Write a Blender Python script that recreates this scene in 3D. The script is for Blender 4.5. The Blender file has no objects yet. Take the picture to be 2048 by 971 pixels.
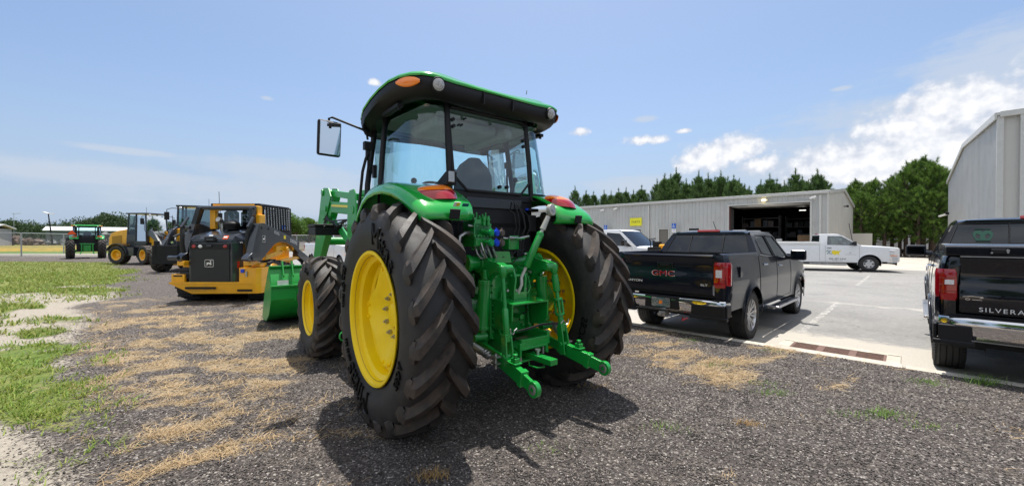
import bpy, bmesh, math, random
import numpy as np
from mathutils import Vector, Matrix, noise as mnoise
from mathutils.geometry import tessellate_polygon
R_ = math.radians
scene = bpy.context.scene
col = scene.collection
random.seed(7)
# ---------------------------------------------------------------- camera
cd = bpy.data.cameras.new("camera"); cam = bpy.data.objects.new("camera", cd); col.objects.link(cam)
cam.location = (0, 0, 1.45); cam.rotation_euler = (R_(90 - 0.53), 0, 0)
cd.sensor_width = 36; cd.lens = 36 * 810 / 2048; cd.clip_start = 0.05; cd.clip_end = 9000
scene.camera = cam
# ---------------------------------------------------------------- sky and sun
SUN = Vector((0.03, 0.285, 1.0)).normalized()
EL = math.asin(SUN.z); AZ = math.atan2(SUN.x, SUN.y)
world = bpy.data.worlds.new("World"); scene.world = world; world.use_nodes = True
wn = world.node_tree; wn.nodes.clear()
class NT:
    """tiny helper to wire shader nodes"""
    def __init__(s, tree): s.t = tree; s.n = tree.nodes; s.l = tree.links
    def new(s, typ, **kw):
        nd = s.n.new(typ)
        for k, v in kw.items():
            if k.startswith('_'): setattr(nd, k[1:], v)
        return nd
    def put(s, sock, val):
        if hasattr(val, 'is_output') or isinstance(val, bpy.types.NodeSocket): s.l.new(val, sock)
        else: sock.default_value = val
    def math(s, op, a, b=None, c=None, clamp=False):
        nd = s.n.new('ShaderNodeMath'); nd.operation = op; nd.use_clamp = clamp
        s.put(nd.inputs[0], a)
        if b is not None: s.put(nd.inputs[1], b)
        if c is not None: s.put(nd.inputs[2], c)
        return nd.outputs[0]
    def mapr(s, v, a, b, c=0.0, d=1.0, smooth=False):
        nd = s.n.new('ShaderNodeMapRange'); nd.clamp = True
        if smooth: nd.interpolation_type = 'SMOOTHSTEP'
        s.put(nd.inputs[0], v)
        for i, x in enumerate((a, b, c, d)): s.put(nd.inputs[i + 1], x)
        return nd.outputs[0]
    def noise(s, vec, scale, detail=2.0, rough=0.5, out='Fac', dist=0.0):
        nd = s.n.new('ShaderNodeTexNoise'); s.put(nd.inputs['Scale'], scale); s.put(nd.inputs['Detail'], detail)
        s.put(nd.inputs['Roughness'], rough); s.put(nd.inputs['Distortion'], dist)
        if vec is not None: s.put(nd.inputs['Vector'], vec)
        return nd.outputs[out]
    def mix(s, f, a, b, mode='MIX'):
        nd = s.n.new('ShaderNodeMix'); nd.data_type = 'RGBA'; nd.blend_type = mode
        s.put(nd.inputs[0], f); s.put(nd.inputs[6], a); s.put(nd.inputs[7], b)
        return nd.outputs[2]
W = NT(wn)
sky = W.new('ShaderNodeTexSky'); sky.sky_type = 'NISHITA'; sky.sun_disc = False
sky.sun_elevation = EL; sky.sun_rotation = AZ; sky.air_density = 1.0; sky.dust_density = 1.0; sky.ozone_density = 1.5; sky.altitude = 10
tc = W.new('ShaderNodeTexCoord'); dirv = tc.outputs['Generated']
sep = W.new('ShaderNodeSeparateXYZ'); W.put(sep.inputs[0], dirv)
az = W.math('MULTIPLY', W.math('ARCTAN2', sep.outputs[0], sep.outputs[1]), 57.2958)
el = W.math('MULTIPLY', W.math('ARCSINE', sep.outputs[2]), 57.2958)
cb = W.new('ShaderNodeCombineXYZ'); W.put(cb.inputs[0], az); W.put(cb.inputs[1], el)
n_big = W.noise(cb.outputs[0], 0.22, 6.0, 0.62)
n_fine = W.noise(cb.outputs[0], 0.75, 5.0, 0.52)
mp = W.new('ShaderNodeMapping'); W.put(mp.inputs[0], cb.outputs[0]); mp.inputs['Scale'].default_value = (0.06, 0.35, 1)
n_str = W.noise(mp.outputs[0], 1.6, 6.0, 0.6)
def blob(c, r):
    """soft ellipse of cloud around (azimuth, elevation) in degrees"""
    a = W.math('DIVIDE', W.math('SUBTRACT', az, c[0]), r[0]); b = W.math('DIVIDE', W.math('SUBTRACT', el, c[1]), r[1])
    return W.math('SUBTRACT', 1.0, W.math('SQRT', W.math('ADD', W.math('MULTIPLY', a, a), W.math('MULTIPLY', b, b))))
def union(bl):
    u = blob(*bl[0])
    for b in bl[1:]: u = W.math('MAXIMUM', u, blob(*b))
    return u
def pxdir(x, y):
    v = Vector(((x - 1024) / 810, 1.0, -(y - 478) / 810)).normalized()
    return (math.degrees(math.atan2(v.x, v.y)), math.degrees(math.asin(v.z)))
def B(x, y, rx, ry): return (pxdir(x, y), (rx, ry))
cum = union([B(1425, 312, 4.2, 2.6), B(1470, 300, 3.6, 2.3), B(1385, 325, 3.2, 1.5), B(1520, 330, 3.0, 1.4), B(1290, 281, 3.2, 0.75), B(1368, 262, 1.3, .4), B(1162, 264, 1.7, .8), B(752, 166, 1.1, .55),
             B(1860, 222, 5.2, 3.0), B(1790, 254, 4.6, 1.7), B(1940, 215, 5.0, 3.2), B(2040, 240, 6, 4.0), B(1740, 325, 11, 3.4), B(1960, 300, 10, 4.0), B(1850, 270, 6, 2.6), B(2150, 200, 6, 5)])
thin = union([B(1850, 290, 16, 8), B(2010, 118, 7.0, 4.0), B(1930, 150, 6.0, 3.0), B(1700, 325, 18, 5.5), B(2000, 250, 9, 7), B(560, 345, 13, 2.0), B(230, 350, 20, 1.6), B(260, 302, 5.5, .5), B(600, 390, 25, 3.2), B(1290, 370, 10, 2.0), B(1680, 178, 1.3, .35), B(534, 197, .9, .35), B(1290, 238, 1.8, .5)])
w1 = W.math('ADD', cum, W.math('MULTIPLY', W.math('SUBTRACT', n_big, 0.5), 1.1)); w1 = W.math('ADD', w1, W.math('MULTIPLY', W.math('SUBTRACT', n_fine, 0.5), 1.05))
a_c = W.mapr(w1, -0.04, 0.56, 0, 1, True)
w2 = W.math('ADD', thin, W.math('MULTIPLY', W.math('SUBTRACT', n_str, 0.5), 1.6)); w2 = W.math('ADD', w2, W.math('MULTIPLY', W.math('SUBTRACT', n_fine, 0.5), .5))
a_t = W.mapr(w2, -0.05, 0.75, 0, 0.75, True)
lump = W.mapr(W.math('ADD', W.math('MULTIPLY', n_fine, .6), W.math('MULTIPLY', w1, 0.35)), 0.34, 0.74, 0, 1)
ccol = W.mix(lump, (4.9, 5.2, 5.9, 1), (8.0, 8.0, 8.0, 1))
dp = W.new('ShaderNodeVectorMath'); dp.operation = 'DOT_PRODUCT'; W.put(dp.inputs[0], dirv); dp.inputs[1].default_value = SUN
glow = W.mix(W.mapr(dp.outputs['Value'], .15, .72), (.80, .80, .88, 1), (1.30, 1.17, 1.08, 1)); hz0 = W.mix(W.mapr(el, -2, 20, .95, 0, True), W.mix(1.0, W.mix(1.0, sky.outputs[0], (1.04, 1.10, 1.13, 1), 'MULTIPLY'), glow, 'MULTIPLY'), (3.15, 3.95, 5.2, 1)); base = W.mix(a_t, hz0, (4.25, 4.8, 5.65, 1))
front = W.mix(a_c, base, ccol); rear = W.mapr(W.math('ADD', W.math('ABSOLUTE', az), W.math('MULTIPLY', n_big, 30)), 95, 125, 0, 1, True)
rear = W.math('MULTIPLY', rear, W.mapr(el, 8, 24, 0, 1)); rear = W.math('MULTIPLY', rear, W.mapr(n_str, .35, .6, .55, 1)); skyc = W.mix(rear, front, (7.0, 7.2, 7.6, 1))  # bright clouds added behind the camera, unseen, as fill light
bg = W.new('ShaderNodeBackground'); W.put(bg.inputs[0], skyc); bg.inputs[1].default_value = 0.10
wo = W.new('ShaderNodeOutputWorld'); W.l.new(bg.outputs[0], wo.inputs[0])
sd = bpy.data.lights.new("sun", 'SUN'); sd.energy = 4.5; sd.angle = R_(0.53); sd.color = (1.0, 0.955, 0.89)
so = bpy.data.objects.new("sun", sd); col.objects.link(so); so.location = (0, 0, 30)
so.rotation_euler = (-SUN).to_track_quat('-Z', 'Y').to_euler()
scene.view_settings.view_transform = 'Standard'; scene.view_settings.look = 'None'
scene.view_settings.exposure = 0.5; scene.view_settings.gamma = 1; scene.view_settings.use_curve_mapping = False
# ---------------------------------------------------------------- mesh helper
class MB:
    def __init__(s): s.v = []; s.f = []
    def add(s, vs, fs):
        o = len(s.v); s.v += [tuple(p) for p in vs]; s.f += [tuple(i + o for i in f) for f in fs]; return s
    def box(s, c, d, rot=None):
        c = Vector(c); vs = []
        for z in (-.5, .5):
            for x, y in ((-.5, -.5), (.5, -.5), (.5, .5), (-.5, .5)):
                p = Vector((x * d[0], y * d[1], z * d[2]))
                if rot is not None: p = rot @ p
                vs.append(c + p)
        return s.add(vs, [(3, 2, 1, 0), (4, 5, 6, 7), (0, 1, 5, 4), (1, 2, 6, 5), (2, 3, 7, 6), (3, 0, 4, 7)])
    def bar(s, p0, p1, w, h, up=(0, 0, 1)):
        """rectangular bar from p0 to p1"""
        p0, p1 = Vector(p0), Vector(p1); d = (p1 - p0); L = d.length; d.normalize()
        x = d.cross(Vector(up)); x = x.normalized() if x.length > 1e-4 else Vector((1, 0, 0)); z = x.cross(d)
        return s.box((p0 + p1) / 2, (w, L, h), Matrix((x, d, z)).transposed())
    def cyl(s, p0, p1, r0, r1=None, n=16, caps=True):
        return s.tube([p0, p1], [r0, r0 if r1 is None else r1], n, caps)
    def tube(s, pts, r, n=8, caps=True):
        pts = [Vector(p) for p in pts]; m = len(pts)
        rs = r if isinstance(r, (list, tuple)) else [r] * m
        t = [(pts[min(i + 1, m - 1)] - pts[max(i - 1, 0)]).normalized() for i in range(m)]
        u = t[0].orthogonal().normalized(); vs = []
        for i in range(m):
            u = (u - t[i] * u.dot(t[i])); u = u.normalized() if u.length > 1e-5 else t[i].orthogonal().normalized()
            w = t[i].cross(u)
            for k in range(n):
                a = 2 * math.pi * k / n; vs.append(pts[i] + (u * math.cos(a) + w * math.sin(a)) * rs[i])
        fs = [(i * n + k, i * n + (k + 1) % n, (i + 1) * n + (k + 1) % n, (i + 1) * n + k) for i in range(m - 1) for k in range(n)]
        if caps: fs += [tuple(range(n))[::-1], tuple((m - 1) * n + k for k in range(n))]
        return s.add(vs, fs)
    def lathe(s, prof, c=(0, 0, 0), n=48, axis='X', closed=False, a0=0, a1=2 * math.pi):
        """prof = [(along axis, radius)]"""
        vs = []; full = abs(a1 - a0) > 6.28; cnt = n if full else n + 1
        for (h, r) in prof:
            for k in range(cnt):
                a = a0 + (a1 - a0) * k / n; ca, sa = math.cos(a) * r, math.sin(a) * r
                p = (h, ca, sa) if axis == 'X' else ((ca, h, sa) if axis == 'Y' else (ca, sa, h))
                vs.append((c[0] + p[0], c[1] + p[1], c[2] + p[2]))
        m = len(prof); fs = []
        for i in range(m - 1 + (1 if closed else 0)):
            j = (i + 1) % m
            for k in range(n if full else cnt - 1):
                q = (k + 1) % cnt; fs.append((i * cnt + k, i * cnt + q, j * cnt + q, j * cnt + k))
        return s.add(vs, fs)
    def disc(s, c, r, n=24, axis='X'):
        vs = []
        for k in range(n):
            a = 2 * math.pi * k / n; ca, sa = math.cos(a) * r, math.sin(a) * r
            p = (0, ca, sa) if axis == 'X' else ((ca, 0, sa) if axis == 'Y' else (ca, sa, 0))
            vs.append((c[0] + p[0], c[1] + p[1], c[2] + p[2]))
        return s.add(vs, [tuple(range(n))])
    def prism(s, poly, a0, a1, axis='X'):
        """poly in the two other axes, extruded from a0 to a1"""
        n = len(poly)
        def P(a, p): return (a, p[0], p[1]) if axis == 'X' else ((p[0], a, p[1]) if axis == 'Y' else (p[0], p[1], a))
        vs = [P(a0, p) for p in poly] + [P(a1, p) for p in poly]
        fs = [(i, (i + 1) % n, n + (i + 1) % n, n + i) for i in range(n)]
        s.add(vs, fs); o = len(s.v) - 2 * n
        tri = tessellate_polygon([[Vector((p[0], p[1], 0)) for p in poly]])
        s.f += [tuple(o + i for i in t) for t in tri] + [tuple(o + n + i for i in t) for t in tri]
        return s
    def sheet(s, loops, fn):
        """flat shape with holes (first loop is the outline); fn maps 2-D points to 3-D"""
        tri = tessellate_polygon([[Vector((p[0], p[1], 0)) for p in lp] for lp in loops])
        return s.add([fn(*p) for lp in loops for p in lp], tri)
    def grid(s, rows, wrap=False):
        m = len(rows); n = len(rows[0]); k = n if wrap else n - 1
        return s.add([p for r in rows for p in r], [(i * n + j, i * n + (j + 1) % n, (i + 1) * n + (j + 1) % n, (i + 1) * n + j) for i in range(m - 1) for j in range(k)])
    def ball(s, c, r, n=12, sc=(1, 1, 1)):
        rows = []
        for i in range(n // 2 + 1):
            ph = math.pi * i / (n // 2); rows.append([(c[0] + r * sc[0] * math.sin(ph) * math.cos(2 * math.pi * j / n), c[1] + r * sc[1] * math.sin(ph) * math.sin(2 * math.pi * j / n), c[2] + r * sc[2] * math.cos(ph)) for j in range(n)])
        return s.grid(rows, True)
    def xf(s, M): s.v = [tuple(M @ Vector(p)) for p in s.v]; return s
    def join(s, o): return s.add(o.v, o.f)
    def mirror(s):
        return s.join_m()
    def join_m(s):
        o = len(s.v); s.v += [(-x, y, z) for x, y, z in s.v]; s.f += [tuple(i + o for i in reversed(f)) for f in s.f]; return s
    def pieces(s):
        """groups of faces whose islands do not touch one another"""
        key = {}; rep = [key.setdefault((round(p[0], 4), round(p[1], 4), round(p[2], 4)), i) for i, p in enumerate(s.v)]; par = list(range(len(s.v)))
        def find(a):
            while par[a] != a: par[a] = par[par[a]]; a = par[a]
            return a
        for f in s.f:
            r = find(rep[f[0]])
            for i in f[1:]: par[find(rep[i])] = r
        isl = {}
        for k, f in enumerate(s.f): isl.setdefault(find(rep[f[0]]), []).append(k)
        if len(isl) < 2 or len(isl) > 60: return None
        bb = []
        for fs in isl.values():
            q = [s.v[i] for k in fs for i in s.f[k]]; bb.append([[min(p[a] for p in q) - .004 for a in range(3)], [max(p[a] for p in q) + .004 for a in range(3)], fs])
        go = True
        while go:
            go = False
            for i in range(len(bb)):
                for j in range(i + 1, len(bb)):
                    if all(bb[i][0][a] <= bb[j][1][a] and bb[j][0][a] <= bb[i][1][a] for a in range(3)):
                        bb[i] = [[min(bb[i][0][a], bb[j][0][a]) for a in range(3)], [max(bb[i][1][a], bb[j][1][a]) for a in range(3)], bb[i][2] + bb[j][2]]; del bb[j]; go = True; break
                if go: break
        return [b[2] for b in bb] if 2 <= len(bb) <= 12 else None
    def build(s, name, mat, parent=None, **kw):
        if parent is not None and len(s.v) < 20000 and not any(w in name for w in ('letter', 'badge', 'number', 'emblem', 'decal', 'tread', 'bolt', 'symbol', 'band', 'address', 'small_crest', 'scrap', 'engine_hood')):
            ps = s.pieces()
            if ps:
                nm = name[:-1] if name.endswith('s') and not name.endswith(('glass', 'transmiss')) else name; out = []
                for fs in ps:
                    used = sorted({i for k in fs for i in s.f[k]}); mp = {v: i for i, v in enumerate(used)}; m = MB(); m.add([s.v[i] for i in used], [tuple(mp[i] for i in s.f[k]) for k in fs]); out.append(m.build1(nm, mat, parent, **kw))
                return max(out, key=lambda o: len(o.data.vertices))
        return s.build1(name, mat, parent, **kw)
    def build1(s, name, mat, parent=None, smooth=35, bevel=0, solid=0, merge=1e-5, seg=2, recalc=True):
        me = bpy.data.meshes.new(name); bm = bmesh.new(); vs = [bm.verts.new(p) for p in s.v]
        for f in s.f:
            try: bm.faces.new([vs[i] for i in f])
            except ValueError: pass
        bmesh.ops.remove_doubles(bm, verts=bm.verts, dist=merge)
        if recalc: bmesh.ops.recalc_face_normals(bm, faces=bm.faces)
        bm.to_mesh(me); bm.free()
        if smooth:
            me.polygons.foreach_set('use_smooth', [True] * len(me.polygons)); me.set_sharp_from_angle(angle=R_(smooth))
        me.materials.append(mat)
        o = bpy.data.objects.new(name, me); col.objects.link(o); o.parent = parent
        if solid:
            md = o.modifiers.new('solid', 'SOLIDIFY'); md.thickness = solid; md.offset = 0
        if bevel:
            md = o.modifiers.new('bevel', 'BEVEL'); md.width = bevel; md.segments = seg; md.limit_method = 'ANGLE'; md.angle_limit = R_(40); md.harden_normals = True
        return o
def np_mesh(name, verts, faces, mat, parent=None, smooth=False, colors=None):
    me = bpy.data.meshes.new(name); verts = np.asarray(verts, np.float32); faces = np.asarray(faces, np.int32); k = faces.shape[1]
    me.vertices.add(len(verts)); me.vertices.foreach_set('co', verts.ravel())
    me.loops.add(faces.size); me.loops.foreach_set('vertex_index', faces.ravel())
    me.polygons.add(len(faces)); me.polygons.foreach_set('loop_start', np.arange(0, faces.size, k, dtype=np.int32))
    if smooth: me.polygons.foreach_set('use_smooth', np.ones(len(faces), bool))
    me.update(calc_edges=True)
    if colors is not None:
        ca = me.color_attributes.new('Tint', 'FLOAT_COLOR', 'POINT'); ca.data.foreach_set('color', np.asarray(colors, np.float32).ravel())
    me.materials.append(mat); o = bpy.data.objects.new(name, me); col.objects.link(o); o.parent = parent
    return o
def tag(o, label=None, cat=None, group=None, kind=None):
    if label: o['label'] = label
    if cat: o['category'] = cat
    if group: o['group'] = group
    if kind: o['kind'] = kind
    return o
def thing(name, label, cat, loc=(0, 0, 0), rz=0, group=None):
    o = bpy.data.objects.new(name, None); col.objects.link(o); o.empty_display_size = .2
    o.location = loc; o.rotation_euler = (0, 0, R_(rz)); return tag(o, label, cat, group)
def copy_tree(o, parent=None, kids=None):
    c = o.copy(); col.objects.link(c); c.parent = parent
    for ch in [x for x in list(bpy.data.objects) if x.parent == o]: copy_tree(ch, c)
    return c
def text_pts(s, size, extrude=0.0, space=1.0, shear=0):
    """glyph mesh centred on the origin in the XY plane"""
    cu = bpy.data.curves.new('lettering', 'FONT'); cu.body = s; cu.size = size; cu.extrude = extrude; cu.align_x = 'CENTER'; cu.align_y = 'CENTER'
    cu.space_character = space; cu.shear = shear; cu.resolution_u = 4
    ob = bpy.data.objects.new('lettering', cu); col.objects.link(ob)
    me = bpy.data.meshes.new_from_object(ob); vs = [tuple(v.co) for v in me.vertices]; fs = [tuple(p.vertices) for p in me.polygons]
    bpy.data.objects.remove(ob); bpy.data.curves.remove(cu); bpy.data.meshes.remove(me)
    return vs, fs
def text(name, s, size, fn, mat, parent, extrude=0.0, **k):
    vs, fs = text_pts(s, size, extrude, **k); m = MB(); m.add([fn(*p) for p in vs], fs)
    return m.build(name, mat, parent, smooth=0, recalc=extrude > 0, merge=1e-7)
# ---------------------------------------------------------------- materials
def mat(name, c, rough=.5, metal=0.0, coat=0.0, var=0.0, vscale=6.0, bump=0.0, bscale=40.0, dirt=None, dscale=3.0, spec=.5, emis=None, es=0, trans=0):
    m = bpy.data.materials.new(name); m.use_nodes = True; t = NT(m.node_tree); p = t.n['Principled BSDF']
    c = tuple(c) + (1,) if len(c) == 3 else c
    tcn = t.new('ShaderNodeTexCoord').outputs['Object']; out = c
    if var or dirt:
        nz = t.noise(tcn, vscale, 5.0, .6)
        lo = tuple(x * (1 - var) for x in c[:3]) + (1,); hi = tuple(min(1, x * (1 + var)) for x in c[:3]) + (1,)
        out = t.mix(t.mapr(nz, .3, .7), lo, hi)
        if dirt:
            d = t.noise(tcn, dscale, 6.0, .65); out = t.mix(t.mapr(d, dirt[1], dirt[2], 0, dirt[3]), out, tuple(dirt[0]) + (1,))
            t.put(p.inputs['Roughness'], t.mapr(d, dirt[1], dirt[2], rough, min(1, rough + .3)))
    t.put(p.inputs['Base Color'], out)
    if not dirt: p.inputs['Roughness'].default_value = rough
    p.inputs['Metallic'].default_value = metal; p.inputs['Coat Weight'].default_value = coat; p.inputs['Coat Roughness'].default_value = .04
    p.inputs['Specular IOR Level'].default_value = spec
    if emis: p.inputs['Emission Color'].default_value = tuple(emis) + (1,); p.inputs['Emission Strength'].default_value = es
    if bump:
        b = t.new('ShaderNodeBump'); b.inputs['Strength'].default_value = bump; b.inputs['Distance'].default_value = .01
        t.put(b.inputs['Height'], t.noise(tcn, bscale, 4.0, .6)); t.put(p.inputs['Normal'], b.outputs[0])
    return m
def glass(name, tint, gl=.12, dark=0.0, rough=0.0):
    """thin pane: tinted see-through plus a mirror-like reflection"""
    m = bpy.data.materials.new(name); m.use_nodes = True; t = NT(m.node_tree); t.n.clear()
    tr = t.new('ShaderNodeBsdfTransparent'); tr.inputs[0].default_value = tuple(tint) + (1,)
    g = t.new('ShaderNodeBsdfGlossy'); g.inputs['Roughness'].default_value = rough; g.inputs[0].default_value = (.9, .95, 1, 1)
    fr = t.new('ShaderNodeLayerWeight'); fr.inputs[0].default_value = .35
    mx = t.new('ShaderNodeMixShader'); t.put(mx.inputs[0], t.mapr(fr.outputs['Fresnel'], 0, 1, gl * .35, .75)); t.l.new(tr.outputs[0], mx.inputs[1]); t.l.new(g.outputs[0], mx.inputs[2])
    o = t.new('ShaderNodeOutputMaterial'); t.l.new(mx.outputs[0], o.inputs[0]); return m
M = {}
M['green'] = mat('green_paint', (.012, .37, .045), .2, coat=.7, var=.05, dirt=((.06, .30, .07), .6, .85, .2), dscale=5)
M['green_cast'] = mat('green_painted_casting', (.007, .27, .038), .26, coat=.6, var=.12, bump=.25, bscale=60)
M['yellow'] = mat('yellow_wheel_paint', (1.0, .69, .0), .42, coat=.12, var=.04, spec=.3, dirt=((.80, .56, .05), .55, .8, .35), dscale=4)
M['tyre'] = mat('tyre_rubber', (.021, .020, .020), .62, var=.25, vscale=9, bump=.2, bscale=120, dirt=((.10, .085, .068), .50, .78, .42), dscale=4.5)
M['lug'] = mat('tyre_lug_rubber', (.024, .0205, .0185), .55, var=.3, vscale=12, bump=.25, bscale=90, dirt=((.14, .098, .070), .40, .72, .5), dscale=6)
M['letter'] = mat('raised_tyre_letters', (.003, .003, .0035), .6, spec=.2)
M['truck_tyre'] = mat('road_tyre_rubber', (.022, .022, .023), .7, var=.2, bump=.3, bscale=150, dirt=((.08, .07, .06), .55, .8, .5))
M['black'] = mat('black_plastic', (.009, .009, .011), .55, var=.15, spec=.35, dirt=((.04, .037, .034), .6, .85, .2))
M['blackgloss'] = mat('black_gloss_plastic', (.010, .010, .012), .2, coat=.3)
M['rubber'] = mat('black_rubber_seal', (.012, .012, .013), .7)
M['steel'] = mat('galvanised_steel', (.45, .45, .44), .38, metal=.85, var=.2, vscale=20)
M['greysteel'] = mat('grey_painted_steel', (.48, .47, .43), .45, metal=.2, var=.1)
M['chrome'] = mat('chrome', (.75, .75, .76), .08, metal=1.0, dirt=((.4, .38, .34), .5, .9, .4))
M['green_loader'] = mat('green_loader_paint', (.010, .31, .045), .42, coat=.15, var=.06)
M['orange'] = mat('amber_lens', (.95, .24, .01), .12, coat=.8, emis=(.9, .2, .01), es=.02)
M['red'] = mat('red_lens', (.36, .004, .008), .1, coat=.9)
M['lens'] = mat('work_light_lens', (.42, .42, .42), .15, coat=.6, var=.5, vscale=70)
M['clear'] = mat('clear_lens', (.72, .72, .74), .08, coat=.8, var=.2, vscale=60)
M['white'] = mat('white_paint', (.78, .79, .80), .3, coat=.5, var=.03, dirt=((.62, .59, .53), .55, .9, .25), dscale=2)
M['blackpaint'] = mat('black_truck_paint', (.005, .006, .010), .2, coat=1.0, var=.1, spec=.15)
M['bluepaint'] = mat('dark_blue_grey_truck_paint', (.006, .009, .017), .28, metal=.0, coat=.5, var=.1, spec=.15)
M['mirror'] = mat('mirror_glass', (.85, .87, .9), .01, metal=1.0)
M['mirror_dark'] = mat('dark_reflection_glass', (.05, .06, .075), .03, metal=1.0)  # dark tone imitates a dark reflection in the glass
M['teal'] = glass('cab_glass', (.80, .965, .98), .10)
M['teal2'] = glass('curved_cab_glass', (.72, .95, .98), .14)
M['dark_glass'] = glass('tinted_window', (.07, .09, .10), .10)
M['carglass'] = glass('car_window', (.35, .45, .45), .3)
M['silver'] = mat('machined_alloy', (.55, .55, .56), .3, metal=.9, var=.1)
M['seat'] = mat('grey_seat_fabric', (.10, .11, .13), .85, var=.2, bump=.3, bscale=200)
M['headliner'] = mat('cab_headliner', (.34, .34, .30), .9, var=.12)
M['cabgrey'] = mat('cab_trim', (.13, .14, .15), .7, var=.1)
M['jdyellow'] = mat('construction_yellow', (.88, .42, .008), .3, coat=.5, var=.06, dirt=((.45, .27, .06), .5, .8, .45), dscale=4)
M['jdgrey'] = mat('charcoal_machine_paint', (.022, .028, .038), .28, coat=.5, var=.08, dirt=((.12, .11, .10), .55, .85, .3))
M['blue'] = mat('blue_cap', (.01, .06, .62), .3)
M['greencap'] = mat('green_cap', (.01, .32, .08), .3)
M['brown'] = mat('brown_cap', (.10, .075, .065), .5)
M['decalw'] = mat('white_decal', (.8, .8, .78), .4)
M['decaly'] = mat('yellow_decal', (.85, .68, .03), .4)
M['decalg'] = mat('teal_decal', (.0, .12, .13), .4)
M['redpaint'] = mat('red_enamel', (.45, .01, .015), .2, coat=.5)
M['slow'] = mat('orange_reflective', (.9, .10, .01), .5)
M['concrete'] = mat('kerb_concrete', (.47, .43, .36), .9, var=.18, vscale=4, bump=.3, bscale=60, dirt=((.25, .21, .16), .5, .8, .5), dscale=6)
M['rust'] = mat('rusty_cast_iron', (.15, .085, .065), .75, var=.35, vscale=25, bump=.3)
# ---------------------------------------------------------------- numpy noise
def vnoise(x, y, s=0):
    xi = np.floor(x).astype(np.int64); yi = np.floor(y).astype(np.int64); fx = x - xi; fy = y - yi
    fx = fx * fx * (3 - 2 * fx); fy = fy * fy * (3 - 2 * fy)
    def h(a, b):
        n = (a * 374761393 + b * 668265263 + s * 974634777) & 0x7fffffff; n = ((n ^ (n >> 13)) * 1274126177) & 0x7fffffff
        return ((n ^ (n >> 16)) & 0xffff) / 65535.0
    return (h(xi, yi) * (1 - fx) + h(xi + 1, yi) * fx) * (1 - fy) + (h(xi, yi + 1) * (1 - fx) + h(xi + 1, yi + 1) * fx) * fy
def fbm(x, y, s=0, o=5):
    a = .5; t = 0; n = 0
    for i in range(o): t = t + a * vnoise(x * 2 ** i, y * 2 ** i, s + i); n += a; a *= .55
    return t / n
def sstep(x, a, b): t = np.clip((x - a) / (b - a), 0, 1); return t * t * (3 - 2 * t)
# lot frame: u runs along the kerb, v away from the camera
UX, UY, NX, NY = .717, -.696, .696, .717
def uv2xy(u, v): return (UX * u + NX * v, UY * u + NY * v)
def masks(x, y):
    """green grass, bare sand and straw cover at ground points"""
    n1 = fbm(x * .55, y * .55, 3); n2 = fbm(x * 2.1, y * 2.1, 11); n3 = fbm(x * 1.3 + y * .7, y * 3.2 - x * 1.5, 23)
    # edge between the grass verge (left) and the gravel: piecewise in depth
    ye = np.array([-5, 1.5, 2.2, 3.0, 4.2, 6.0, 9.0, 13, 20, 25, 27]); xe = np.array([-2.6, -1.4, -2.05, -3.2, -4.4, -6.1, -8.8, -12.3, -19, -24.0, -40])
    ed = np.interp(y, ye, xe); d = (ed - x) + (n1 - .5) * 1.5 * np.clip(y / 5, .5, 2) + (n2 - .5) * .5
    left = sstep(d, -.5, 1.1) * (y > -30) * sstep(y, 26.5, 25.5)
    g = sstep(n1 * .6 + n2 * .4 + sstep(d, .2, 3.0) * .22, .47, .60)
    near = sstep(y, 2.2, 3.2); g = g * np.maximum(near, .12)
    # two bare sand bands
    b1 = sstep(np.abs(y - 9.8 - (n1 - .5) * 2.2) , .8, .3); b2 = sstep(np.abs(y - 6.9 - (n2 - .5) * 1.2), .75, .3)
    g = g * (1 - .75 * b1) * (1 - .55 * b2)
    g = np.maximum(g, sstep(y, 12, 13.5)); grass = left * g
    sand = left * (1 - g * .9)
    sl = sstep(n3 * .6 + n2 * .4, .42, .60)
    band = sstep(x, -.1, -1.0) * sstep(d, 1.2, -.2) * sstep(y, 12.5, 7.5)
    v = x * NX + y * NY; u = x * UX + y * UY
    band2 = 1.25 * sstep(v, 3.7, 5.2) * sstep(v, 6.5, 6.2) * (1 - sstep(u, -1.2, .2)) * sstep(u, -7, -4) * 1.0
    band3 = sstep(v, 4.2, 5.2) * sstep(u, .4, 1.4)* .75
    under = 1 - .8 * sstep(np.hypot(x + .6, y - 4.0), 2.0, 1.3)
    st = fbm(x * 3.1 + y * 1.2, y * 8.0 - x * 3.6, 41, 5); sl = sl * (.22 + .78 * sstep(st * .8 + n2 * .2, .40, .60))
    straw = np.clip(sl * (band * 1.0 + band2 * .85 + band3 * .7) + .12 * sstep(n3, .6, .7), 0, .9) * under * (1 - .8 * left)
    return grass, sand, straw
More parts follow.
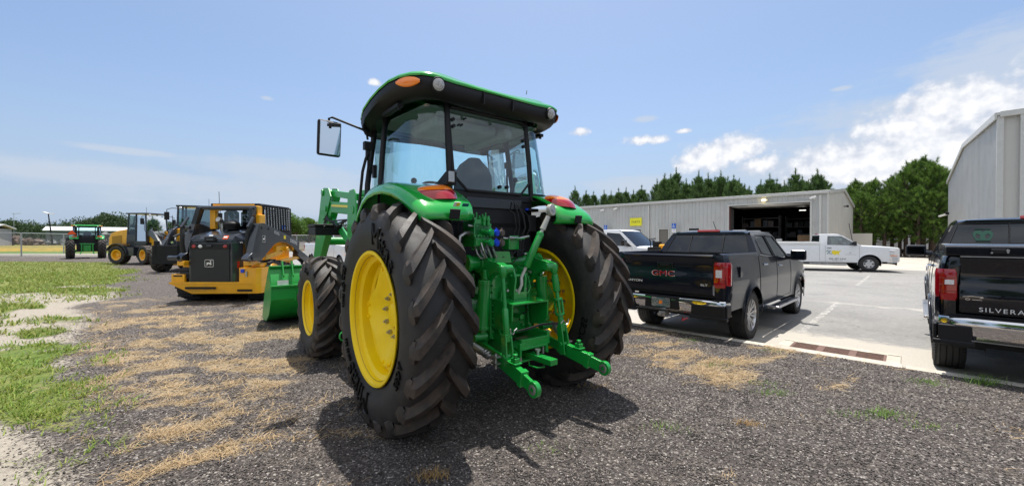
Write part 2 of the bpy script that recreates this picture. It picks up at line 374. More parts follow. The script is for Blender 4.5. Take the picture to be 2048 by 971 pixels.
def ground_mat():
    m = bpy.data.materials.new('gravel_grass_and_sand'); m.use_nodes = True; t = NT(m.node_tree); p = t.n['Principled BSDF']
    P = t.new('ShaderNodeNewGeometry').outputs['Position']
    at = t.new('ShaderNodeAttribute'); at.attribute_name = 'Tint'; sp = t.new('ShaderNodeSeparateColor'); t.put(sp.inputs[0], at.outputs['Color'])
    G, S, D = sp.outputs[0], sp.outputs[1], sp.outputs[2]
    def vor(sc, out='Color'):
        v = t.new('ShaderNodeTexVoronoi'); t.put(v.inputs['Vector'], P); v.inputs['Scale'].default_value = sc; return v.outputs[out]
    def lum(c): s = t.new('ShaderNodeSeparateColor'); t.put(s.inputs[0], c); return s.outputs[0]
    r = lum(vor(78)); r2 = lum(vor(41)); nf = t.noise(P, 3.0, 5, .6); nh = t.noise(P, 26, 6, .7); nvh = t.noise(P, 130, 4, .7)
    ramp = t.new('ShaderNodeValToRGB'); t.put(ramp.inputs[0], r); e = ramp.color_ramp.elements
    e[0].position = 0; e[0].color = (.030, .026, .024, 1); e[1].position = 1; e[1].color = (.44, .41, .37, 1)
    for pos, c in ((.45, (.075, .064, .058)), (.74, (.125, .107, .096)), (.90, (.20, .175, .155)), (.955, (.29, .265, .24))):
        q = e.new(pos); q.color = c + (1,)
    grav = t.mix(t.mapr(r2, .55, 1.0, 0, .35), ramp.outputs[0], (.10, .088, .085, 1))
    grav = t.mix(t.mapr(nf, .5, .75, 0, .35), grav, (.17, .14, .11, 1))
    sandc = t.mix(t.mapr(nh, .3, .7), (.27, .24, .195, 1), (.50, .45, .37, 1)); sandc = t.mix(t.mapr(nvh, .48, .70, 0, .7), sandc, (.17, .145, .12, 1))
    strawc = t.mix(t.mapr(nvh, .3, .7), (.20, .15, .09, 1), (.48, .37, .22, 1))
    grassc = t.mix(t.mapr(nh, .3, .7), (.055, .115, .018, 1), (.17, .22, .045, 1)); grassc = t.mix(t.mapr(t.noise(P, 1.1, 5, .65), .42, .62, 0, .75), grassc, (.26, .25, .085, 1)); grassc = t.mix(t.mapr(t.noise(P, 4.5, 5, .7), .48, .64, 0, .6), grassc, (.07, .13, .02, 1)); grassc = t.mix(t.mapr(nvh, .5, .8, 0, .5), grassc, (.32, .30, .12, 1))
    def th(mk, nz, k=.8): return t.mapr(t.math('ADD', mk, t.math('MULTIPLY', t.math('SUBTRACT', nz, .5), k)), .36, .62, 0, 1, True)
    c = t.mix(th(S, t.math('ADD', t.math('MULTIPLY', nh, .6), t.math('MULTIPLY', nvh, .4)), 2.6), grav, sandc); c = t.mix(t.math('MULTIPLY', th(D, t.math('ADD', t.math('MULTIPLY', nh, .6), t.math('MULTIPLY', nvh, .4)), 2.8), .75), c, strawc); c = t.mix(th(G, nh, 1.8), c, grassc)
    # beyond the fence: flower field and rough pasture
    sx = t.new('ShaderNodeSeparateXYZ'); t.put(sx.inputs[0], P)
    far = t.math('MULTIPLY', t.mapr(sx.outputs[1], 33, 41), t.mapr(t.math('ADD', sx.outputs[0], t.math('MULTIPLY', sx.outputs[1], .55)), 4, -4))
    nfl = t.noise(P, .35, 4, .6); nfl2 = t.noise(P, 1.7, 3, .6)
    flow = t.mix(t.mapr(t.math('ADD', nfl, t.math('MULTIPLY', nfl2, .8)), .80, 1.02, 0, .85), (.14, .16, .04, 1), (.55, .30, .03, 1))
    yy_ = t.math('ADD', sx.outputs[1], t.math('MULTIPLY', t.math('SUBTRACT', nfl, .5), 8)); flow = t.mix(t.mapr(yy_, 62, 72, 0, .8), flow, t.mix(t.mapr(nfl2, .45, .62), (.13, .14, .045, 1), (.33, .24, .06, 1))); flow = t.mix(t.mapr(yy_, 52, 45), flow, (.10, .17, .035, 1)); flow = t.mix(t.mapr(sx.outputs[1], 42, 39.5), flow, (.36, .34, .29, 1)); flow = t.mix(t.mapr(sx.outputs[1], 95, 110), flow, (.10, .16, .04, 1)); c = t.mix(far, c, flow)
    t.put(p.inputs['Base Color'], c); p.inputs['Roughness'].default_value = .9; p.inputs['Specular IOR Level'].default_value = .25
    b = t.new('ShaderNodeBump'); b.inputs['Strength'].default_value = .9; b.inputs['Distance'].default_value = .012
    vd = vor(78, 'Distance'); t.put(b.inputs['Height'], t.math('ADD', t.math('MULTIPLY', vd, -1.0), t.math('MULTIPLY', nvh, .8))); t.put(p.inputs['Normal'], b.outputs[0])
    return m
KV = 6.36   # kerb line
def gline(n, A, B, c): i = np.arange(-n, n + 1); return c + A * np.sinh(B * i)
gu = gline(260, 1.0, .0335, -1.5); gv = gline(260, 1.0, .0335, 2.5)
gv = np.sort(np.concatenate([gv[np.abs(gv - KV) > .06], [KV - .05, KV, KV + .02, KV + .12]]))
U, V_ = np.meshgrid(gu, gv); X, Y = uv2xy(U, V_)
Gm, Sm, Dm = masks(X, Y)
Z = (fbm(X * 1.3, Y * 1.3, 5) - .5) * .05 * sstep(np.hypot(X, Y), 60, 30) * (1 - .0) + (fbm(X * 8, Y * 8, 9, 3) - .5) * .012
wheelz = sstep(np.hypot(X + .2, Y - 3.8), 3.5, 2.2); Z = Z * (1 - .8 * wheelz)
Z = Z * sstep(V_, KV, KV - .4) ; Z = np.where(V_ > KV + .05, -.22, Z)
Z = np.where((V_ > KV + .05) & (U < -60), -.22, Z)
nv, nu = U.shape; idx = np.arange(nv * nu).reshape(nv, nu)
F = np.stack([idx[:-1, :-1], idx[:-1, 1:], idx[1:, 1:], idx[1:, :-1]], -1).reshape(-1, 4)
Mk = np.stack([Gm, Sm, Dm, np.ones_like(Gm)], -1).reshape(-1, 4)
ground = np_mesh('ground', np.stack([X, Y, Z], -1).reshape(-1, 3), F, ground_mat(), smooth=True, colors=Mk); tag(ground, kind='structure')
def gz(x, y):
    v = x * NX + y * NY
    return ((fbm(x * 1.3, y * 1.3, 5) - .5) * .05 * (1 - .8 * sstep(np.hypot(x + .2, y - 3.8), 3.5, 2.2)) + (fbm(x * 8, y * 8, 9, 3) - .5) * .012) * sstep(v, KV, KV - .4)
# ---------------------------------------------------------------- loose stones, straw and grass blades
rng = np.random.default_rng(5)
def tint_mat(name, rough=.8, sub=0, spec=.3, trans=0):
    m = bpy.data.materials.new(name); m.use_nodes = True; t = NT(m.node_tree); p = t.n['Principled BSDF']
    at = t.new('ShaderNodeAttribute'); at.attribute_name = 'Tint'; t.put(p.inputs['Base Color'], at.outputs['Color']); p.inputs['Roughness'].default_value = rough; p.inputs['Specular IOR Level'].default_value = spec
    if trans:
        tl = t.new('ShaderNodeBsdfTranslucent'); t.put(tl.inputs[0], at.outputs['Color']); mx = t.new('ShaderNodeMixShader'); mx.inputs[0].default_value = trans
        t.l.new(p.outputs[0], mx.inputs[1]); t.l.new(tl.outputs[0], mx.inputs[2]); t.l.new(mx.outputs[0], t.n['Material Output'].inputs[0])
    return m
def polar(n, r0, r1, a=58, pw=0.0):
    r = r0 * (r1 / r0) ** rng.random(n) if pw == 0 else (r0 ** pw + (r1 ** pw - r0 ** pw) * rng.random(n)) ** (1 / pw)
    th = np.radians((rng.random(n) * 2 - 1) * a); return r * np.sin(th), r * np.cos(th)
def stones(n):
    x, y = polar(n, 1.25, 10.5, 60); v = x * NX + y * NY; g, s, d = masks(x, y)
    k = (v < KV - .02) & (rng.random(n) > g * .97) & (rng.random(n) > d * .75) & (rng.random(n) > s * .85); x, y = x[k], y[k]; n = len(x)
    base = np.array([[1, 0, 0], [0, 1, 0], [-1, 0, 0], [0, -1, 0], [0, 0, 1], [0, 0, -1]], float)
    fc = np.array([[0, 1, 4], [1, 2, 4], [2, 3, 4], [3, 0, 4], [1, 0, 5], [2, 1, 5], [3, 2, 5], [0, 3, 5]])
    sz = (.0030 + .0036 * rng.random(n) ** 2) * (1 + .05 * np.hypot(x, y)); j = 1 + (rng.random((n, 6, 1)) - .5) * .8
    sc = np.stack([1 + .6 * rng.random(n), .7 + .5 * rng.random(n), .5 + .4 * rng.random(n)], -1)[:, None, :]
    p = base[None] * j * sc; a = rng.random(n) * 6.28; ca, sa = np.cos(a)[:, None], np.sin(a)[:, None]; tl = (rng.random(n) - .5)[:, None] * 1.2
    px, py, pz = p[..., 0], p[..., 1], p[..., 2]; py, pz = py * np.cos(tl) - pz * np.sin(tl), py * np.sin(tl) + pz * np.cos(tl)
    q = np.stack([px * ca - py * sa, px * sa + py * ca, pz], -1) * sz[:, None, None]
    q += np.stack([x, y, gz(x, y) + sz * .35], -1)[:, None, :]
    b = np.where(rng.random(n) < .055, .22 + .30 * rng.random(n), .034 + .125 * rng.random(n) ** 1.4)
    c = np.stack([b * 1.08, b * .96, b * .89, np.ones(n)], -1); c = np.repeat(c[:, None], 6, 1)
    f = fc[None] + (np.arange(n) * 6)[:, None, None]
    o = np_mesh('gravel', q.reshape(-1, 3), f.reshape(-1, 3), tint_mat('loose_stone', .75), colors=c.reshape(-1, 4)); tag(o, 'dark grey crushed gravel stones scattered over the lot', 'gravel', kind='stuff')
stones(190000)
def blades(name, x, y, L, w, lift, bend, cols, label, cat, tm, z0=None, obj=True):
    n = len(x); a = rng.random(n) * 6.28; dx, dy = np.cos(a), np.sin(a)
    z = gz(x, y) if z0 is None else z0; el_ = lift; ch = np.cos(el_); sh = np.sin(el_)
    t = np.array([0, .5, 1.0]); pts = []
    cv = (rng.random(n) - .5) * bend
    for i, s in enumerate(t):
        ex = x + (dx * ch * s - dy * cv * s * s) * L; ey = y + (dy * ch * s + dx * cv * s * s) * L; ez = z + .002 + L * sh * (s - .45 * s * s) + .004 * (s > 0)
        ww = w * (1 - .85 * s); sx, sy = -dy, dx
        pts += [np.stack([ex - sx * ww, ey - sy * ww, ez], -1), np.stack([ex + sx * ww, ey + sy * ww, ez + w * .3], -1)]
    P = np.stack(pts, 1); f = np.array([[0, 1, 3, 2], [2, 3, 5, 4]])[None] + (np.arange(n) * 6)[:, None, None]
    C = np.repeat(cols[:, None], 6, 1)
    if not obj: return P.reshape(-1, 3), f.reshape(-1, 4), C.reshape(-1, 4)
    o = np_mesh(name, P.reshape(-1, 3), f.reshape(-1, 4), tm, colors=C.reshape(-1, 4)); return tag(o, label, cat, kind='stuff')
def colmix(n, a, b):
    t = rng.random((n, 1)); c = np.array(a) * t + np.array(b) * (1 - t); c = c * (.75 + .5 * rng.random((n, 1))); return np.concatenate([c, np.ones((n, 1))], 1)
tm_blade = tint_mat('grass_blade', .65, trans=.3)
def scatter(n, which, r0, r1, pw=0.0, thr=.25):
    x, y = polar(n, r0, r1, 58, pw); g, s, d = masks(x, y); m = (g, s, d)[which]
    cl = fbm(x * 6, y * 6, 31 + which, 3); k = (rng.random(n) < m * sstep(cl, .35, .6) * 1.2) & (x * NX + y * NY < KV - .02) & (m > thr * .3); return x[k], y[k]
x, y = scatter(420000, 2, 1.2, 12.0); n = len(x)
blades('dry_straw', x, y, (.03 + .07 * rng.random(n)) * (1 + .06 * np.hypot(x, y)), .0011 + .0006 * np.hypot(x, y) * .5, rng.random(n) ** 2 * .7, .9, colmix(n, (.60, .45, .26), (.34, .245, .14)), 'dead tan straw grass lying in streaks over the gravel', 'dry grass', tm_blade)
x, y = scatter(330000, 0, 2.4, 26.0); n = len(x); r = np.hypot(x, y)
blades('grass', x, y, (.035 + .075 * rng.random(n)) * (1 + .03 * r), .0013 + .0007 * r, .5 + .9 * rng.random(n), .8, colmix(n, (.13, .24, .03), (.27, .30, .06)), 'short green grass growing on the sandy verge', 'grass', tm_blade)
x, y = scatter(330000, 0, 9.0, 42.0, 1.3); n = len(x); r = np.hypot(x, y)
blades('grass', x, y, .06 + .12 * rng.random(n), .012 + .0 * r, .6 + .8 * rng.random(n), .8, colmix(n, (.12, .20, .03), (.30, .28, .085)), 'longer grass growing further back on the verge', 'grass', tm_blade)
# a few weed tufts come later as things of their own
# ---------------------------------------------------------------- parking lot
LZ = -.165
def uvz(u, v, z=0.0): x, y = uv2xy(u, v); return (x, y, z)
def asphalt_mat():
    m = bpy.data.materials.new('bleached_asphalt'); m.use_nodes = True; t = NT(m.node_tree); p = t.n['Principled BSDF']
    P = t.new('ShaderNodeNewGeometry').outputs['Position']
    u = t.new('ShaderNodeVectorMath'); u.operation = 'DOT_PRODUCT'; t.put(u.inputs[0], P); u.inputs[1].default_value = (UX, UY, 0)
    v = t.new('ShaderNodeVectorMath'); v.operation = 'DOT_PRODUCT'; t.put(v.inputs[0], P); v.inputs[1].default_value = (NX, NY, 0)
    U_, V2 = u.outputs['Value'], v.outputs['Value']
    nl = t.noise(P, .35, 5, .6); nm = t.noise(P, 2.2, 6, .65); nf = t.noise(P, 60, 4, .7); ng = t.noise(P, 220, 2, .6)
    c = t.mix(t.mapr(nl, .35, .65), (.19, .188, .18, 1), (.255, .25, .24, 1)); c = t.mix(t.mapr(nf, .35, .7, 0, .6), c, (.32, .315, .30, 1)); c = t.mix(t.mapr(ng, .55, .72, 0, .75), c, (.085, .083, .08, 1)); c = t.mix(t.mapr(t.noise(P, 14, 6, .75), .50, .72, 0, .55), c, (.40, .385, .35, 1)); c = t.mix(t.mapr(t.noise(P, .8, 6, .7), .52, .70, 0, .5), c, (.15, .148, .145, 1))
    # cracks
    vo = t.new('ShaderNodeTexVoronoi'); vo.feature = 'DISTANCE_TO_EDGE'; vo.inputs['Scale'].default_value = .33
    pv = t.new('ShaderNodeVectorMath'); pv.operation = 'ADD'; t.put(pv.inputs[0], P); nz = t.noise(P, 1.3, 4, .6, out='Color'); t.put(pv.inputs[1], nz); t.put(vo.inputs['Vector'], pv.outputs[0])
    c = t.mix(t.mapr(vo.outputs['Distance'], .0, .005, .4, 0), c, (.06, .058, .055, 1))
    # sand washed into the gutter and in drifts
    g = t.math('ADD', t.mapr(V2, 7.9, 9.1, 1, 0, True), t.math('MULTIPLY', t.math('SUBTRACT', nm, .5), 1.5))
    sand = t.mapr(t.math('ADD', g, t.math('MULTIPLY', t.math('SUBTRACT', t.noise(P, 11, 6, .7), .5), .8)), .25, .70, 0, .85, True)
    w = t.math('SUBTRACT', V2, t.math('MULTIPLY', t.math('SUBTRACT', nm, .5), 1.0))
    l1 = t.mapr(t.math('ABSOLUTE', t.math('SUBTRACT', w, t.math('ADD', 13.1, t.math('MULTIPLY', U_, .02)))), .04, .22, 1, 0); l1 = t.math('MULTIPLY', l1, t.mapr(nl, .38, .6, .2, 1))
    sp = t.math('SUBTRACT', U_, t.math('MULTIPLY', t.math('SUBTRACT', nm, .5), .8)); l2 = t.mapr(t.math('ABSOLUTE', t.math('SUBTRACT', sp, 1.1)), .05, .28, 1, 0); l2 = t.math('MULTIPLY', l2, t.mapr(V2, 12, 14)); l2 = t.math('MULTIPLY', l2, t.mapr(nm, .4, .6))
    sand = t.math('MAXIMUM', sand, t.math('MULTIPLY', t.math('MAXIMUM', l1, l2), .75))
    c = t.mix(sand, c, t.mix(t.mapr(nf, .3, .7), (.37, .34, .29, 1), (.52, .485, .42, 1)))
    t.put(p.inputs['Base Color'], c); p.inputs['Roughness'].default_value = .88; p.inputs['Specular IOR Level'].default_value = .3
    b = t.new('ShaderNodeBump'); b.inputs['Strength'].default_value = .5; b.inputs['Distance'].default_value = .006; t.put(b.inputs['Height'], t.math('ADD', nf, ng)); t.put(p.inputs['Normal'], b.outputs[0])
    return m
def strip(name, u0, u1, v0, v1, z, mt, kind='structure', thick=0):
    m = MB()
    if thick: m.add([uvz(u0, v0, z - thick), uvz(u1, v0, z - thick), uvz(u1, v1, z - thick), uvz(u0, v1, z - thick), uvz(u0, v0, z), uvz(u1, v0, z), uvz(u1, v1, z), uvz(u0, v1, z)], [(3, 2, 1, 0), (4, 5, 6, 7), (0, 1, 5, 4), (1, 2, 6, 5), (2, 3, 7, 6), (3, 0, 4, 7)])
    else: m.add([uvz(u0, v0, z), uvz(u1, v0, z), uvz(u1, v1, z), uvz(u0, v1, z)], [(0, 1, 2, 3)])
    o = m.build(name, mt, None, smooth=0, bevel=.012 if thick else 0)
    if kind: tag(o, kind=kind)
    return o
strip('parking_lot', -58, 40, KV + .1, 29.4, LZ, asphalt_mat())
apr = mat('apron_concrete', (.42, .395, .35), .9, var=.15, vscale=.8, bump=.3, bscale=40, dirt=((.33, .29, .23), .5, .8, .5), dscale=1.5)  # pale concrete, tone varied at random with brownish dirt
strip('concrete_apron', -58, 40, 29.4, 50, LZ + .004, apr)
for k in range(9): strip('kerb', -40 + 8.0 * k + .01, -32 + 8.0 * k - .01, KV - .02, KV + .14, .004, M['concrete'], thick=.30)
worn = bpy.data.materials.new('worn_white_line_paint'); worn.use_nodes = True; t = NT(worn.node_tree); P = t.new('ShaderNodeNewGeometry').outputs['Position']
nn = t.math('ADD', t.math('MULTIPLY', t.noise(P, 7, 6, .7), .6), t.math('MULTIPLY', t.noise(P, 60, 4, .7), .4)); tr = t.new('ShaderNodeBsdfTransparent'); mx = t.new('ShaderNodeMixShader')
t.put(t.n['Principled BSDF'].inputs['Base Color'], (.66, .64, .60, 1)); t.n['Principled BSDF'].inputs['Roughness'].default_value = .85
t.put(mx.inputs[0], t.mapr(nn, .46, .60, 0, .8)); t.l.new(tr.outputs[0], mx.inputs[1]); t.l.new(t.n['Principled BSDF'].outputs[0], mx.inputs[2]); t.l.new(mx.outputs[0], t.n['Material Output'].inputs[0])
lines = MB()
def seg(p, q, w=.11):
    p, q = Vector((*p, 0)), Vector((*q, 0)); n = (q - p).normalized().cross(Vector((0, 0, 1))) * w / 2
    lines.add([(a.x, a.y, LZ + .004) for a in (p - n, p + n, q + n, q - n)], [(0, 1, 2, 3)])
d0 = Vector((.707, .707)); a0 = Vector((4.75, 6.75))
for k in range(-9, 6):
    p = a0 + Vector((UX, UY)) * 3.05 * k; seg(p + d0 * .3, p + d0 * 5.1)
    q = Vector(uv2xy(-1.2 + 3.05 * k, 18.6)); seg(q, q + d0 * 5.2)
seg(uv2xy(-40, 18.6), uv2xy(25, 18.6)); seg(uv2xy(-16, 24.6), uv2xy(2, 24.6)); seg(uv2xy(-16, 23.2), uv2xy(0, 23.2), .08); seg(uv2xy(-10, 21.0), uv2xy(.6, 21.2), .08)
tag(lines.build('parking_lines', worn, None, smooth=0), kind='structure')
# storm drain
dr = thing('storm_drain', 'rusty cast iron storm drain grate in a concrete frame beside the kerb', 'drain', uvz(-.70, 7.42, LZ))
Q = Matrix.Rotation(math.atan2(UY, UX), 4, 'Z') @ Matrix.Diagonal((1, 1.35, 1, 1))
f = MB().box((0, .19, .006), (1.34, .10, .03)).box((0, -.2, .006), (1.34, .06, .03)).box((-.60, 0, .006), (.14, .34, .03)).box((.60, 0, .006), (.14, .34, .03)); f.xf(Q).build('frame', M['concrete'], dr, bevel=.006)
MB().box((0, 0, -.02), (1.06, .34, .01)).xf(Q).build('pit', M['rubber'], dr)
for k in range(3):
    g = MB(); cx_ = -.36 + .36 * k; g.box((cx_ - .16, 0, .006), (.04, .32, .02)).box((cx_ + .16, 0, .006), (.04, .32, .02)).box((cx_, .15, .006), (.30, .02, .02)).box((cx_, -.15, .006), (.30, .02, .02))
    for j in range(6): g.box((cx_, -.11 + .044 * j, .005), (.30, .018, .016))
    g.xf(Q).build('grate', M['rust'], dr)
# ---------------------------------------------------------------- metal buildings
siding = mat('grey_ribbed_metal_siding', (.50, .50, .48), .45, metal=.1, var=.06, vscale=.7, dirt=((.30, .29, .27), .5, .8, .4), dscale=.8)
siding2 = mat('pale_ribbed_metal_siding', (.56, .545, .505), .5, metal=.05, var=.05, vscale=.7, dirt=((.36, .34, .30), .55, .85, .35), dscale=.6)
trim = mat('pale_metal_trim', (.58, .57, .53), .4, metal=.2, var=.05)
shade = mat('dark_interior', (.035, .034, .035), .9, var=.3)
def local_frame(name, label, cat, u, v, z=LZ):
    """frame whose X runs along the lot (u), Y away from the kerb (v)"""
    x, y = uv2xy(u, v); return thing(name, label, cat, (x, y, z), math.degrees(math.atan2(UY, UX)))
def ribbed(m, x0, x1, z0, z1, y, ax='x', pitch=.305, dep=.035, zf=None, holes=()):
    """ribbed sheet from x0 to x1; trapezoid ribs stick out towards -y (or +/-x)"""
    n = max(1, round((x1 - x0) / pitch)); p = (x1 - x0) / n; pts = []
    for k in range(n):
        a = x0 + k * p; pts += [(a, 0), (a + p * .72, 0), (a + p * .78, dep), (a + p * .92, dep), (a + p * .98, 0)]
    pts.append((x1, 0)); rows = []
    f = (lambda a, d, z: (a, y - d, z)) if ax == 'x' else ((lambda a, d, z: (y + d, a, z)) if ax == '+' else (lambda a, d, z: (y - d, a, z)))
    rows = [[f(a, d, z0) for a, d in pts], [f(a, d, zf(a) if zf else z1) for a, d in pts]]
    m.grid(rows); return m
# long low shop building
A = local_frame('shop_building', 'long low grey ribbed metal shop building with an open roll-up door and a yellow sign', 'building', -3.56, 33.0)
L, EZ, DP = 40.0, 4.62, 17.1
w = MB(); gx0, gx1, gz1 = -5.87, -.96, 4.07
doors = [(-13.68, -12.86, 2.45, 'glass'), (-11.25, -10.45, 2.45, 'tan'), (-19.3, -18.4, 2.45, 'tan'), (-29, -28.1, 2.45, 'tan')]; wins = [(-8.80, -8.01, 2.48, 1.35)]
openings = sorted([(gx0, gx1, gz1, 0)] + [(d[0], d[1], d[2], 0) for d in doors] + wins)
x = -L
for (a, b, zt, zb) in openings:
    ribbed(w, x, a, 0, EZ, 0); ribbed(w, a, b, zt, EZ, 0)
    if zb: ribbed(w, a, b, 0, zb, 0)
    x = b
ribbed(w, x, 0, 0, EZ, 0); w.build('front_wall', siding, A, smooth=0)
rz = lambda y: EZ + .10 * min(y, DP - y)
MB().sheet([[(0, 0), (DP, 0), (DP, EZ), (DP / 2, rz(DP / 2)), (0, EZ)]], lambda y, z: (0, y, z)).sheet([[(0, 0), (DP, 0), (DP, EZ), (DP / 2, rz(DP / 2)), (0, EZ)]], lambda y, z: (-L, y, z)).build('end_wall', siding2, A, smooth=0)
MB().add([(-L, DP, 0), (0, DP, 0), (0, DP, EZ), (-L, DP, EZ)], [(0, 1, 2, 3)]).build('back_wall', siding, A, smooth=0)
r = MB()
for (ya, yb) in ((-.12, DP / 2), (DP / 2, DP + .12)): r.prism([(ya, rz(ya) + .04), (yb, rz(yb) + .04), (yb, rz(yb) + .13), (ya, rz(ya) + .13)], -L - .1, .12)
r.build('roof', trim, A, smooth=0)
MB().box((-L / 2, -.13, EZ + .06), (L + .1, .14, .20)).build('gutter', trim, A, bevel=.01)
for yy in (0,): MB().bar((.10, -.08, EZ + .05), (.10, DP / 2, rz(DP / 2) + .05), .05, .22).bar((.10, DP / 2, rz(DP / 2) + .05), (.10, DP + .08, EZ + .05), .05, .22).build('rake_trim', trim, A)
for xx in (-12.15, -.42, -26): MB().box((xx, -.08, EZ / 2 - .05), (.13, .09, EZ - .1)).build('downspout', trim, A, bevel=.01)
MB().box((-.03, -.02, EZ / 2), (.10, .10, EZ)).build('corner_trim', trim, A)
fr = MB().box((gx0 - .05, -.04, gz1 / 2), (.10, .10, gz1)).box((gx1 + .05, -.04, gz1 / 2), (.10, .10, gz1)).box(((gx0 + gx1) / 2, -.04, gz1 + .05), (gx1 - gx0 + .2, .10, .10)); gd = fr.build('roll_up_door_frame', trim, A)
MB().box((gx0 + .04, .03, gz1 / 2), (.06, .10, gz1)).build('door_track', mat('red_brown_track', (.10, .025, .02), .6), A)
MB().add([(gx0, .1, gz1 - .05), (gx1, .1, gz1 - .05), (gx1, 3.6, gz1 - .05), (gx0, 3.6, gz1 - .05)], [(0, 1, 2, 3)]).build('raised_door', trim, gd, solid=.05)
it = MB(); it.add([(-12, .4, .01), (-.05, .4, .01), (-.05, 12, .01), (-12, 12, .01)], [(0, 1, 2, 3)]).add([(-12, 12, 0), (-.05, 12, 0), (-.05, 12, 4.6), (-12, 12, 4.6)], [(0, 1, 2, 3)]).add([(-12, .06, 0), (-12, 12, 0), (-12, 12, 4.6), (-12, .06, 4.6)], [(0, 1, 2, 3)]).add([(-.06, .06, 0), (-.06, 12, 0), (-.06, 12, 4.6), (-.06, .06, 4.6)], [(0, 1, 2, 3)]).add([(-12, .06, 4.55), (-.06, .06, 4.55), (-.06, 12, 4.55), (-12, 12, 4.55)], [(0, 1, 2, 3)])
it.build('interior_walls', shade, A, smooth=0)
MB().box((gx0 - .35, 1.2, 2), (.08, 2.2, 4)).build('inner_partition', mat('grey_partition', (.16, .16, .16), .8), A)
MB().box((-1.9, 3.5, 3.75), (.4, .12, .05)).build('strip_light', mat('lit_tube', (.8, .8, .8), .5, emis=(1, 1, .95), es=1.2), A)
rngb = random.Random(8)
def shelf(x, y, w_, lab):
    s_ = thing('storage_shelf', lab, 'shelf', A.matrix_basis @ Vector((x, y, 0)), A.rotation_euler.z * 57.2958, 'steel shelves inside the shop')
    m = MB()
    for z in (.1, .95, 1.8, 2.6, 3.3):
        m.box((0, 0, z), (w_, .6, .05))
    for a in (-w_ / 2, w_ / 2):
        for b in (-.28, .28): m.box((a, b, 1.75), (.06, .06, 3.5))
    m.build('rack', mat('rack_steel', (.10, .09, .09), .6), s_)
    for z in (.1, .95, 1.8, 2.6):
        xx = -w_ / 2 + .2
        while xx < w_ / 2 - .15:
            h_ = .25 + rngb.random() * .4; ww = .25 + rngb.random() * .3
            MB().box((xx, -.05, z + .03 + h_ / 2), (ww * .9, .45, h_)).build('stored_part', rngb.choice([M['brown'], M['cabgrey'], M['seat'], M['black'], box_m, M['brown']]), s_, bevel=.01); xx += ww + .04
box_m = mat('cardboard', (.22, .14, .075), .9, var=.2)
shelf(-4.9, 5.0, 2.6, 'tall dark steel shelf full of parts at the left inside the open roll-up door'); shelf(-2.0, 7.5, 3.2, 'long dark shelf of parts at the back of the open shop bay')
for i, (x, y, w_, h_, z, c_, lb) in enumerate([(-3.0, 1.9, .75, .55, .9, box_m, 'large cardboard box on the left pallet stack inside the open shop door'), (-3.05, 1.95, .35, .2, 1.45, M['decalw'], 'small pale box topping the left stack inside the shop door'), (-1.45, 1.8, .85, .9, 1.0, box_m, 'biggest cardboard box stacked at the right inside the shop door'), (-1.6, 1.7, .7, .5, .5, M['brown'], 'brown carton under the biggest box at the right inside the shop door'), (-2.1, 1.5, .6, .5, .9, M['cabgrey'], 'dark crate with white markings in the middle of the shop doorway'), (-2.75, 1.5, .6, .5, .35, box_m, 'low tan carton in the middle of the shop doorway')]):
    b_ = MB().box((0, 0, h_ / 2), (w_, w_ * .8, h_)).box((0, -w_ * .4 - .003, h_ * .5), (.05, .004, h_ * .9)).box((0, 0, h_ + .002), (.05, w_ * .8, .003)).build('stored_box', c_, None, bevel=.006); b_.location = A.matrix_basis @ Vector((x, y, z)); b_.rotation_euler = A.rotation_euler; tag(b_, lb, 'box')
    MB().box((0, 0, -z / 2 + .0), (w_ * 1.1, w_ * .9, z - .02)).build('support_stand', M['cabgrey'], b_)
for i, (a, b, zt, kd) in enumerate(doors):
    d_ = MB().box(((a + b) / 2, .05, zt / 2), (b - a, .05, zt)).build('door', M['dark_glass'] if kd == 'glass' else mat('taupe_door_paint', (.16, .145, .12), .5, var=.05), A)
    MB().box((a - .03, -.03, zt / 2), (.07, .06, zt)).box((b + .03, -.03, zt / 2), (.07, .06, zt)).box(((a + b) / 2, -.03, zt + .03), (b - a + .13, .06, .07)).build('door_trim', trim, d_)
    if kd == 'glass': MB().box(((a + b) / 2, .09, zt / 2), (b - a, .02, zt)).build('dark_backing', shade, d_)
    MB().box((a + .12, .01, 1.05), (.04, .05, .14)).build('handle', M['steel'], d_)
for (a, b, zt, zb) in wins:
    wi = MB().box(((a + b) / 2, .05, (zt + zb) / 2), (b - a, .04, zt - zb)).build('window', M['blackgloss'], A)
    MB().box((a - .03, -.03, (zt + zb) / 2), (.06, .06, zt - zb)).box((b + .03, -.03, (zt + zb) / 2), (.06, .06, zt - zb)).box(((a + b) / 2, -.03, zt + .03), (b - a + .12, .06, .06)).build('window_trim', trim, wi)
def on_wall(name, label, cat, x, z, y=-.04): return thing(name, label, cat, A.matrix_basis @ Vector((x, y, z)), A.rotation_euler.z * 57.2958)
sg = on_wall('wall_sign', 'yellow sign reading PARTS on the shop wall above the glass door', 'sign', -13.33, 3.13)
MB().box((0, -.03, 0), (1.12, .03, .70)).build('board', mat('yellow_sign', (.86, .80, .03), .5), sg, bevel=.03)
text('sign_lettering', 'PARTS', .27, lambda x, y, z: (x, -.048, y - .02), mat('dark_green_ink', (.02, .06, .02), .6), sg, space=1.05)
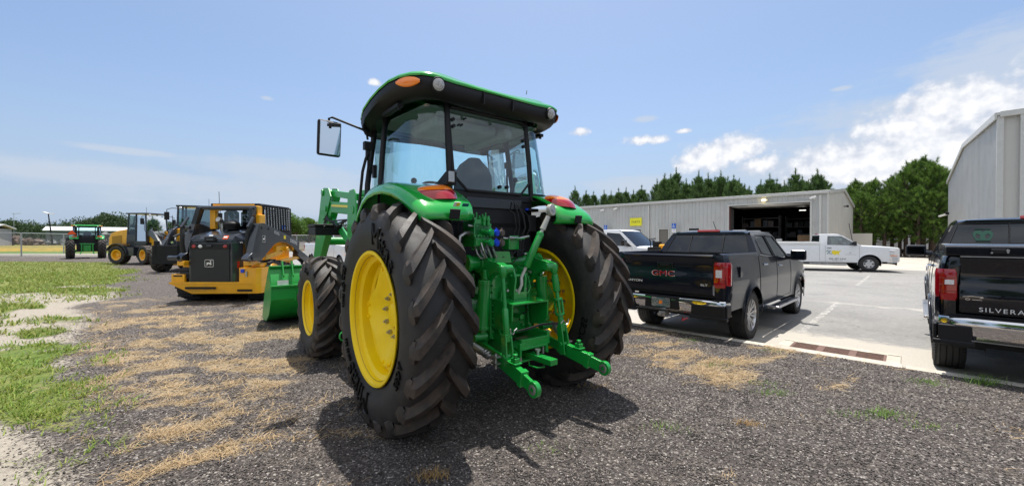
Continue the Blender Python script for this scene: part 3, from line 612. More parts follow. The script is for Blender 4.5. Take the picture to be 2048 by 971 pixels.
def hc_sign(x, z, lab):
    s_ = on_wall('parking_sign', lab, 'sign', x, z)
    MB().box((0, -.42, .17), (.34, .02, .40)).build('blue_panel', mat('sign_blue', (.01, .12, .55), .5), s_, bevel=.01)
    MB().box((0, -.42, -.22), (.34, .02, .28)).build('lower_panel', M['decalw'], s_, bevel=.01)
    MB().box((0, -.40, -1.25), (.05, .04, 2.9)).build('post', M['steel'], s_)
    sy = MB()
    def P(x_, y_): return (x_, -.434, .17 + y_)
    sy.sheet([[(.06 + .085 * math.cos(a) - .07, -.05 + .085 * math.sin(a)) for a in [R_(100) + R_(260) * k / 14 for k in range(15)]] + [(.06 + .06 * math.cos(a) - .07, -.05 + .06 * math.sin(a)) for a in [R_(360) - R_(260) * k / 14 for k in range(15)]]], P)
    sy.sheet([[(-.03, .13), (-.005, .13), (.0, -.01), (.06, -.01), (.09, -.10), (.07, -.11), (.04, -.035), (-.03, -.03)]], P).sheet([[(-.02 + .025 * math.cos(a), .155 + .025 * math.sin(a)) for a in [2 * math.pi * k / 10 for k in range(10)]]], P)
    sy.build('wheelchair_symbol', M['decalw'], s_, smooth=0, recalc=False)
    text('lettering', 'PERMIT', .07, lambda x_, y_, z_: (x_, -.433, -.17 + y_), M['blue'], s_); text('lettering', 'ONLY', .06, lambda x_, y_, z_: (x_, -.433, -.26 + y_), M['blue'], s_)
hc_sign(-9.83, 2.52, 'blue wheelchair parking sign beside the taupe door, right of the yellow sign'); hc_sign(-16.1, 2.52, 'blue wheelchair parking sign left of the glass door, half hidden by the white truck')
fll = on_wall('flood_light', 'lit flood light on the wall above the open roll-up door', 'light', -3.47, 4.36)
MB().box((0, -.06, 0), (.22, .12, .14)).build('lamp_housing', M['greysteel'], fll, bevel=.01)
MB().box((-.13, -.18, .0), (.22, .14, .10), Matrix.Rotation(R_(15), 3, 'X')).build('lamp_head', mat('lit_lamp', (1, .9, .5), .4, emis=(1, .82, .35), es=6), fll, bevel=.02)
for nm, lb, x_, z_ in (('security_camera', 'white security camera on the wall right of the open roll-up door', -.73, 4.33), ('wall_light', 'white wall light farthest left on the shop wall', -16.5, 4.28), ('security_camera', 'white security camera left of the yellow sign on the shop wall', -15.15, 4.35)):
    t_ = on_wall(nm, lb, 'camera' if 'camera' in nm else 'light', x_, z_)
    MB().bar((0, 0, -.06), (-.02, -.18, -.02), .04, .04).build('bracket', M['decalw'], t_)
    MB().bar((-.22, -.30, -.05), (.10, -.18, .06), .12, .12).build('camera_body' if 'camera' in nm else 'lamp_body', M['decalw'], t_, bevel=.02)
gw = thing('gable_light', 'dark flood light on the end wall of the shop building', 'light', A.matrix_basis @ Vector((.05, 8.2, 4.2)), A.rotation_euler.z * 57.2958)
MB().box((.1, 0, 0), (.2, .1, .08)).box((.25, .12, 0), (.12, .25, .14)).box((.25, -.12, 0), (.12, .2, .14)).build('lamp_head', M['black'], gw, bevel=.02)
ln = MB().box((0, 0, 1.05), (1.5, .06, 2.1)).build('sheet_panel', siding2, None); ln.location = A.matrix_basis @ Vector((.85, 12.0, 0)); ln.rotation_euler = (0, 0, A.rotation_euler.z); tag(ln, 'pale upright sheet panel at the end wall behind the white work pickup', 'panel')
po = MB().bar((0, 0, 0), (-.45, .3, 2.75), .04, .04).build('leaning_beam', M['cabgrey'], None); po.location = A.matrix_basis @ Vector((1.1, 4.5, 0)); po.rotation_euler = A.rotation_euler; tag(po, 'dark brown beam leaning against the end wall of the shop', 'beam')
# tall building on the right
Bd = local_frame('warehouse', 'tall pale metal warehouse at the right edge with a low-pitched gable', 'building', 18.0 * UX + 15 * UY, 18.0 * NX + 15 * NY)
BE, BD, BL = 6.15, 24.2, 30.0; bz = lambda y: BE + .075 * min(y, BD - y)
w = MB(); ribbed(w, 0, BL, 0, BE, 0, pitch=.91, dep=.045); w.build('front_wall', siding2, Bd, smooth=0)
w = MB(); ribbed(w, 0, BD, 0, 0, 0, ax='-', pitch=.305, dep=.02, zf=lambda a: bz(a)); w.build('end_wall', siding, Bd, smooth=0)
MB().add([(0, BD, 0), (BL, BD, 0), (BL, BD, BE), (0, BD, BE)], [(0, 1, 2, 3)]).add([(BL, 0, 0), (BL, BD, 0), (BL, BD, BE), (BL, BD / 2, bz(BD / 2)), (BL, 0, BE)], [(0, 1, 2, 3, 4)]).build('rear_walls', siding, Bd, smooth=0)
r = MB()
for (ya, yb) in ((-.15, BD / 2), (BD / 2, BD + .15)): r.prism([(ya, bz(ya) + .02), (yb, bz(yb) + .02), (yb, bz(yb) + .12), (ya, bz(ya) + .12)], -.12, BL + .1)
r.build('roof', trim, Bd, smooth=0)
MB().bar((-.10, -.15, BE - .02), (-.10, BD / 2, bz(BD / 2) - .02), .06, .22).bar((-.10, BD / 2, bz(BD / 2) - .02), (-.10, BD + .1, BE - .02), .06, .22).build('rake_trim', trim, Bd)
MB().box((BL / 2, -.14, BE + .03), (BL, .14, .20)).build('gutter', trim, Bd, bevel=.01); MB().box((.02, -.03, BE / 2), (.16, .14, BE)).build('corner_trim', trim, Bd)
for xx in (.55, 6.5): MB().box((xx, -.12, BE / 2), (.16, .14, BE - .1)).build('downspout', trim, Bd, bevel=.01)
bl = thing('wall_light', 'white flood light low on the end wall of the tall warehouse', 'light', Bd.matrix_basis @ Vector((-.05, 22.6, 3.6)), Bd.rotation_euler.z * 57.2958)
MB().box((-.1, 0, 0), (.2, .3, .2)).build('bracket', M['black'], bl, bevel=.02); MB().bar((-.1, 0, -.05), (-.5, .3, -.20), .25, .10).build('lamp_head', M['decalw'], bl, bevel=.03)
# ---------------------------------------------------------------- fences and far left things
def chain_mat():
    m = bpy.data.materials.new('chain_link_mesh'); m.use_nodes = True; t = NT(m.node_tree); uv = t.new('ShaderNodeTexCoord').outputs['Object']; sp = t.new('ShaderNodeSeparateXYZ'); t.put(sp.inputs[0], uv)
    a = t.math('ADD', sp.outputs[0], sp.outputs[2]); b = t.math('SUBTRACT', sp.outputs[0], sp.outputs[2])
    def ln(v): return t.math('LESS_THAN', t.math('ABSOLUTE', t.math('SUBTRACT', t.math('FRACT', t.math('MULTIPLY', v, 13.0)), .5)), .045)
    al = t.math('MAXIMUM', ln(a), ln(b)); tr = t.new('ShaderNodeBsdfTransparent'); mx = t.new('ShaderNodeMixShader'); p = t.n['Principled BSDF']; p.inputs['Base Color'].default_value = (.4, .4, .4, 1); p.inputs['Metallic'].default_value = .6
    t.put(mx.inputs[0], al); t.l.new(tr.outputs[0], mx.inputs[1]); t.l.new(p.outputs[0], mx.inputs[2]); t.l.new(mx.outputs[0], t.n['Material Output'].inputs[0]); return m
chain = chain_mat()
def fence(p, q, n, h, label, z=0):
    p, q = Vector((*p, z)), Vector((*q, z)); L = (q - p).length; a = math.degrees(math.atan2(q.y - p.y, q.x - p.x)); f = thing('chain_link_fence', label, 'fence', p, a)
    for k in range(n + 1): MB().cyl((L * k / n, 0, -.1), (L * k / n, 0, h + .03), .05, n=10).build('post', M['steel'], f)
    MB().cyl((0, 0, h), (L, 0, h), .035, n=8).build('top_rail', M['steel'], f)
    MB().add([(0, .02, .02), (L, .02, .02), (L, .02, h), (0, .02, h)], [(0, 1, 2, 3)]).build('mesh', chain, f, smooth=0)
fence((-66, 27.0), (-41.32, 34.1), 6, 1.98, 'galvanised chain link fence panel at the far left before the flower field')
fence((-41.32, 34.1), (-45.34, 40.96), 1, 1.98, 'chain link fence panel running back from the corner post at the far left')
fence((-45.34, 40.96), (-41.4, 43.2), 1, 1.98, 'chain link fence panel just left of the distant green tractor')
fence((-41.4, 43.2), (-12, 66), 9, 1.98, 'chain link fence far behind the yellow wheel loader')
fence(uv2xy(2, 52), uv2xy(14, 47), 4, 1.8, 'chain link fence in front of the pines between the shop and the warehouse', LZ)
strip_m = mat('pale_dirt_track', (.40, .37, .32), .95, var=.15)
# lamp post
lp = thing('street_lamp', 'tall dark lamp post with a white double head beyond the fence at the far left', 'street lamp', (-110.0, 97, 0))
MB().cyl((0, 0, 0), (-1.0, 0, 7.6), .16, .10, n=10).build('pole', M['black'], lp); MB().bar((-1.0, 0, 7.6), (-2.1, 0, 7.95), .45, .2).bar((-1.0, 0, 7.6), (.2, 0, 7.5), .4, .2).build('lamp_head', M['decalw'], lp, bevel=.05)
lp2 = thing('street_lamp', 'faint distant lamp post at the left edge behind the grey shed', 'street lamp', (-150, 122, 0))
MB().cyl((0, 0, 0), (0, 0, 9.2), .07, .05, n=8).build('pole', M['steel'], lp2); MB().bar((-.5, 0, 9.1), (2.0, 0, 9.2), .2, .08).build('lamp_head', M['steel'], lp2)
# far sheds
def shed(loc, rz, w_, d_, h_, label, roofc, wallc, rise=1.2):
    s_ = thing('shed', label, 'building', loc, rz)
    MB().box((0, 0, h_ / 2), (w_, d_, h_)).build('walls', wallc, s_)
    m = MB(); m.prism([(-d_ / 2 - .6, h_), (0, h_ + rise), (d_ / 2 + .6, h_), (d_ / 2 + .6, h_ + .2), (0, h_ + rise + .2), (-d_ / 2 - .6, h_ + .2)], -w_ / 2 - .6, w_ / 2 + .6); m.build('roof', roofc, s_, smooth=0)
    MB().box((w_ * .2, -d_ / 2 - .02, h_ * .35), (w_ * .12, .04, h_ * .7)).box((-w_ * .2, -d_ / 2 - .02, h_ * .35), (w_ * .12, .04, h_ * .7)).build('doors', M['cabgrey'], s_)
wr_ = mat('white_roof_metal', (.62, .62, .62), .5); wg = mat('grey_shed_wall', (.36, .36, .37), .7)
shed((-118, 86, 0), 38, 12, 14, 3.8, 'grey metal shed at the left edge beyond the flower field', wr_, wg, .8)
shed((-132, 128, 0), 43, 19, 12, 3.9, 'long white-roofed open barn behind the far small green tractor', wr_, M['cabgrey'], 1.2)  # dark wall colour stands for the shadow under the barn roof
shed((-90, 122, 0), 38, 10, 10, 2.9, 'pale grey roofed shed seen behind the yellow wheel loader', wr_, wg, 1.0)
# heaps of scrap and equipment beyond the field
rj = random.Random(3)
def scrap(px, y, w_, h_, label, mt, cat='scrap heap'):
    x = (px - 1024) / 810 * y; s_ = thing('scrap_heap', label, cat, (x, y, 0)); m = MB()
    for k in range(26):
        a, b = (rj.random() - .5) * w_, (rj.random() - .5) * 2.5; z = rj.random() * h_ * (1 - abs(a) / w_ * 1.4); s2 = .4 + rj.random() * 1.0
        m.box((a, b, max(.2, z)), (s2, s2 * .7, s2 * .6), Matrix.Rotation(rj.random() * 3, 3, Vector((rj.random(), rj.random(), rj.random())).normalized()))
    m.build('scrap', mt, s_)
jm1 = mat('rusty_junk', (.12, .08, .06), .8, var=.5, vscale=1.5, dirt=((.3, .28, .26), .5, .7, .6), dscale=1); jm2 = mat('mixed_junk', (.10, .11, .11), .8, var=.5, vscale=1.2, dirt=((.35, .33, .30), .5, .7, .5), dscale=1.2)
scrap(15, 96, 11, 3.0, 'rusty scrap heap at the far left edge beyond the flower field', jm1); scrap(52, 97, 9, 2.2, 'second rusty scrap heap beyond the flower field, right of the first', jm1)
scrap(84, 98, 7, 1.2, 'low dark equipment pile left of the dark lamp post', jm2); scrap(118, 99, 8, 1.4, 'low mixed pile right of the dark lamp post', jm2); scrap(222, 96, 10, 3.2, 'grey equipment clutter between the small tractor and the yellow loader', jm2)
# ---------------------------------------------------------------- big green tractor
def lerp_prof(prof, h):
    for (a, ra), (b, rb) in zip(prof, prof[1:]):
        if (a - h) * (b - h) <= 0 and a != b: return ra + (rb - ra) * (h - a) / (b - a)
    return prof[0][1]
def farm_tyre(R, rr, hw, lugh, n, lag, c, parent, name='tyre', seg=72, dens=9, lugw=.05, lr=0.0):
    Rc = R - lugh; rhw = hw * .86
    prof = [(-rhw, rr - .015), (-rhw * 1.02, rr + .02), (-hw * 1.07, rr + (Rc - rr) * .33), (-hw * 1.10, rr + (Rc - rr) * .55), (-hw * 1.04, rr + (Rc - rr) * .78), (-hw * .97, Rc - .045), (-hw * .86, Rc - .018), (-hw * .5, Rc - .003), (0, Rc)]
    prof = prof + [(-a, b) for a, b in prof[::-1][1:]]
    ty = MB().lathe(prof, c, seg, 'X').build(name, M['tyre'], parent, smooth=60)
    tread = [p for p in prof if abs(p[0]) <= hw * .98]
    m = MB(); ht = hw * .97
    for s in (-1, 1):
        for k in range(n):
            th0 = 2 * math.pi * (k + (.5 if s > 0 else 0)) / n + lr; rows = []
            for i in range(dens + 3):
                t = i / (dens - 1)
                if t <= 1: h = -.012 + (ht + .012) * t; top = R - .030 * (abs(h) / ht) ** 3; base = lerp_prof(prof[4:-4], -abs(h)) - .012; th = th0 + lag * t ** .92
                else:
                    e = (i - dens + 1) / 3; h = ht + .016 * e - .004 * e * e; top = R - .030 - .10 * e; base = top - .05; th = th0 + lag + .03 * e
                w = (lugw * (.78 + .45 * min(t, 1)) * 1.25) / R; wb = w * 2.15; hh = s * h
                if t > 1:   # run down the shoulder: turn the section sideways
                    hb = s * (hw * 1.0); rowsP = []
                    for dth, hx, r in ((wb, hb, top - .012), (w * .9, s * (h + .012), top), (-w * .9, s * (h + .012), top), (-wb, hb, top - .012)): rowsP.append((c[0] + hx, c[1] + r * math.cos(th + dth / 2), c[2] + r * math.sin(th + dth / 2)))
                    rows.append(rowsP); continue
                rows.append([(c[0] + hh, c[1] + r * math.cos(th + dth / 2), c[2] + r * math.sin(th + dth / 2)) for dth, r in ((wb, base), (w, top), (-w, top), (-wb, base))])
            m.grid(rows); m.add(rows[0], [(0, 1, 2, 3)]); m.add(rows[-1], [(0, 1, 2, 3)])
    m.build('tread', M['lug'], parent, smooth=32)
    return ty
def sidewall(R, rr, hw, lugh, r):
    Rc = R - lugh; k = [(rr, hw * .88), (rr + (Rc - rr) * .33, hw * 1.07), (rr + (Rc - rr) * .55, hw * 1.10), (rr + (Rc - rr) * .78, hw * 1.04), (Rc - .045, hw * .97), (Rc, hw * .8)]
    for (a, x), (b, y) in zip(k, k[1:]):
        if a <= r <= b: return x + (y - x) * (r - a) / (b - a)
    return k[0][1]
def farm_wheel(name, c, side, R, rr, hw, rhw, lugh, n, lag, parent, dish, lobes, bolts, words, lr=0):
    """side = +1 when the outer face looks to +X"""
    s = side; o = []
    prof = [(rhw, rr + .028), (rhw + .006, rr + .022), (rhw + .004, rr + .006), (rhw - .012, rr - .006), (rhw - .055, rr - .014), (rhw - .075, rr - .045), (rhw - .14, rr - .055), (rhw - .155, rr - .085), (-.02, rr - .09), (-rhw + .13, rr - .085), (-rhw + .10, rr - .04), (-rhw + .05, rr - .014), (-rhw + .012, rr - .006), (-rhw, rr + .026)]
    m = MB().lathe([(s * a, b) for a, b in prof], c, 72, 'X')
    w = m.build(name, M['yellow'], parent, smooth=28, solid=.006)
    d = MB(); hd = rhw - dish; ring = []
    for k in range(96):
        a = 2 * math.pi * k / 96; ring.append((a, rr - .088 - (.052 * (1 - math.cos(lobes * a)) if lobes else 0)))
    rows = []
    for hh, f in (((hd + .035, 1.0), (hd + .085, .975), (hd + .08, .93), (hd + .06, .80), (hd, .50), (hd, .30)) if bolts else ((hd - .03, 1.0), (hd, .93), (hd + .008, .80), (hd - .03, .52), (hd - .03, .30))):
        rows.append([(c[0] + s * hh, c[1] + r * f * math.cos(a), c[2] + r * f * math.sin(a)) for a, r in ring])
    d.grid(rows, True)
    d.build('wheel_disc', M['yellow'], w, smooth=40, solid=.012)
    hb = MB().lathe([(s * (hd - .10), .0), (s * (hd - .10), .15), (s * (hd - .035), .15), (s * (hd - .02), .10), (s * (hd + .03), .09), (s * (hd + .04), .05), (s * (hd + .04), 0.0)], c, 28, 'X')
    hb.build('hub', M['yellow'], w, smooth=30)
    if bolts:
        b = MB(); rb = .165
        for k in range(bolts):
            a = 2 * math.pi * (k + .3) / bolts; y, z = c[1] + rb * math.cos(a), c[2] + rb * math.sin(a)
            b.cyl((c[0] + s * (hd - .01), y, z), (c[0] + s * (hd + .03), y, z), .020, n=6); b.cyl((c[0] + s * (hd + .03), y, z), (c[0] + s * (hd + .047), y, z), .010, n=8)
            b.cyl((c[0] + s * (hd - .06), y, z), (c[0] + s * (hd - .085), y, z), .018, n=6)
        b.build('wheel_bolts', M['steel'], w)
        if lobes:
            lg = MB()
            for k in range(lobes):
                a = 2 * math.pi * k / lobes; Q = Matrix.Rotation(a, 3, 'X')
                for sg in (-1, 1):
                    p = Q @ Vector((0, rr - .12, sg * .05)); lg.cyl((c[0] + s * (hd + .02), c[1] + p.y, c[2] + p.z), (c[0] + s * (hd + .10), c[1] + p.y, c[2] + p.z), .015, n=8)
                    p2 = Q @ Vector((0, rr - .105, sg * .05)); lg.box((c[0] + s * (hd + .06), c[1] + p2.y, c[2] + p2.z), (.05, .05, .05), Q)
            lg.build('rim_clamps', M['yellow'], w, bevel=.004)
    farm_tyre(R, rr, hw, lugh, n, lag, c, w, lr=lr)
    xs = hw * 1.10 + .002
    for (string, size, ang, rad) in words:
        vs, fs = text_pts(string, size, 0.0, space=1.0); mm = MB(); P = []
        for x, y, z in vs:
            r = rad + y; a = ang - s * (x / rad)
            bul = sidewall(R, rr, hw, lugh, r) + .009
            P.append((c[0] + s * bul, c[1] + r * math.cos(a), c[2] + r * math.sin(a)))
        mm.add(P, fs); mm.build('raised_lettering', M['letter'], w, smooth=0, recalc=False, merge=1e-7, solid=.012)
    return w
def bend_left(pt, ang): pass
T = thing('tractor', 'large green tractor with black cab and yellow wheels, seen from behind in the foreground', 'tractor', (-.200, 3.766, 0), 38.06)
RW = [('Mitas', .235, R_(120), .640), ('AC85', .085, R_(25), .66), ('AC85', .085, R_(205), .66), ('Mitas', .235, R_(292), .640), ('460/85 R38', .045, R_(10), .62), ('460/85 R38', .045, R_(325), .60)]
for s in (-1, 1):
    farm_wheel('rear_wheel', (-.90 if s < 0 else .80, 0, .85), s, .885, .485, .218, .212, .056, 20, .33, T, .20, 4, 10, RW if s < 0 else [], lr=.09)
    farm_wheel('front_wheel', (s * .895, 2.42, .60), s, .635, .315, .178, .165, .040, 18, .36, T, .11, 0, 0, [('Mitas', .09, R_(100), .47)] if s < 0 else [], lr=.1)
# lettering on the inner side of the far tyre, facing the camera
def side_words(string, size, ang, rad, parent, X):
    vs, fs = text_pts(string, size); mm = MB(); mm.add([(X - sidewall(.885, .485, .218, .056, rad + y) - .004, (rad + y) * math.cos(ang - x / rad), .85 + (rad + y) * math.sin(ang - x / rad)) for x, y, z in vs], fs)
    mm.build('raised_lettering', M['letter'], parent, smooth=0, recalc=False, merge=1e-7, solid=.006)
rwheels = [o for o in bpy.data.objects if o.name.startswith('rear_wheel')]
side_words('AC85', .10, R_(198), .66, rwheels[1], .80)
MB().sheet([[(-.10, -.03), (-.06, .035), (.06, .045), (.12, -.02), (.1, -.035)]], lambda a, b: (.765, -.12 + a * .9, 1.235 + b)).build('sticker', M['decalw'], rwheels[1], smooth=0, solid=.002)
text('sticker_letter', 'Z', .06, lambda x, y, z: (.760, -.13 - x, 1.235 + y), M['redpaint'], rwheels[1], extrude=.0)
# ---- fenders
def fender(s):
    crest = [(1.02, 1.40), (.98, 1.58), (.88, 1.75), (.74, 1.86), (.60, 1.91), (.42, 1.93), (.2, 1.925), (0, 1.89), (-.13, 1.85), (-.25, 1.80), (-.35, 1.745), (-.42, 1.69), (-.465, 1.63), (-.475, 1.585), (-.465, 1.565)]
    rows = []
    for i, (y, z) in enumerate(crest):
        t = i / (len(crest) - 1); xo = .945 - (.07 * max(0, (t - .6) / .4) ** 1.5)
        nx = (-.1 if y > .4 else 0)
        row = []
        for dx, dz in ((0, -.10), (.002, -.07), (.012, -.042), (.035, -.018), (.07, -.005), (.14, 0), (.26, .004), (.38, .004), (xo - .455, .0)):
            k = max(0, (t - .72) / .28); yy = y + (-dz) * (.55 * k + (.0 if y < .4 else -.35) + .0)
            row.append((s * (xo - dx), yy + (-.02 * k if 0 < dx < .4 else 0) + .11 * k * min(1, dx / .45) ** 1.5 + .015 * k, z + dz * (1 - .75 * k) + .03 * k))
        rows.append(row)
    f = MB().grid(rows).build('fender', M['green'], T, smooth=60, solid=.014)
    # tail light moulded on the rear shoulder
    for nm, mt, z0, z1 in (('tail_lamp', M['red'], -.02, .055), ('turn_signal', M['orange'], .055, .105)):
        rr = []
        for j in range(8):
            zz = z0 + (z1 - z0) * j / 7; kk = (1 - min(.999, max(0, zz) / .106) ** 2.4) ** .5; row = []
            for i in range(21):
                a = math.pi * (i / 20) * 1.0; row.append((s * .675 + .168 * (.25 + .75 * kk) * math.cos(a), -.20 - (.15 * kk + .025) * math.sin(a) ** .8 + .05 * zz / .1, 1.775 + zz + .012 * math.cos(a) * s * -1))
            rr.append(row)
        m = MB().grid(rr); n = len(rr[0])
        m.add(rr[-1], [tuple(range(n))]); m.build(nm, mt, f, smooth=50)
    MB().box((s * .66, -.487, 1.635), (.085, .016, .075), Matrix.Rotation(R_(14), 3, 'X')).build('socket_cover', M['black'], f, bevel=.006)
    # black inner shield between fender and cab
    return f
fl = [fender(-1), fender(1)]
MB().box((-.62, -.448, 1.71), (.055, .004, .042), Matrix.Rotation(R_(40), 3, 'X')).build('dealer_sticker', M['decalw'], fl[0])
MB().box((-.612, -.452, 1.71), (.026, .004, .026), Matrix.Rotation(R_(40), 3, 'X')).build('dealer_sticker_mark', M['decaly'], fl[0])
MB().box((-.545, -.448, 1.71), (.055, .004, .030), Matrix.Rotation(R_(40), 3, 'X')).build('green_sticker', M['decalg'], fl[0])
# ---- cab body
cb_ = MB()
cb_.box((0, .62, 1.30), (.90, 1.36, .62)); cb_.box((0, .02, 1.70), (.915, .16, .30)); cb_.box((0, .68, 1.78), (.915, 1.2, .24))
cb_.box((0, -.045, 1.835), (.86, .05, .07)); cb_.box((0, 0.06, 1.25), (.9, .1, .7))
cab = cb_.build('cab_base', M['black'], T, bevel=.012)
MB().box((0, -.075, 1.775), (.62, .012, .09)).build('lower_window', M['blackgloss'], cab, bevel=.004)
MB().tube([(-.455, -.05, 1.83), (-.452, -.02, 2.2), (-.44, .04, 2.66)], .026, 10).tube([(.455, -.05, 1.83), (.452, -.02, 2.2), (.44, .04, 2.66)], .026, 10)\
    .tube([(-.79, .66, 1.88), (-.77, .68, 2.2), (-.715, .72, 2.66)], .026, 10).tube([(.79, .66, 1.88), (.77, .68, 2.2), (.715, .72, 2.66)], .026, 10)\
    .tube([(-.80, 1.06, 1.40), (-.78, 1.06, 2.0), (-.70, 1.05, 2.62)], .028, 10).tube([(.80, 1.06, 1.4), (.78, 1.06, 2.0), (.70, 1.05, 2.62)], .028, 10).build('cab_posts', M['black'], cab, smooth=60)
# rear window
win = [(-.30, 1.875), (.30, 1.875), (.425, 2.0), (.432, 2.56), (.40, 2.60), (-.40, 2.60), (-.432, 2.56), (-.425, 2.0)]
def rw(x, z): return (x, -.075 + (z - 1.88) * .14, z)
MB().sheet([win], rw).build('rear_window', M['teal'], cab, smooth=0)
wl = [Vector(rw(*p)) for p in win]; MB().tube(wl + [wl[0]], .013, 6).build('rear_window_seal', M['rubber'], cab)
bt = MB()
for x, z in ((-.395, 2.43), (-.395, 2.49), (-.27, 2.52), (-.31, 2.455), (-.34, 2.45), (.39, 2.42), (.39, 2.36), (.05, 1.93), (.135, 1.935)): p = rw(x, z); bt.cyl((p[0], p[1] - .02, p[2]), (p[0], p[1] + .012, p[2]), .016 if abs(x) > .36 or z < 2 else .009, n=12)
bt.build('window_buttons', M['black'], cab)
# curved quarter glass and door glass
for s in (-1, 1):
    bot = [(.462, -.055), (.53, -.065), (.60, -.055), (.67, -.02), (.73, .05), (.775, .16), (.80, .35), (.80, .64)]
    top = [(.447, .035), (.50, .03), (.55, .045), (.60, .08), (.645, .15), (.68, .27), (.70, .42), (.715, .70)]
    rows = []
    for i in range(9):
        t = i / 8; rows.append([(s * (a[0] * (1 - t) + b[0] * t), a[1] * (1 - t) + b[1] * t, 1.885 + .775 * t) for a, b in zip(bot, top)])
    MB().grid(rows).build('quarter_glass', M['teal2'], cab, smooth=80)
    MB().tube(rows[0], .014, 6).tube([r[0] for r in rows], .016, 6).tube(rows[-1], .022, 6).build('quarter_glass_seal', M['rubber'], cab)
    MB().sheet([[(.70, 1.45), (1.04, 1.45), (1.04, 2.60), (.74, 2.62)]], lambda y, z, s=s: (s * (.80 - .115 * max(0, (z - 1.9)) / .7), y, z)).build('door_glass', M['teal'], cab, smooth=0)
    MB().tube([(s * .79, .70, 1.55), (s * .815, .71, 1.56)], .012).build('door_hinge', M['black'], cab)
ws = []
for i in range(9):
    x = -.70 + 1.4 * i / 8; ws.append([(x, 1.29 - .20 * (x / .7) ** 2, 1.35), (x, 1.30 - .20 * (x / .7) ** 2, 2.0), (x * .99, 1.20 - .14 * (x / .7) ** 2, 2.60)])
MB().grid(ws).build('windshield', M['teal'], cab, smooth=80)
MB().tube([(-.70, 1.09, 1.4), (-.55, 1.17, 1.38), (0, 1.29, 1.36), (.55, 1.17, 1.38), (.70, 1.09, 1.4)], .03, 8).box((0, 1.15, 1.2), (1.2, .12, .3)).build('cowl', M['black'], cab)
# ---- roof
plan = [(0, -.235), (.25, -.235), (.45, -.235), (.57, -.238), (.66, -.235), (.74, -.20), (.81, -.12), (.865, .0), (.90, .15), (.92, .35), (.925, .55), (.92, .75), (.89, .92), (.82, 1.05), (.70, 1.15), (.50, 1.24), (.25, 1.28), (.12, 1.29)]
ez = [2.742, 2.742, 2.742, 2.746, 2.752, 2.757, 2.76, 2.757, 2.75, 2.728, 2.70, 2.66, 2.61, 2.585, 2.58, 2.60, 2.62, 2.63]
plan = [(x, y + .085 * max(0, min(1, (.35 - y) / .5))) for x, y in plan]
full = [(x, y, z) for (x, y), z in zip(plan, ez)] + [(-x, y, z) for (x, y), z in list(zip(plan, ez))[::-1][:-1]]
cx, cy = 0, .50
def ring(inset, dz, zt=None, k=1.0):
    out = []
    for x, y, z in full:
        v = Vector((x - cx, y - cy)); L = v.length; v = v * ((L - inset) / L); zz = z + dz if zt is None else zt + (z - 2.70) * k
        out.append((cx + v.x, cy + v.y, zz))
    return out
cap = MB().grid([ring(0, -.008), ring(-.006, .004), ring(.004, .020), ring(.03, .036), ring(.08, .050), ring(.14, 0, 2.805, .55), ring(.19, 0, 2.835, .3), ring(.33, 0, 2.855, .12), ring(.50, 0, 2.862, 0)], True)
cap.add(ring(.50, 0, 2.862, 0), [tuple(range(len(full)))]); roof = cap.build('roof', M['green'], T, smooth=50)
low = MB().grid([ring(.012, -.004), ring(.0, -.03), ring(.012, -.085), ring(.035, 0, 2.615, .45), ring(.09, 0, 2.59, .35), ring(.15, 0, 2.59, .3), ring(.20, 0, 2.61, .2)], True)
low.build('roof_shell', M['black'], roof, smooth=50)
rb = MB()
for x, y in ((-.18, -.152), (.14, -.152)): rb.box((x, y, 2.675), (.012, .03, .10))
for s in (-1, 1): rb.box((s * .80, .35, 2.575), (.05, .35, .03)); rb.cyl((s * .80, .2, 2.57), (s * .80, .2, 2.54), .014)
rb.build('roof_ribs', M['black'], roof)
MB().sheet([[(-.62, .06), (.62, .06), (.68, .7), (.60, 1.0), (-.60, 1.0), (-.68, .7)]], lambda x, y: (x, y, 2.585)).build('headliner', M['headliner'], roof, smooth=0, solid=.02)
hs = MB().box((-.1, .50, 2.53), (.7, .55, .10)).box((.30, .5, 2.50), (.10, .8, .12)); hs.build('roof_console', M['headliner'], roof, bevel=.04)
for s in (-1, 1):
    c0 = Vector((s * .612, -.105, 2.70)); d = Vector((s * .12, -1, -.22)).normalized()
    lh = MB().tube([c0 - d * .03, c0 + d * .045, c0 + d * .06], [.048, .062, .058], 20).box(c0 + Vector((0, .03, .03)), (.05, .07, .05)).build('work_light', M['black'], roof, smooth=40)
    MB().tube([c0 + d * .058, c0 + d * .068, c0 + d * .072], [.050, .045, .02], 20).build('lens', M['lens'], lh, smooth=60)
    ol = []
    for i in range(9):
        t = i / 8; a = Vector((s * .755, -.115, 2.700)).lerp(Vector((s * .872, .085, 2.715)), t); n_ = Vector((s * .85, -.50, -.1)).normalized(); w_ = math.sin(math.pi * min(max(t, .02), .98)) ** .5
        ol.append([tuple(a + Vector((0, 0, .042 * w_ * math.cos(b))) + n_ * (.004 + .022 * w_ * max(0, math.sin(b)))) for b in [math.pi * j / 8 for j in range(9)]])
    MB().grid(ol).build('marker_lamp', M['orange'], roof, smooth=60)
MB().tube([(.35, -.1, 2.84), (.40, -.05, 2.90)], .004, 6).build('roof_antenna', M['black'], roof)
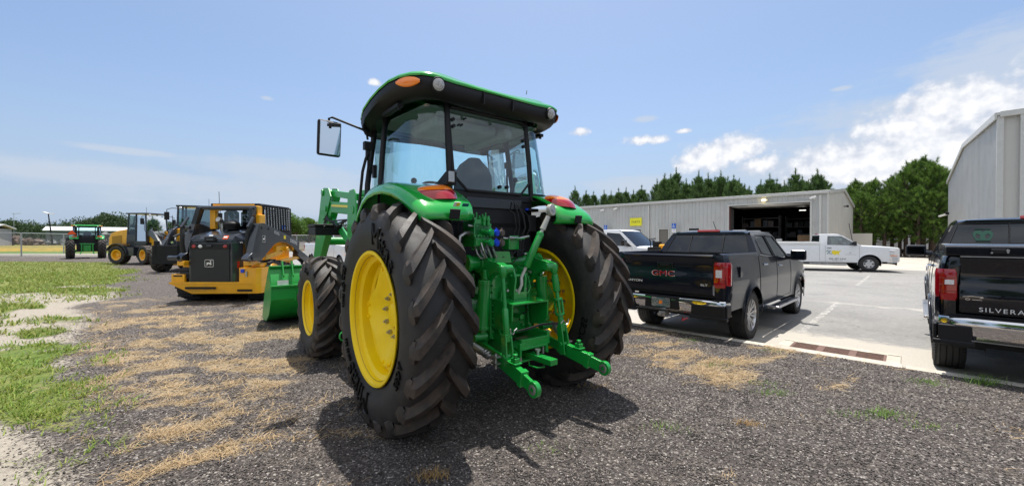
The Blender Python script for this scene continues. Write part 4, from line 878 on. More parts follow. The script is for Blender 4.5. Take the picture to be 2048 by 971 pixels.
# ---- cab interior
seat = MB()
seat.box((.0, .50, 1.62), (.50, .50, .14)); seat_o = seat.build('seat', M['seat'], T, bevel=.04)
sb = []
for i in range(9):
    t = i / 8; w_ = .25 - .05 * t - (.14 * max(0, t - .82) / .18 if t > .82 else 0); z = 1.62 + .62 * t; y = .30 - .02 * t
    sb.append([(w_ * math.cos(a) + .0, y + .07 * math.sin(a) * (1 - .3 * t), z) for a in [2 * math.pi * j / 20 for j in range(20)]])
m = MB().grid(sb, True); m.add(sb[-1], [tuple(range(20))]); m.build('seat_back', M['seat'], seat_o, smooth=60)
itr = MB().box((.52, .55, 1.80), (.22, .8, .22)).box((-.50, .55, 1.76), (.16, .6, .16)).box((0, 1.15, 1.75), (.34, .18, .6)); ito = itr.build('console', M['cabgrey'], cab, bevel=.03)
sw = MB(); sw.tube([(.19 * math.cos(a), 1.02 + .19 * math.sin(a) * .75, 2.0 - .19 * math.sin(a) * .55 * -1) for a in [2 * math.pi * j / 24 for j in range(25)]], .015, 8).tube([(0, 1.02, 2.0), (0, 1.16, 1.85)], .03)\
    .tube([(-.18, 1.02, 2.0), (.18, 1.02, 2.0)], .012)
sw.build('steering_wheel', M['black'], cab)
MB().tube([(.48, .30, 1.9), (.49, .25, 2.05)], .012).ball((.49, .25, 2.07), .028).tube([(-.42, .75, 1.9), (-.45, .68, 2.02)], .01).ball((-.45, .68, 2.03), .03).build('levers', M['black'], cab)
MB().sheet([[(.33, 2.05), (.46, 2.0), (.48, 2.1), (.36, 2.25), (.28, 2.3)]], lambda x, z: (x - .12, .38 - .1 * x, z - .05)).build('seat_cover', glass('plastic_film', (.7, .75, .78), .5, rough=.2), seat_o, smooth=0)
# internal posts of the far side (front) and door frame
MB().tube([(-.70, 1.07, 2.6), (.70, 1.07, 2.6)], .03).box((0, 1.12, 2.6), (1.2, .1, .06)).build('front_header', M['cabgrey'], cab)
MB().tube([(-.81, .69, 1.45), (-.79, .70, 2.0), (-.725, .745, 2.6), (-.715, 1.02, 2.58), (-.79, 1.03, 2.0), (-.81, 1.03, 1.5)], .013, 6).tube([(.81, .69, 1.45), (.79, .70, 2.0), (.725, .745, 2.6), (.715, 1.02, 2.58), (.79, 1.03, 2.0), (.81, 1.03, 1.5)], .013, 6)\
    .box((-.80, .80, 2.10), (.03, .05, .12)).build('door_frame', M['black'], cab, smooth=50)
# mirrors
def mirror(s, cxyz):
    a = MB(); b0 = Vector((s * .85, .84, 2.345)); c0 = Vector(cxyz)
    a.tube([b0 + Vector((0, 0, .06)), b0 + Vector((s * .01, 0, .12)), b0 + Vector((s * .05, 0, .15)), c0 + Vector((-s * .03, 0, .205)), c0 + Vector((0, 0, .19)), c0 + Vector((0, 0, .05))], .011, 8)
    a.box(b0, (.075, .06, .075)).box(b0 + Vector((0, 0, -.06)), (.035, .035, .07))
    a.tube([b0 + Vector((0, -.01, -.07)), b0 + Vector((s * .02, .0, -.13)), b0 + Vector((s * .05, .0, -.25)), b0 + Vector((s * .06, .1, -.66))], .014, 8)
    a.tube([b0 + Vector((0, .01, -.07)), b0 + Vector((-s * .01, .01, -.14)), b0 + Vector((-s * .0, .0, -.48))], .013, 8)
    ar = a.build('mirror_arm', M['black'], T, smooth=50)
    Q = Matrix.Rotation(R_(-6 * s), 3, 'Z') @ Matrix.Rotation(R_(5.5), 3, 'X'); MB().box(c0, (.215, .05, .33), Q).build('mirror_housing', M['black'], ar, bevel=.022, seg=3)
    MB().box(c0 + Q @ Vector((0, -.028, 0)), (.185, .006, .30), Q).build('mirror_glass', M['mirror'], ar, bevel=.018, seg=3)
mirror(-1, (-1.16, 1.0, 2.40)); mirror(1, (1.16, 1.0, 2.40))
MB().box((.30, 1.17, 2.20), (.12, .02, .18), Matrix.Rotation(R_(15), 3, 'Z')).build('interior_mirror', M['mirror'], cab, bevel=.02)
# little bracket and switch plate on the left fender beside the cab
MB().prism([(-.24, 1.885), (.02, 1.885), (-.20, 1.99), (-.25, 1.99)], -.585, -.50).build('fender_switch_housing', M['black'], fl[0], bevel=.008)
MB().box((-.56, -.262, 1.945), (.05, .014, .085)).build('switch_plate', M['steel'], fl[0], bevel=.004)
# ---- chassis, axle, hitch
G = M['green_cast']
ch = MB().box((0, .35, .86), (.44, 1.1, .62)).box((0, -.22, .90), (.40, .16, .56)).box((0, 1.6, .75), (.36, 1.6, .4))
ch.cyl((-.62, 0, .85), (.62, 0, .85), .12, n=24).cyl((-.66, 0, .85), (-.58, 0, .85), .17, n=28).cyl((.58, 0, .85), (.66, 0, .85), .17, n=28)
ch.tube([(-.36, 0, .85), (-.2, 0, .85)], [.13, .22], 24).tube([(.36, 0, .85), (.2, 0, .85)], [.13, .22], 24)
ch.cyl((0, -.28, .97), (0, -.345, .97), .135, n=30).cyl((0, -.34, .97), (0, -.37, .97), .06, n=20)
for x, z in ((-.17, 1.14), (.17, 1.14), (-.18, .85), (.18, .85), (-.17, .70), (.17, .70), (-.09, 1.16), (.09, 1.16)): ch.cyl((x, -.29, z), (x, -.325, z), .016, n=6)
for k in range(8):
    a = 2 * math.pi * k / 8
    for s in (-1, 1): ch.cyl((s * .575, .14 * math.cos(a), .85 + .14 * math.sin(a)), (s * .56, .14 * math.cos(a), .85 + .14 * math.sin(a)), .012, n=6)
for k in range(10):
    for s in (-1, 1): ch.cyl((s * .20, -.306, .62 + .055 * k), (s * .20, -.325, .62 + .055 * k), .011, n=6)
for s in (-1, 1): ch.box((s * .33, -.06, 1.08), (.12, .20, .16)).cyl((s * .30, -.17, 1.02), (s * .30, -.24, 1.02), .035, n=14).box((s * .26, -.2, .62), (.12, .1, .16)).cyl((s * .24, -.25, .62), (s * .24, -.29, .62), .03, n=8)
chassis = ch.build('transmission', G, T, bevel=.012)
# rockshaft and lift arms
rk = MB().cyl((-.40, -.24, 1.25), (.36, -.24, 1.25), .062, n=24).cyl((-.42, -.24, 1.25), (-.38, -.24, 1.25), .075, n=24).cyl((.34, -.24, 1.25), (.38, -.24, 1.25), .075, n=24).box((0, -.2, 1.20), (.44, .16, .12))
rk.build('rockshaft', G, chassis, bevel=.008)
for s in (-1, 1):
    la = MB().prism([(-.17, 1.30), (-.24, 1.335), (-.33, 1.31), (-.42, 1.275), (-.50, 1.265), (-.57, 1.245), (-.585, 1.20), (-.55, 1.17), (-.47, 1.18), (-.38, 1.14), (-.33, 1.08), (-.30, 1.10), (-.25, 1.17), (-.17, 1.19)], s * .255 - .038, s * .255 + .038)
    la.cyl((s * .255 - .055, -.245, 1.25), (s * .255 + .055, -.245, 1.25), .082, n=20).cyl((s * .24 - .06, -.55, 1.215), (s * .24 + .06, -.55, 1.215), .034, n=18).cyl((s * .30 - .01, -.55, 1.215), (s * .30 + .025, -.55, 1.215), .02, n=6)
    la.build('lift_arm', G, T, bevel=.012)
    # lift link
    top = Vector((s * .275, -.555, 1.215)); bot = Vector((s * .302, -.66, .545)); D = (bot - top)
    def at(t): return top + D * t
    lk = MB().tube([at(-.03), at(.03), at(.07), at(.10)], [.034, .040, .03, .020], 14).tube([at(.08), at(.52)], .017, 12)
    if s < 0: lk.tube([at(.44), at(.46), at(.72), at(.74)], [.022, .028, .028, .024], 14)
    else:
        lk.tube([at(.10), at(.30), at(.32)], [.030, .032, .026], 14)
        for k in range(4):
            a = math.pi / 4 + k * math.pi / 2; q = Vector((.030 * math.cos(a), .030 * math.sin(a), 0)); lk.bar(at(.42) + q, at(.60) + q, .018, .018, (0, 1, 0))
        lk.tube([at(.40), at(.43)], .040, 16).tube([at(.59), at(.62)], .040, 16).tube([at(.60), at(.74)], .026, 14)
    lk.box(at(.77), (.066, .05, .06))
    for q in (-.026, .026): lk.bar(at(.76) + Vector((q, 0, 0)), at(1.10) + Vector((q * 1.25, 0, 0)), .014, .062, (0, 1, 0))
    lk.cyl(at(.97) + Vector((-.05, 0, 0)), at(.97) + Vector((.05, 0, 0)), .018, n=12)
    lk.build('lift_link', G, T, bevel=.004, smooth=40)
    # lower arm in three pieces
    la = MB(); p0 = Vector((s * .30, -.12, .60)); p1 = Vector((s * .318, -.62, .525)); p2 = Vector((s * .348, -.90, .468)); p3 = Vector((s * .366, -1.035, .438))
    la.bar(p0, p1, .030, .082).cyl(p0 + Vector((-.04, 0, 0)), p0 + Vector((.04, 0, 0)), .052, n=18)
    la.bar(p0.lerp(p1, .93), p2, .050, .105).bar(p2 - (p2 - p1) * .12, p2 + (p2 - p1) * .04, .064, .118)
    la.bar(p1.lerp(p2, .9), p3, .028, .088)
    la.cyl(p3 + Vector((-.019, 0, 0)), p3 + Vector((.019, 0, 0)), .056, n=26)
    q = p1.lerp(p2, .62); la.box(q + Vector((0, 0, .062)), (.07, .08, .012)).box(q + Vector((0, 0, .082)), (.045, .055, .036)).cyl(q + Vector((0, 0, .10)), q + Vector((0, 0, .118)), .014, n=12).cyl(q + Vector((0, 0, .118)), q + Vector((0, 0, .128)), .020, n=14)
    arm = la.build('lower_arm', G, T, bevel=.005)
    MB().lathe([(-.022, .016), (-.022, .030), (-.020, .036), (.020, .036), (.022, .030), (.022, .016)], p3, 22, 'X').build('ball_socket', M['steel'], arm)
    # stabiliser
    a0 = Vector((s * .50, -.30, .66)); a1 = Vector((s * .375, -.64, .535)); d = a1 - a0
    st = MB().tube([a0, a0 + d * .25], .022, 10).tube([a0 + d * .22, a0 + d * .62], .030, 12).tube([a0 + d * .60, a0 + d * .90], .016, 10).tube([a0 + d * .66, a0 + d * .69], .034, 12).tube([a0 + d * .73, a0 + d * .76], .034, 12)
    e = a0 + d * .93; st.box(e + Vector((0, 0, .025)), (.05, .07, .012)).box(e + Vector((0, 0, -.025)), (.05, .07, .012)).cyl(e + Vector((0, 0, .045)), e + Vector((0, 0, -.07)), .011, n=10)
    st.build('stabiliser_link', M['steel'], T, smooth=40)
    # assist cylinder
    cy_ = MB().cyl((s * .31, -.36, 1.09), (s * .335, -.36, .74), .050, n=22).cyl((s * .31, -.36, 1.12), (s * .31, -.36, 1.08), .055, n=22).cyl((s * .335, -.36, .75), (s * .336, -.36, .72), .058, n=22)
    cy_.box((s * .336, -.36, .69), (.05, .05, .09)).cyl((s * .30, -.36, .665), (s * .42, -.36, .665), .036, n=18).cyl((s * .305, -.36, 1.12), (s * .30, -.35, 1.2), .02)
    cy_.build('lift_cylinder', G, T, bevel=.004)
    # side frame plate carrying the drawbar
    fp = MB().prism([(-.10, .95), (-.34, .95), (-.36, .70), (-.46, .60), (-.60, .555), (-.60, .50), (-.30, .49), (-.10, .60)], s * .165 - .010, s * .165 + .010)
    fp.prism([(-.12, 1.12), (-.30, 1.12), (-.32, .62), (-.12, .50)], s * .215 - .012, s * .215 + .012)
    for k in range(4): fp.cyl((s * .225, -.26, 1.02 - .11 * k), (s * .245, -.26, 1.02 - .11 * k), .018, n=6)
    fp.build('frame_plate', G, T, bevel=.004)
# PTO shield: bent plate open to the rear
pt = MB().prism([(-.30, .955), (-.58, .935), (-.58, .925), (-.30, .945)], -.195, .195)
for s in (-1, 1): pt.prism([(-.30, .95), (-.575, .93), (-.57, .80), (-.50, .72), (-.30, .70)], s * .19 - .006, s * .19 + .006)
pt.build('pto_shield', G, T)
pi = MB().box((0, -.31, .78), (.30, .03, .30)).cyl((0, -.30, .80), (0, -.37, .80), .055, n=22).cyl((0, -.36, .80), (0, -.46, .80), .020, n=14).cyl((-.07, -.33, .65), (-.07, -.36, .65), .045, n=16)
for x, z in ((-.11, .89), (.11, .89), (.11, .70), (-.11, .70), (0, .90), (.12, .79)): pi.cyl((x, -.32, z), (x, -.345, z), .013, n=6)
pi.build('pto_shaft', M['green_cast'], T)
# drawbar and its hanger
db = MB().box((.0, -.56, .505), (.075, .58, .045)).box((0, -.50, .575), (.30, .24, .018)).box((-.14, -.50, .545), (.02, .24, .06)).box((.14, -.50, .545), (.02, .24, .06)).box((0, -.50, .472), (.30, .20, .016))
db.box((.02, -.60, .615), (.30, .03, .07)).box((.165, -.48, .63), (.03, .26, .10)).box((-.12, -.6, .60), (.06, .04, .05))
db.build('drawbar', G, T, bevel=.004)
MB().cyl((0, -.66, .515), (0, -.66, .56), .014, n=12).cyl((0, -.66, .555), (0, -.66, .57), .024, n=14).cyl((.12, -.59, .50), (.12, -.59, .59), .010).cyl((-.12, -.59, .46), (-.12, -.59, .59), .010).build('drawbar_pin', M['steel'], T)
MB().tube([(-.04, -.60, .455), (-.07, -.64, .445), (-.06, -.72, .445), (.0, -.74, .445), (.03, -.70, .455)], .007, 8).build('hook_loop', G, T)
# centre link bracket and raised top link
cl = MB()
for x in (-.055, .055): cl.prism([(-.33, 1.22), (-.42, 1.20), (-.45, 1.12), (-.43, 1.0), (-.44, .955), (-.34, .965)], x - .009, x + .009)
cl.box((0, -.42, .975), (.14, .04, .06)).cyl((-.08, -.40, 1.14), (.08, -.40, 1.14), .015, n=12).tube([(.07, -.36, 1.2), (.12, -.40, 1.12), (.13, -.42, 1.03), (.09, -.42, .98)], .007, 8)
cl.build('centre_link_bracket', G, T, bevel=.003)
tb = Vector((.02, -.42, 1.11)); tt = Vector((.318, -.49, 1.725)); D = tt - tb
def tl(t): return tb + D * t
MB().tube([tl(.16), tl(.18), tl(.63), tl(.65)], [.022, .033, .031, .024], 18).tube([tl(.60), tl(.635)], .036, 6).build('top_link', G, T, smooth=40)
up = MB().tube([tl(.02), tl(.20)], .014, 10).tube([tl(.60), tl(.72)], .016, 12).tube([tl(.69), tl(.88)], [.026, .020], 12)
up.tube([tl(.02), tl(-.02) + Vector((0, -.02, -.03)), tl(-.05) + Vector((-.02, -.01, -.09)), tl(-.04) + Vector((-.04, 0, -.06))], .015, 10)
up.build('top_link_rod', M['greysteel'], T, smooth=45)
dd = Vector((.25, -1, .1)).normalized(); MB().cyl(tl(.97) - dd * .020, tl(.97) + dd * .020, .052, n=28).build('top_link_eye', M['greysteel'], T, bevel=.006)
MB().cyl(tl(.97) - dd * .024, tl(.97) + dd * .024, .026, n=20).cyl(tl(.97) + dd * .02, tl(.97) + dd * .027, .014, n=16).build('top_link_ball', M['steel'], T)
# remote valves and couplers
vb = MB(); vb.box((-.33, -.26, 1.50), (.14, .18, .22)).box((-.32, -.30, 1.53), (.17, .10, .10)).box((-.32, -.32, 1.43), (.15, .08, .06))
for k in range(3): vb.box((-.385 + .055 * k, -.28, 1.60), (.03, .12, .05)); vb.cyl((-.36 + .04 * k, -.27, 1.36), (-.36 + .04 * k, -.27, 1.40), .018, n=6)
for x in (-.315, -.275): vb.cyl((x, -.36, 1.56), (x, -.36, 1.635), .014, n=12).cyl((x, -.36, 1.60), (x, -.36, 1.615), .018, n=12)
for r_ in range(2):
    for k in range(3): vb.tube([(-.34 + .052 * k, -.28, 1.52 - .08 * r_), (-.30 + .052 * k, -.40, 1.505 - .08 * r_)], .018, 10)
rngm = random.Random(4)
for k in range(16): x, y, z = -.40 + rngm.random() * .16, -.34 + rngm.random() * .06, 1.41 + rngm.random() * .18; vb.cyl((x, y, z), (x, y - .03, z), .009 + .006 * rngm.random(), n=6)
for k in range(7): vb.cyl((-.41 + .03 * k, -.345, 1.475), (-.41 + .03 * k, -.375, 1.475), .010, n=6); vb.cyl((-.41 + .03 * k, -.30, 1.62), (-.41 + .03 * k, -.30, 1.645 + .012 * (k % 3)), .009, n=6)
valve = vb.build('remote_valve', G, T, bevel=.004)
for r_ in range(2):
    for k, mt in enumerate((M['greencap'], M['blue'], M['brown'])):
        p = Vector((-.298 + .054 * k, -.425, 1.502 - .082 * r_)); q = Vector((.25, -1, 0)).normalized()
        MB().cyl(p, p + q * .018, .027, n=20).cyl(p + q * .018, p + q * .022, .020, n=16).tube([p + Vector((.01, 0, .028)), p + Vector((.0, .0, .036))], .006).build('dust_cap', mt, valve)
cps = MB()
for k in range(3): cps.tube([(-.36 + .045 * k, -.29, 1.40), (-.36 + .045 * k, -.33, 1.33), (-.33 + .045 * k, -.33, 1.295), (-.24 + .03 * k, -.32, 1.285)], .008, 8).tube([(-.36 + .045 * k, -.29, 1.41), (-.36 + .045 * k, -.30, 1.375)], .013, 6)
cps.tube([(-.33, -.30, 1.555), (-.37, -.33, 1.55), (-.45, -.33, 1.56)], .009, 8).tube([(-.06, -.36, 1.465), (.04, -.36, 1.455), (.16, -.36, 1.475)], .011, 8).tube([(-.10, -.33, 1.46), (-.02, -.35, 1.45), (.05, -.33, 1.47), (.12, -.30, 1.44)], .009, 8).tube([(.0, -.30, 1.29), (.18, -.30, 1.32)], .010, 8)
cps.build('hydraulic_lines', M['steel'], T, smooth=50)
MB().tube([(-.38, -.27, 1.50), (-.45, -.29, 1.50), (-.515, -.31, 1.47), (-.52, -.30, 1.38), (-.46, -.28, 1.22), (-.44, -.27, 1.15)], .015, 10).tube([(-.38, -.27, 1.50), (-.42, -.28, 1.50)], .022, 6).build('suction_pipe', M['steel'], T, smooth=50)
MB().box((-.37, -.20, 1.66), (.055, .05, .15)).build('black_post', M['black'], T, bevel=.01)
pl = MB().sheet([[(-.20, 1.25), (-.03, 1.25), (-.05, 1.345), (-.20, 1.35)], [(-.13, 1.29), (-.12, 1.31), (-.10, 1.30)]], lambda x, z: (x, -.35, z))
pl.build('bracket_plate', G, T, smooth=0, solid=.010)
MB().box((.02, -.33, 1.42), (.10, .012, .12)).box((.045, -.36, 1.455), (.09, .06, .010)).box((-.055, -.31, 1.41), (.012, .10, .10)).build('coupler_bracket', G, T, bevel=.003)
MB().box((.06, -.33, 1.325), (.06, .06, .06)).cyl((.09, -.33, 1.32), (.13, -.33, 1.32), .014).build('sensor', M['black'], T, bevel=.006)
wr = MB()
for k, (x, a) in enumerate(((.20, .02), (.235, .05), (.26, .03), (.29, .06), (.15, .03))): wr.tube([(x, -.10, 1.80 - .02 * k), (x + a * .6, -.15, 1.68), (x + a, -.16, 1.56), (x - .02, -.15, 1.42), (x - .05, -.18, 1.32)], .006, 6)
wr.tube([(-.42, -.2, 1.62), (-.48, -.24, 1.60), (-.50, -.25, 1.55), (-.47, -.24, 1.45)], .006, 6)
for k in range(5): wr.tube([(-.30 + .05 * k, -.30, 1.38), (-.26 + .06 * k, -.345, 1.31 - .02 * k), (-.12 + .05 * k, -.34, 1.33 + .02 * (k % 2)), (-.02 + .05 * k, -.27, 1.36)], .007, 6)
wr.tube([(.08, -.40, .88), (.10, -.42, .84), (.05, -.40, .80), (.02, -.40, .76)], .006, 6)
wr.build('wiring', M['rubber'], T)
ff = MB()
for k in range(3): ff.tube([(-.345 + .05 * k, -.36, 1.42), (-.34 + .05 * k, -.385, 1.36), (-.30 + .05 * k, -.37, 1.30)], .009, 8)
for x, y, z in ((-.17, -.325, 1.20), (.19, -.325, 1.16), (-.10, -.37, 1.02), (.10, -.37, 1.02), (.26, -.27, 1.10), (-.26, -.27, .98)): ff.cyl((x, y, z), (x, y - .028, z), .012, n=6)
ff.build('steel_fitting', M['steel'], T)
MB().box((.385, -.10, 1.60), (.09, .12, .16)).box((.41, -.11, 1.73), (.12, .08, .03)).build('connector_box', M['black'], T, bevel=.01)
MB().box((.36, -.115, 1.735), (.05, .03, .02)).build('blue_plug', M['blue'], T, bevel=.003)
# strap between the lift links
MB().sheet([[(-.235, .745), (-.10, .748), (.0, .765), (.20, .745), (.20, .765), (.02, .778), (-.10, .765), (-.235, .755)]], lambda x, z: (x, -.69, z)).build('strap', M['rubber'], T, smooth=0, solid=.006)
for s in (-1, 1):
    x0 = s * .235; MB().tube([(x0, -.69, .75), (x0 + s * .015, -.70, .775), (x0 + s * .035, -.70, .76), (x0 + s * .045, -.70, .735), (x0 + s * .07, -.70, .745), (x0 + s * .075, -.70, .78)], .005, 8).build('strap_hook', M['steel'], T)
# ---- hood, front axle
hd_ = []
for y, hw_, zt, zb in ((1.40, .36, 1.78, 1.0), (2.0, .36, 1.74, 1.0), (2.8, .34, 1.66, .95), (3.25, .30, 1.56, .9), (3.42, .20, 1.40, .9)):
    hd_.append([(-hw_, y, zb), (-hw_, y, zt - .10), (-hw_ * .9, y, zt - .03), (-hw_ * .6, y, zt), (hw_ * .6, y, zt), (hw_ * .9, y, zt - .03), (hw_, y, zt - .10), (hw_, y, zb)])
h = MB().grid(hd_); h.add(hd_[-1], [tuple(range(8))]); h.build('hood', M['green'], T, smooth=50)
MB().box((0, 2.42, .60), (1.35, .16, .18)).box((0, 2.5, .78), (.44, 1.7, .30)).cyl((-.75, 2.42, .6), (-.66, 2.42, .6), .14).cyl((.66, 2.42, .6), (.75, 2.42, .6), .14).build('front_axle', G, T, bevel=.02)
st = MB().box((-.62, 1.36, .78), (.30, .52, .46)).box((-.80, 1.36, .46), (.06, .40, .03)).box((-.80, 1.36, .72), (.06, .40, .03)).tube([(-.78, 1.62, .40), (-.80, 1.64, .7), (-.72, 1.66, 1.05)], .018)
st.tube([(-.70, 1.95, 1.02), (-.70, 1.90, .8), (-.70, 1.92, .5), (-.68, 1.98, .40)], .03).box((-.60, 1.9, .8), (.1, .12, .4))
st.build('tank_and_steps', M['black'], T, bevel=.015)
MB().tube([(-.86 + .045 * math.cos(a), 1.62, .37 + .05 * math.sin(a)) for a in [2 * math.pi * j / 20 for j in range(17)]], .010, 8).build('tie_down_ring', M['green'], T)
MB().box((-.68, 1.82, .80), (.04, .05, .05)).build('blue_valve', M['blue'], T, bevel=.01)
# ---- loader
LD = M['green_loader']
for s in (-1, 1):
    X0, X1 = s * .52, s * .62
    bo = MB().prism([(1.95, 1.74), (3.10, 1.83), (3.34, 1.60), (3.75, 1.20), (4.20, .74), (4.32, .62), (4.44, .70), (4.30, 1.02), (3.98, 1.62), (3.80, 1.88), (3.66, 1.99), (3.30, 2.01), (1.95, 1.89)], X0, X1)
    bo.build('loader_boom', LD, T, bevel=.012)
    kn = MB()
    for q in (-.012, .112):
        kn.prism([(3.05, 2.06), (3.18, 2.19), (3.45, 2.22), (3.58, 2.16), (3.72, 1.86), (3.52, 1.74), (3.30, 1.80)], X0 + s * q - .008, X0 + s * q + .008)
    kn.cyl((X0 - s * .04, 3.48, 2.15), (X1 + s * .04, 3.48, 2.15), .05, n=18).cyl((X0 - s * .04, 3.30, 1.90), (X1 + s * .04, 3.30, 1.90), .04, n=18)
    kn.build('knee_plate', LD, T, bevel=.004)
    MB().bar((s * .57, 1.95, 1.96), (s * .57, 3.16, 2.115), .05, .085).build('leveling_link', LD, T, bevel=.006)
    MB().bar((s * .57, 3.52, 2.12), (s * .57, 4.30, 1.02), .05, .06).cyl((s * .57, 3.55, 1.75), (s * .57, 4.05, 1.02), .04).cyl((s * .57, 4.0, 1.08), (s * .57, 4.38, .74), .022).build('bucket_cylinder', LD, T)
    MB().cyl((s * .57, 2.10, 1.30), (s * .57, 2.9, 1.62), .045).cyl((s * .57, 2.8, 1.58), (s * .57, 3.2, 1.76), .024).build('boom_cylinder', LD, T)
    ma = MB()
    for q in (-.012, .112): ma.prism([(1.85, 1.02), (2.2, 1.02), (2.26, 1.5), (2.24, 2.0), (2.16, 2.06), (1.98, 2.06), (1.92, 1.98), (1.88, 1.5)], X0 + s * q - .008, X0 + s * q + .008)
    ma.box((s * .57, 1.80, 1.5), (.11, .03, .9)).box((s * .48, 2.0, .95), (.3, .42, .3)).cyl((X0 - s * .03, 2.02, 1.81), (X1 + s * .03, 2.02, 1.81), .05)
    ma.build('loader_mast', LD, T, bevel=.005)
    MB().box((s * (.635), 2.62, 1.955 - .06), (.004, .80, .03), Matrix.Rotation(R_(4.5), 3, 'X')).build('yellow_stripe', M['decaly'], T)
    hz = MB()
    for k in range(3): hz.tube([(s * .62, 2.3, 1.70), (s * .66, 2.6, 1.62 + .04 * k), (s * .66, 3.0, 1.70), (s * .64, 3.3, 1.80 - .03 * k), (s * .64, 3.55, 1.55)], .010, 6)
    hz.build('hoses', M['rubber'], T)
MB().cyl((-.57, 3.68, 1.42), (.57, 3.68, 1.42), .06, n=20).build('torque_tube', LD, T)
tbx = MB().box((-.74, 2.95, 1.56), (.34, .42, .11)).box((-.74, 2.95, 1.635), (.36, .44, .035)).box((-.80, 2.725, 1.60), (.03, .02, .06)).box((-.66, 2.725, 1.60), (.03, .02, .06)); tbx.build('toolbox', M['black'], T, bevel=.012)
# bucket
bp = [(4.62, .99), (4.50, .80), (4.44, .66), (4.42, .47), (4.62, .22), (4.95, .06), (5.40, .02), (5.40, .04), (4.97, .085), (4.66, .25), (4.47, .48), (4.48, .66), (4.54, .79), (4.66, .99)]
bk = MB().prism(bp, -1.20, 1.20); bucket = bk.build('bucket', LD, T, bevel=.004)
sd_ = MB()
for s in (-1, 1): sd_.prism([(4.64, .98), (4.43, .66), (4.41, .46), (4.62, .21), (4.95, .05), (5.42, .02), (5.45, .08), (5.10, .60)], s * 1.20 - .012, s * 1.20 + .012)
sd_.prism([(4.405, .70), (4.48, .70), (4.48, .665), (4.405, .665)], -1.20, 1.20).box((0, 4.61, .995), (2.42, .07, .03))
sd_.build('bucket_sides', LD, bucket, bevel=.003)
hk = MB()
for s in (-1, 1):
    for dx in (.0, .14): hk.prism([(4.66, 1.08), (4.56, 1.09), (4.44, .86), (4.46, .82), (4.60, .98)], s * (1.02 - dx) - .008, s * (1.02 - dx) + .008); hk.prism([(4.46, .62), (4.38, .58), (4.37, .44), (4.46, .42)], s * (.86 - dx) - .008, s * (.86 - dx) + .008)
hk.build('bucket_hooks', LD, bucket)
MB().box((-1.03, 4.455, .735), (.16, .012, .085), Matrix.Rotation(R_(-12), 3, 'X')).build('paper_tag', M['decalw'], bucket)
# ---------------------------------------------------------------- leaping deer emblem
def deer(fn, k=1.0):
    m = MB(); o = [(-.50, .02), (-.40, .10), (-.22, .16), (.0, .12), (.18, .14), (.24, .24), (.20, .36), (.12, .44), (.10, .50), (.20, .46), (.30, .52), (.28, .42), (.40, .32), (.42, .27), (.34, .24), (.32, .10), (.34, -.02), (.48, -.10), (.52, -.22), (.46, -.20), (.42, -.14), (.24, -.12), (.26, -.22), (.36, -.34), (.30, -.36), (.14, -.20), (.0, -.10), (-.18, -.12), (-.34, -.30), (-.54, -.40), (-.50, -.30), (-.40, -.20), (-.36, -.06), (-.46, -.06)]
    m.sheet([[(x * k * .8, y * k * .8) for x, y in o]], fn); w, h, r = .62, .52, .16
    def rr(w, h, r, n=6): return [(sx * (w - r) + r * math.cos(a), sy * (h - r) + r * math.sin(a)) for sx, sy, a0 in ((1, 1, 0), (-1, 1, 90), (-1, -1, 180), (1, -1, 270)) for a in [R_(a0 + 90 * i / n) for i in range(n + 1)]]
    m.sheet([[(x * k, y * k) for x, y in rr(w, h, r)], [(x * k, y * k) for x, y in rr(w - .05, h - .05, r - .03)]], fn)
    return m
# ---------------------------------------------------------------- yellow and charcoal track loader
K = thing('track_loader', 'yellow and charcoal compact track loader seen from behind, left of the green bucket', 'track loader', (-6.79, 9.29, 0), 0)
GY, YL = M['jdgrey'], M['jdyellow']
for s in (-1, 1):
    prof = [(.34, .02), (.16, .14), (.10, .34), (.20, .66), (.36, .90), (.56, .95), (.78, .90), (2.35, .58), (2.62, .42), (2.66, .22), (2.50, .04)]
    def smoothp(p, n=3):
        for _ in range(n): p = [q for i in range(len(p)) for q in ((p[i][0] * .75 + p[(i + 1) % len(p)][0] * .25, p[i][1] * .75 + p[(i + 1) % len(p)][1] * .25), (p[i][0] * .25 + p[(i + 1) % len(p)][0] * .75, p[i][1] * .25 + p[(i + 1) % len(p)][1] * .75))]
        return p
    pp = smoothp(prof, 2); t_ = MB(); t_.prism(pp, s * .60, s * 1.01)
    # lugs along the belt
    L = [0]; n = len(pp)
    for i in range(n): L.append(L[-1] + math.dist(pp[i], pp[(i + 1) % n]))
    N = int(L[-1] / .105)
    for k in range(N):
        d = L[-1] * k / N; i = max(j for j in range(n) if L[j] <= d); a, b = Vector(pp[i]), Vector(pp[(i + 1) % n]); q = a.lerp(b, (d - L[i]) / max(1e-6, L[i + 1] - L[i])); tt = (b - a).normalized()
        ang = math.atan2(tt.y, tt.x); t_.box((s * (.80 + (.05 if k % 2 else -.05)), q.x, q.y), (.36, .045, .05), Matrix.Rotation(ang, 3, 'X'))
    tk = t_.build('rubber_track', M['truck_tyre'], K, smooth=30)
    rl = MB(); rl.lathe([(s * 1.0, .25), (s * 1.03, .24), (s * 1.03, .0)], (0, .52, .62), 26)
    for y in (.55, .95, 1.35, 1.75, 2.1): rl.lathe([(s * 1.0, .10), (s * 1.03, .10), (s * 1.03, 0)], (0, y, .16), 16)
    rl.build('track_roller', YL, tk)
body = MB().box((-.02, 1.2, .62), (1.16, 2.1, .7)).box((-.02, 1.05, 1.15), (1.44, 1.5, .75)).build('body', YL, K, bevel=.03)
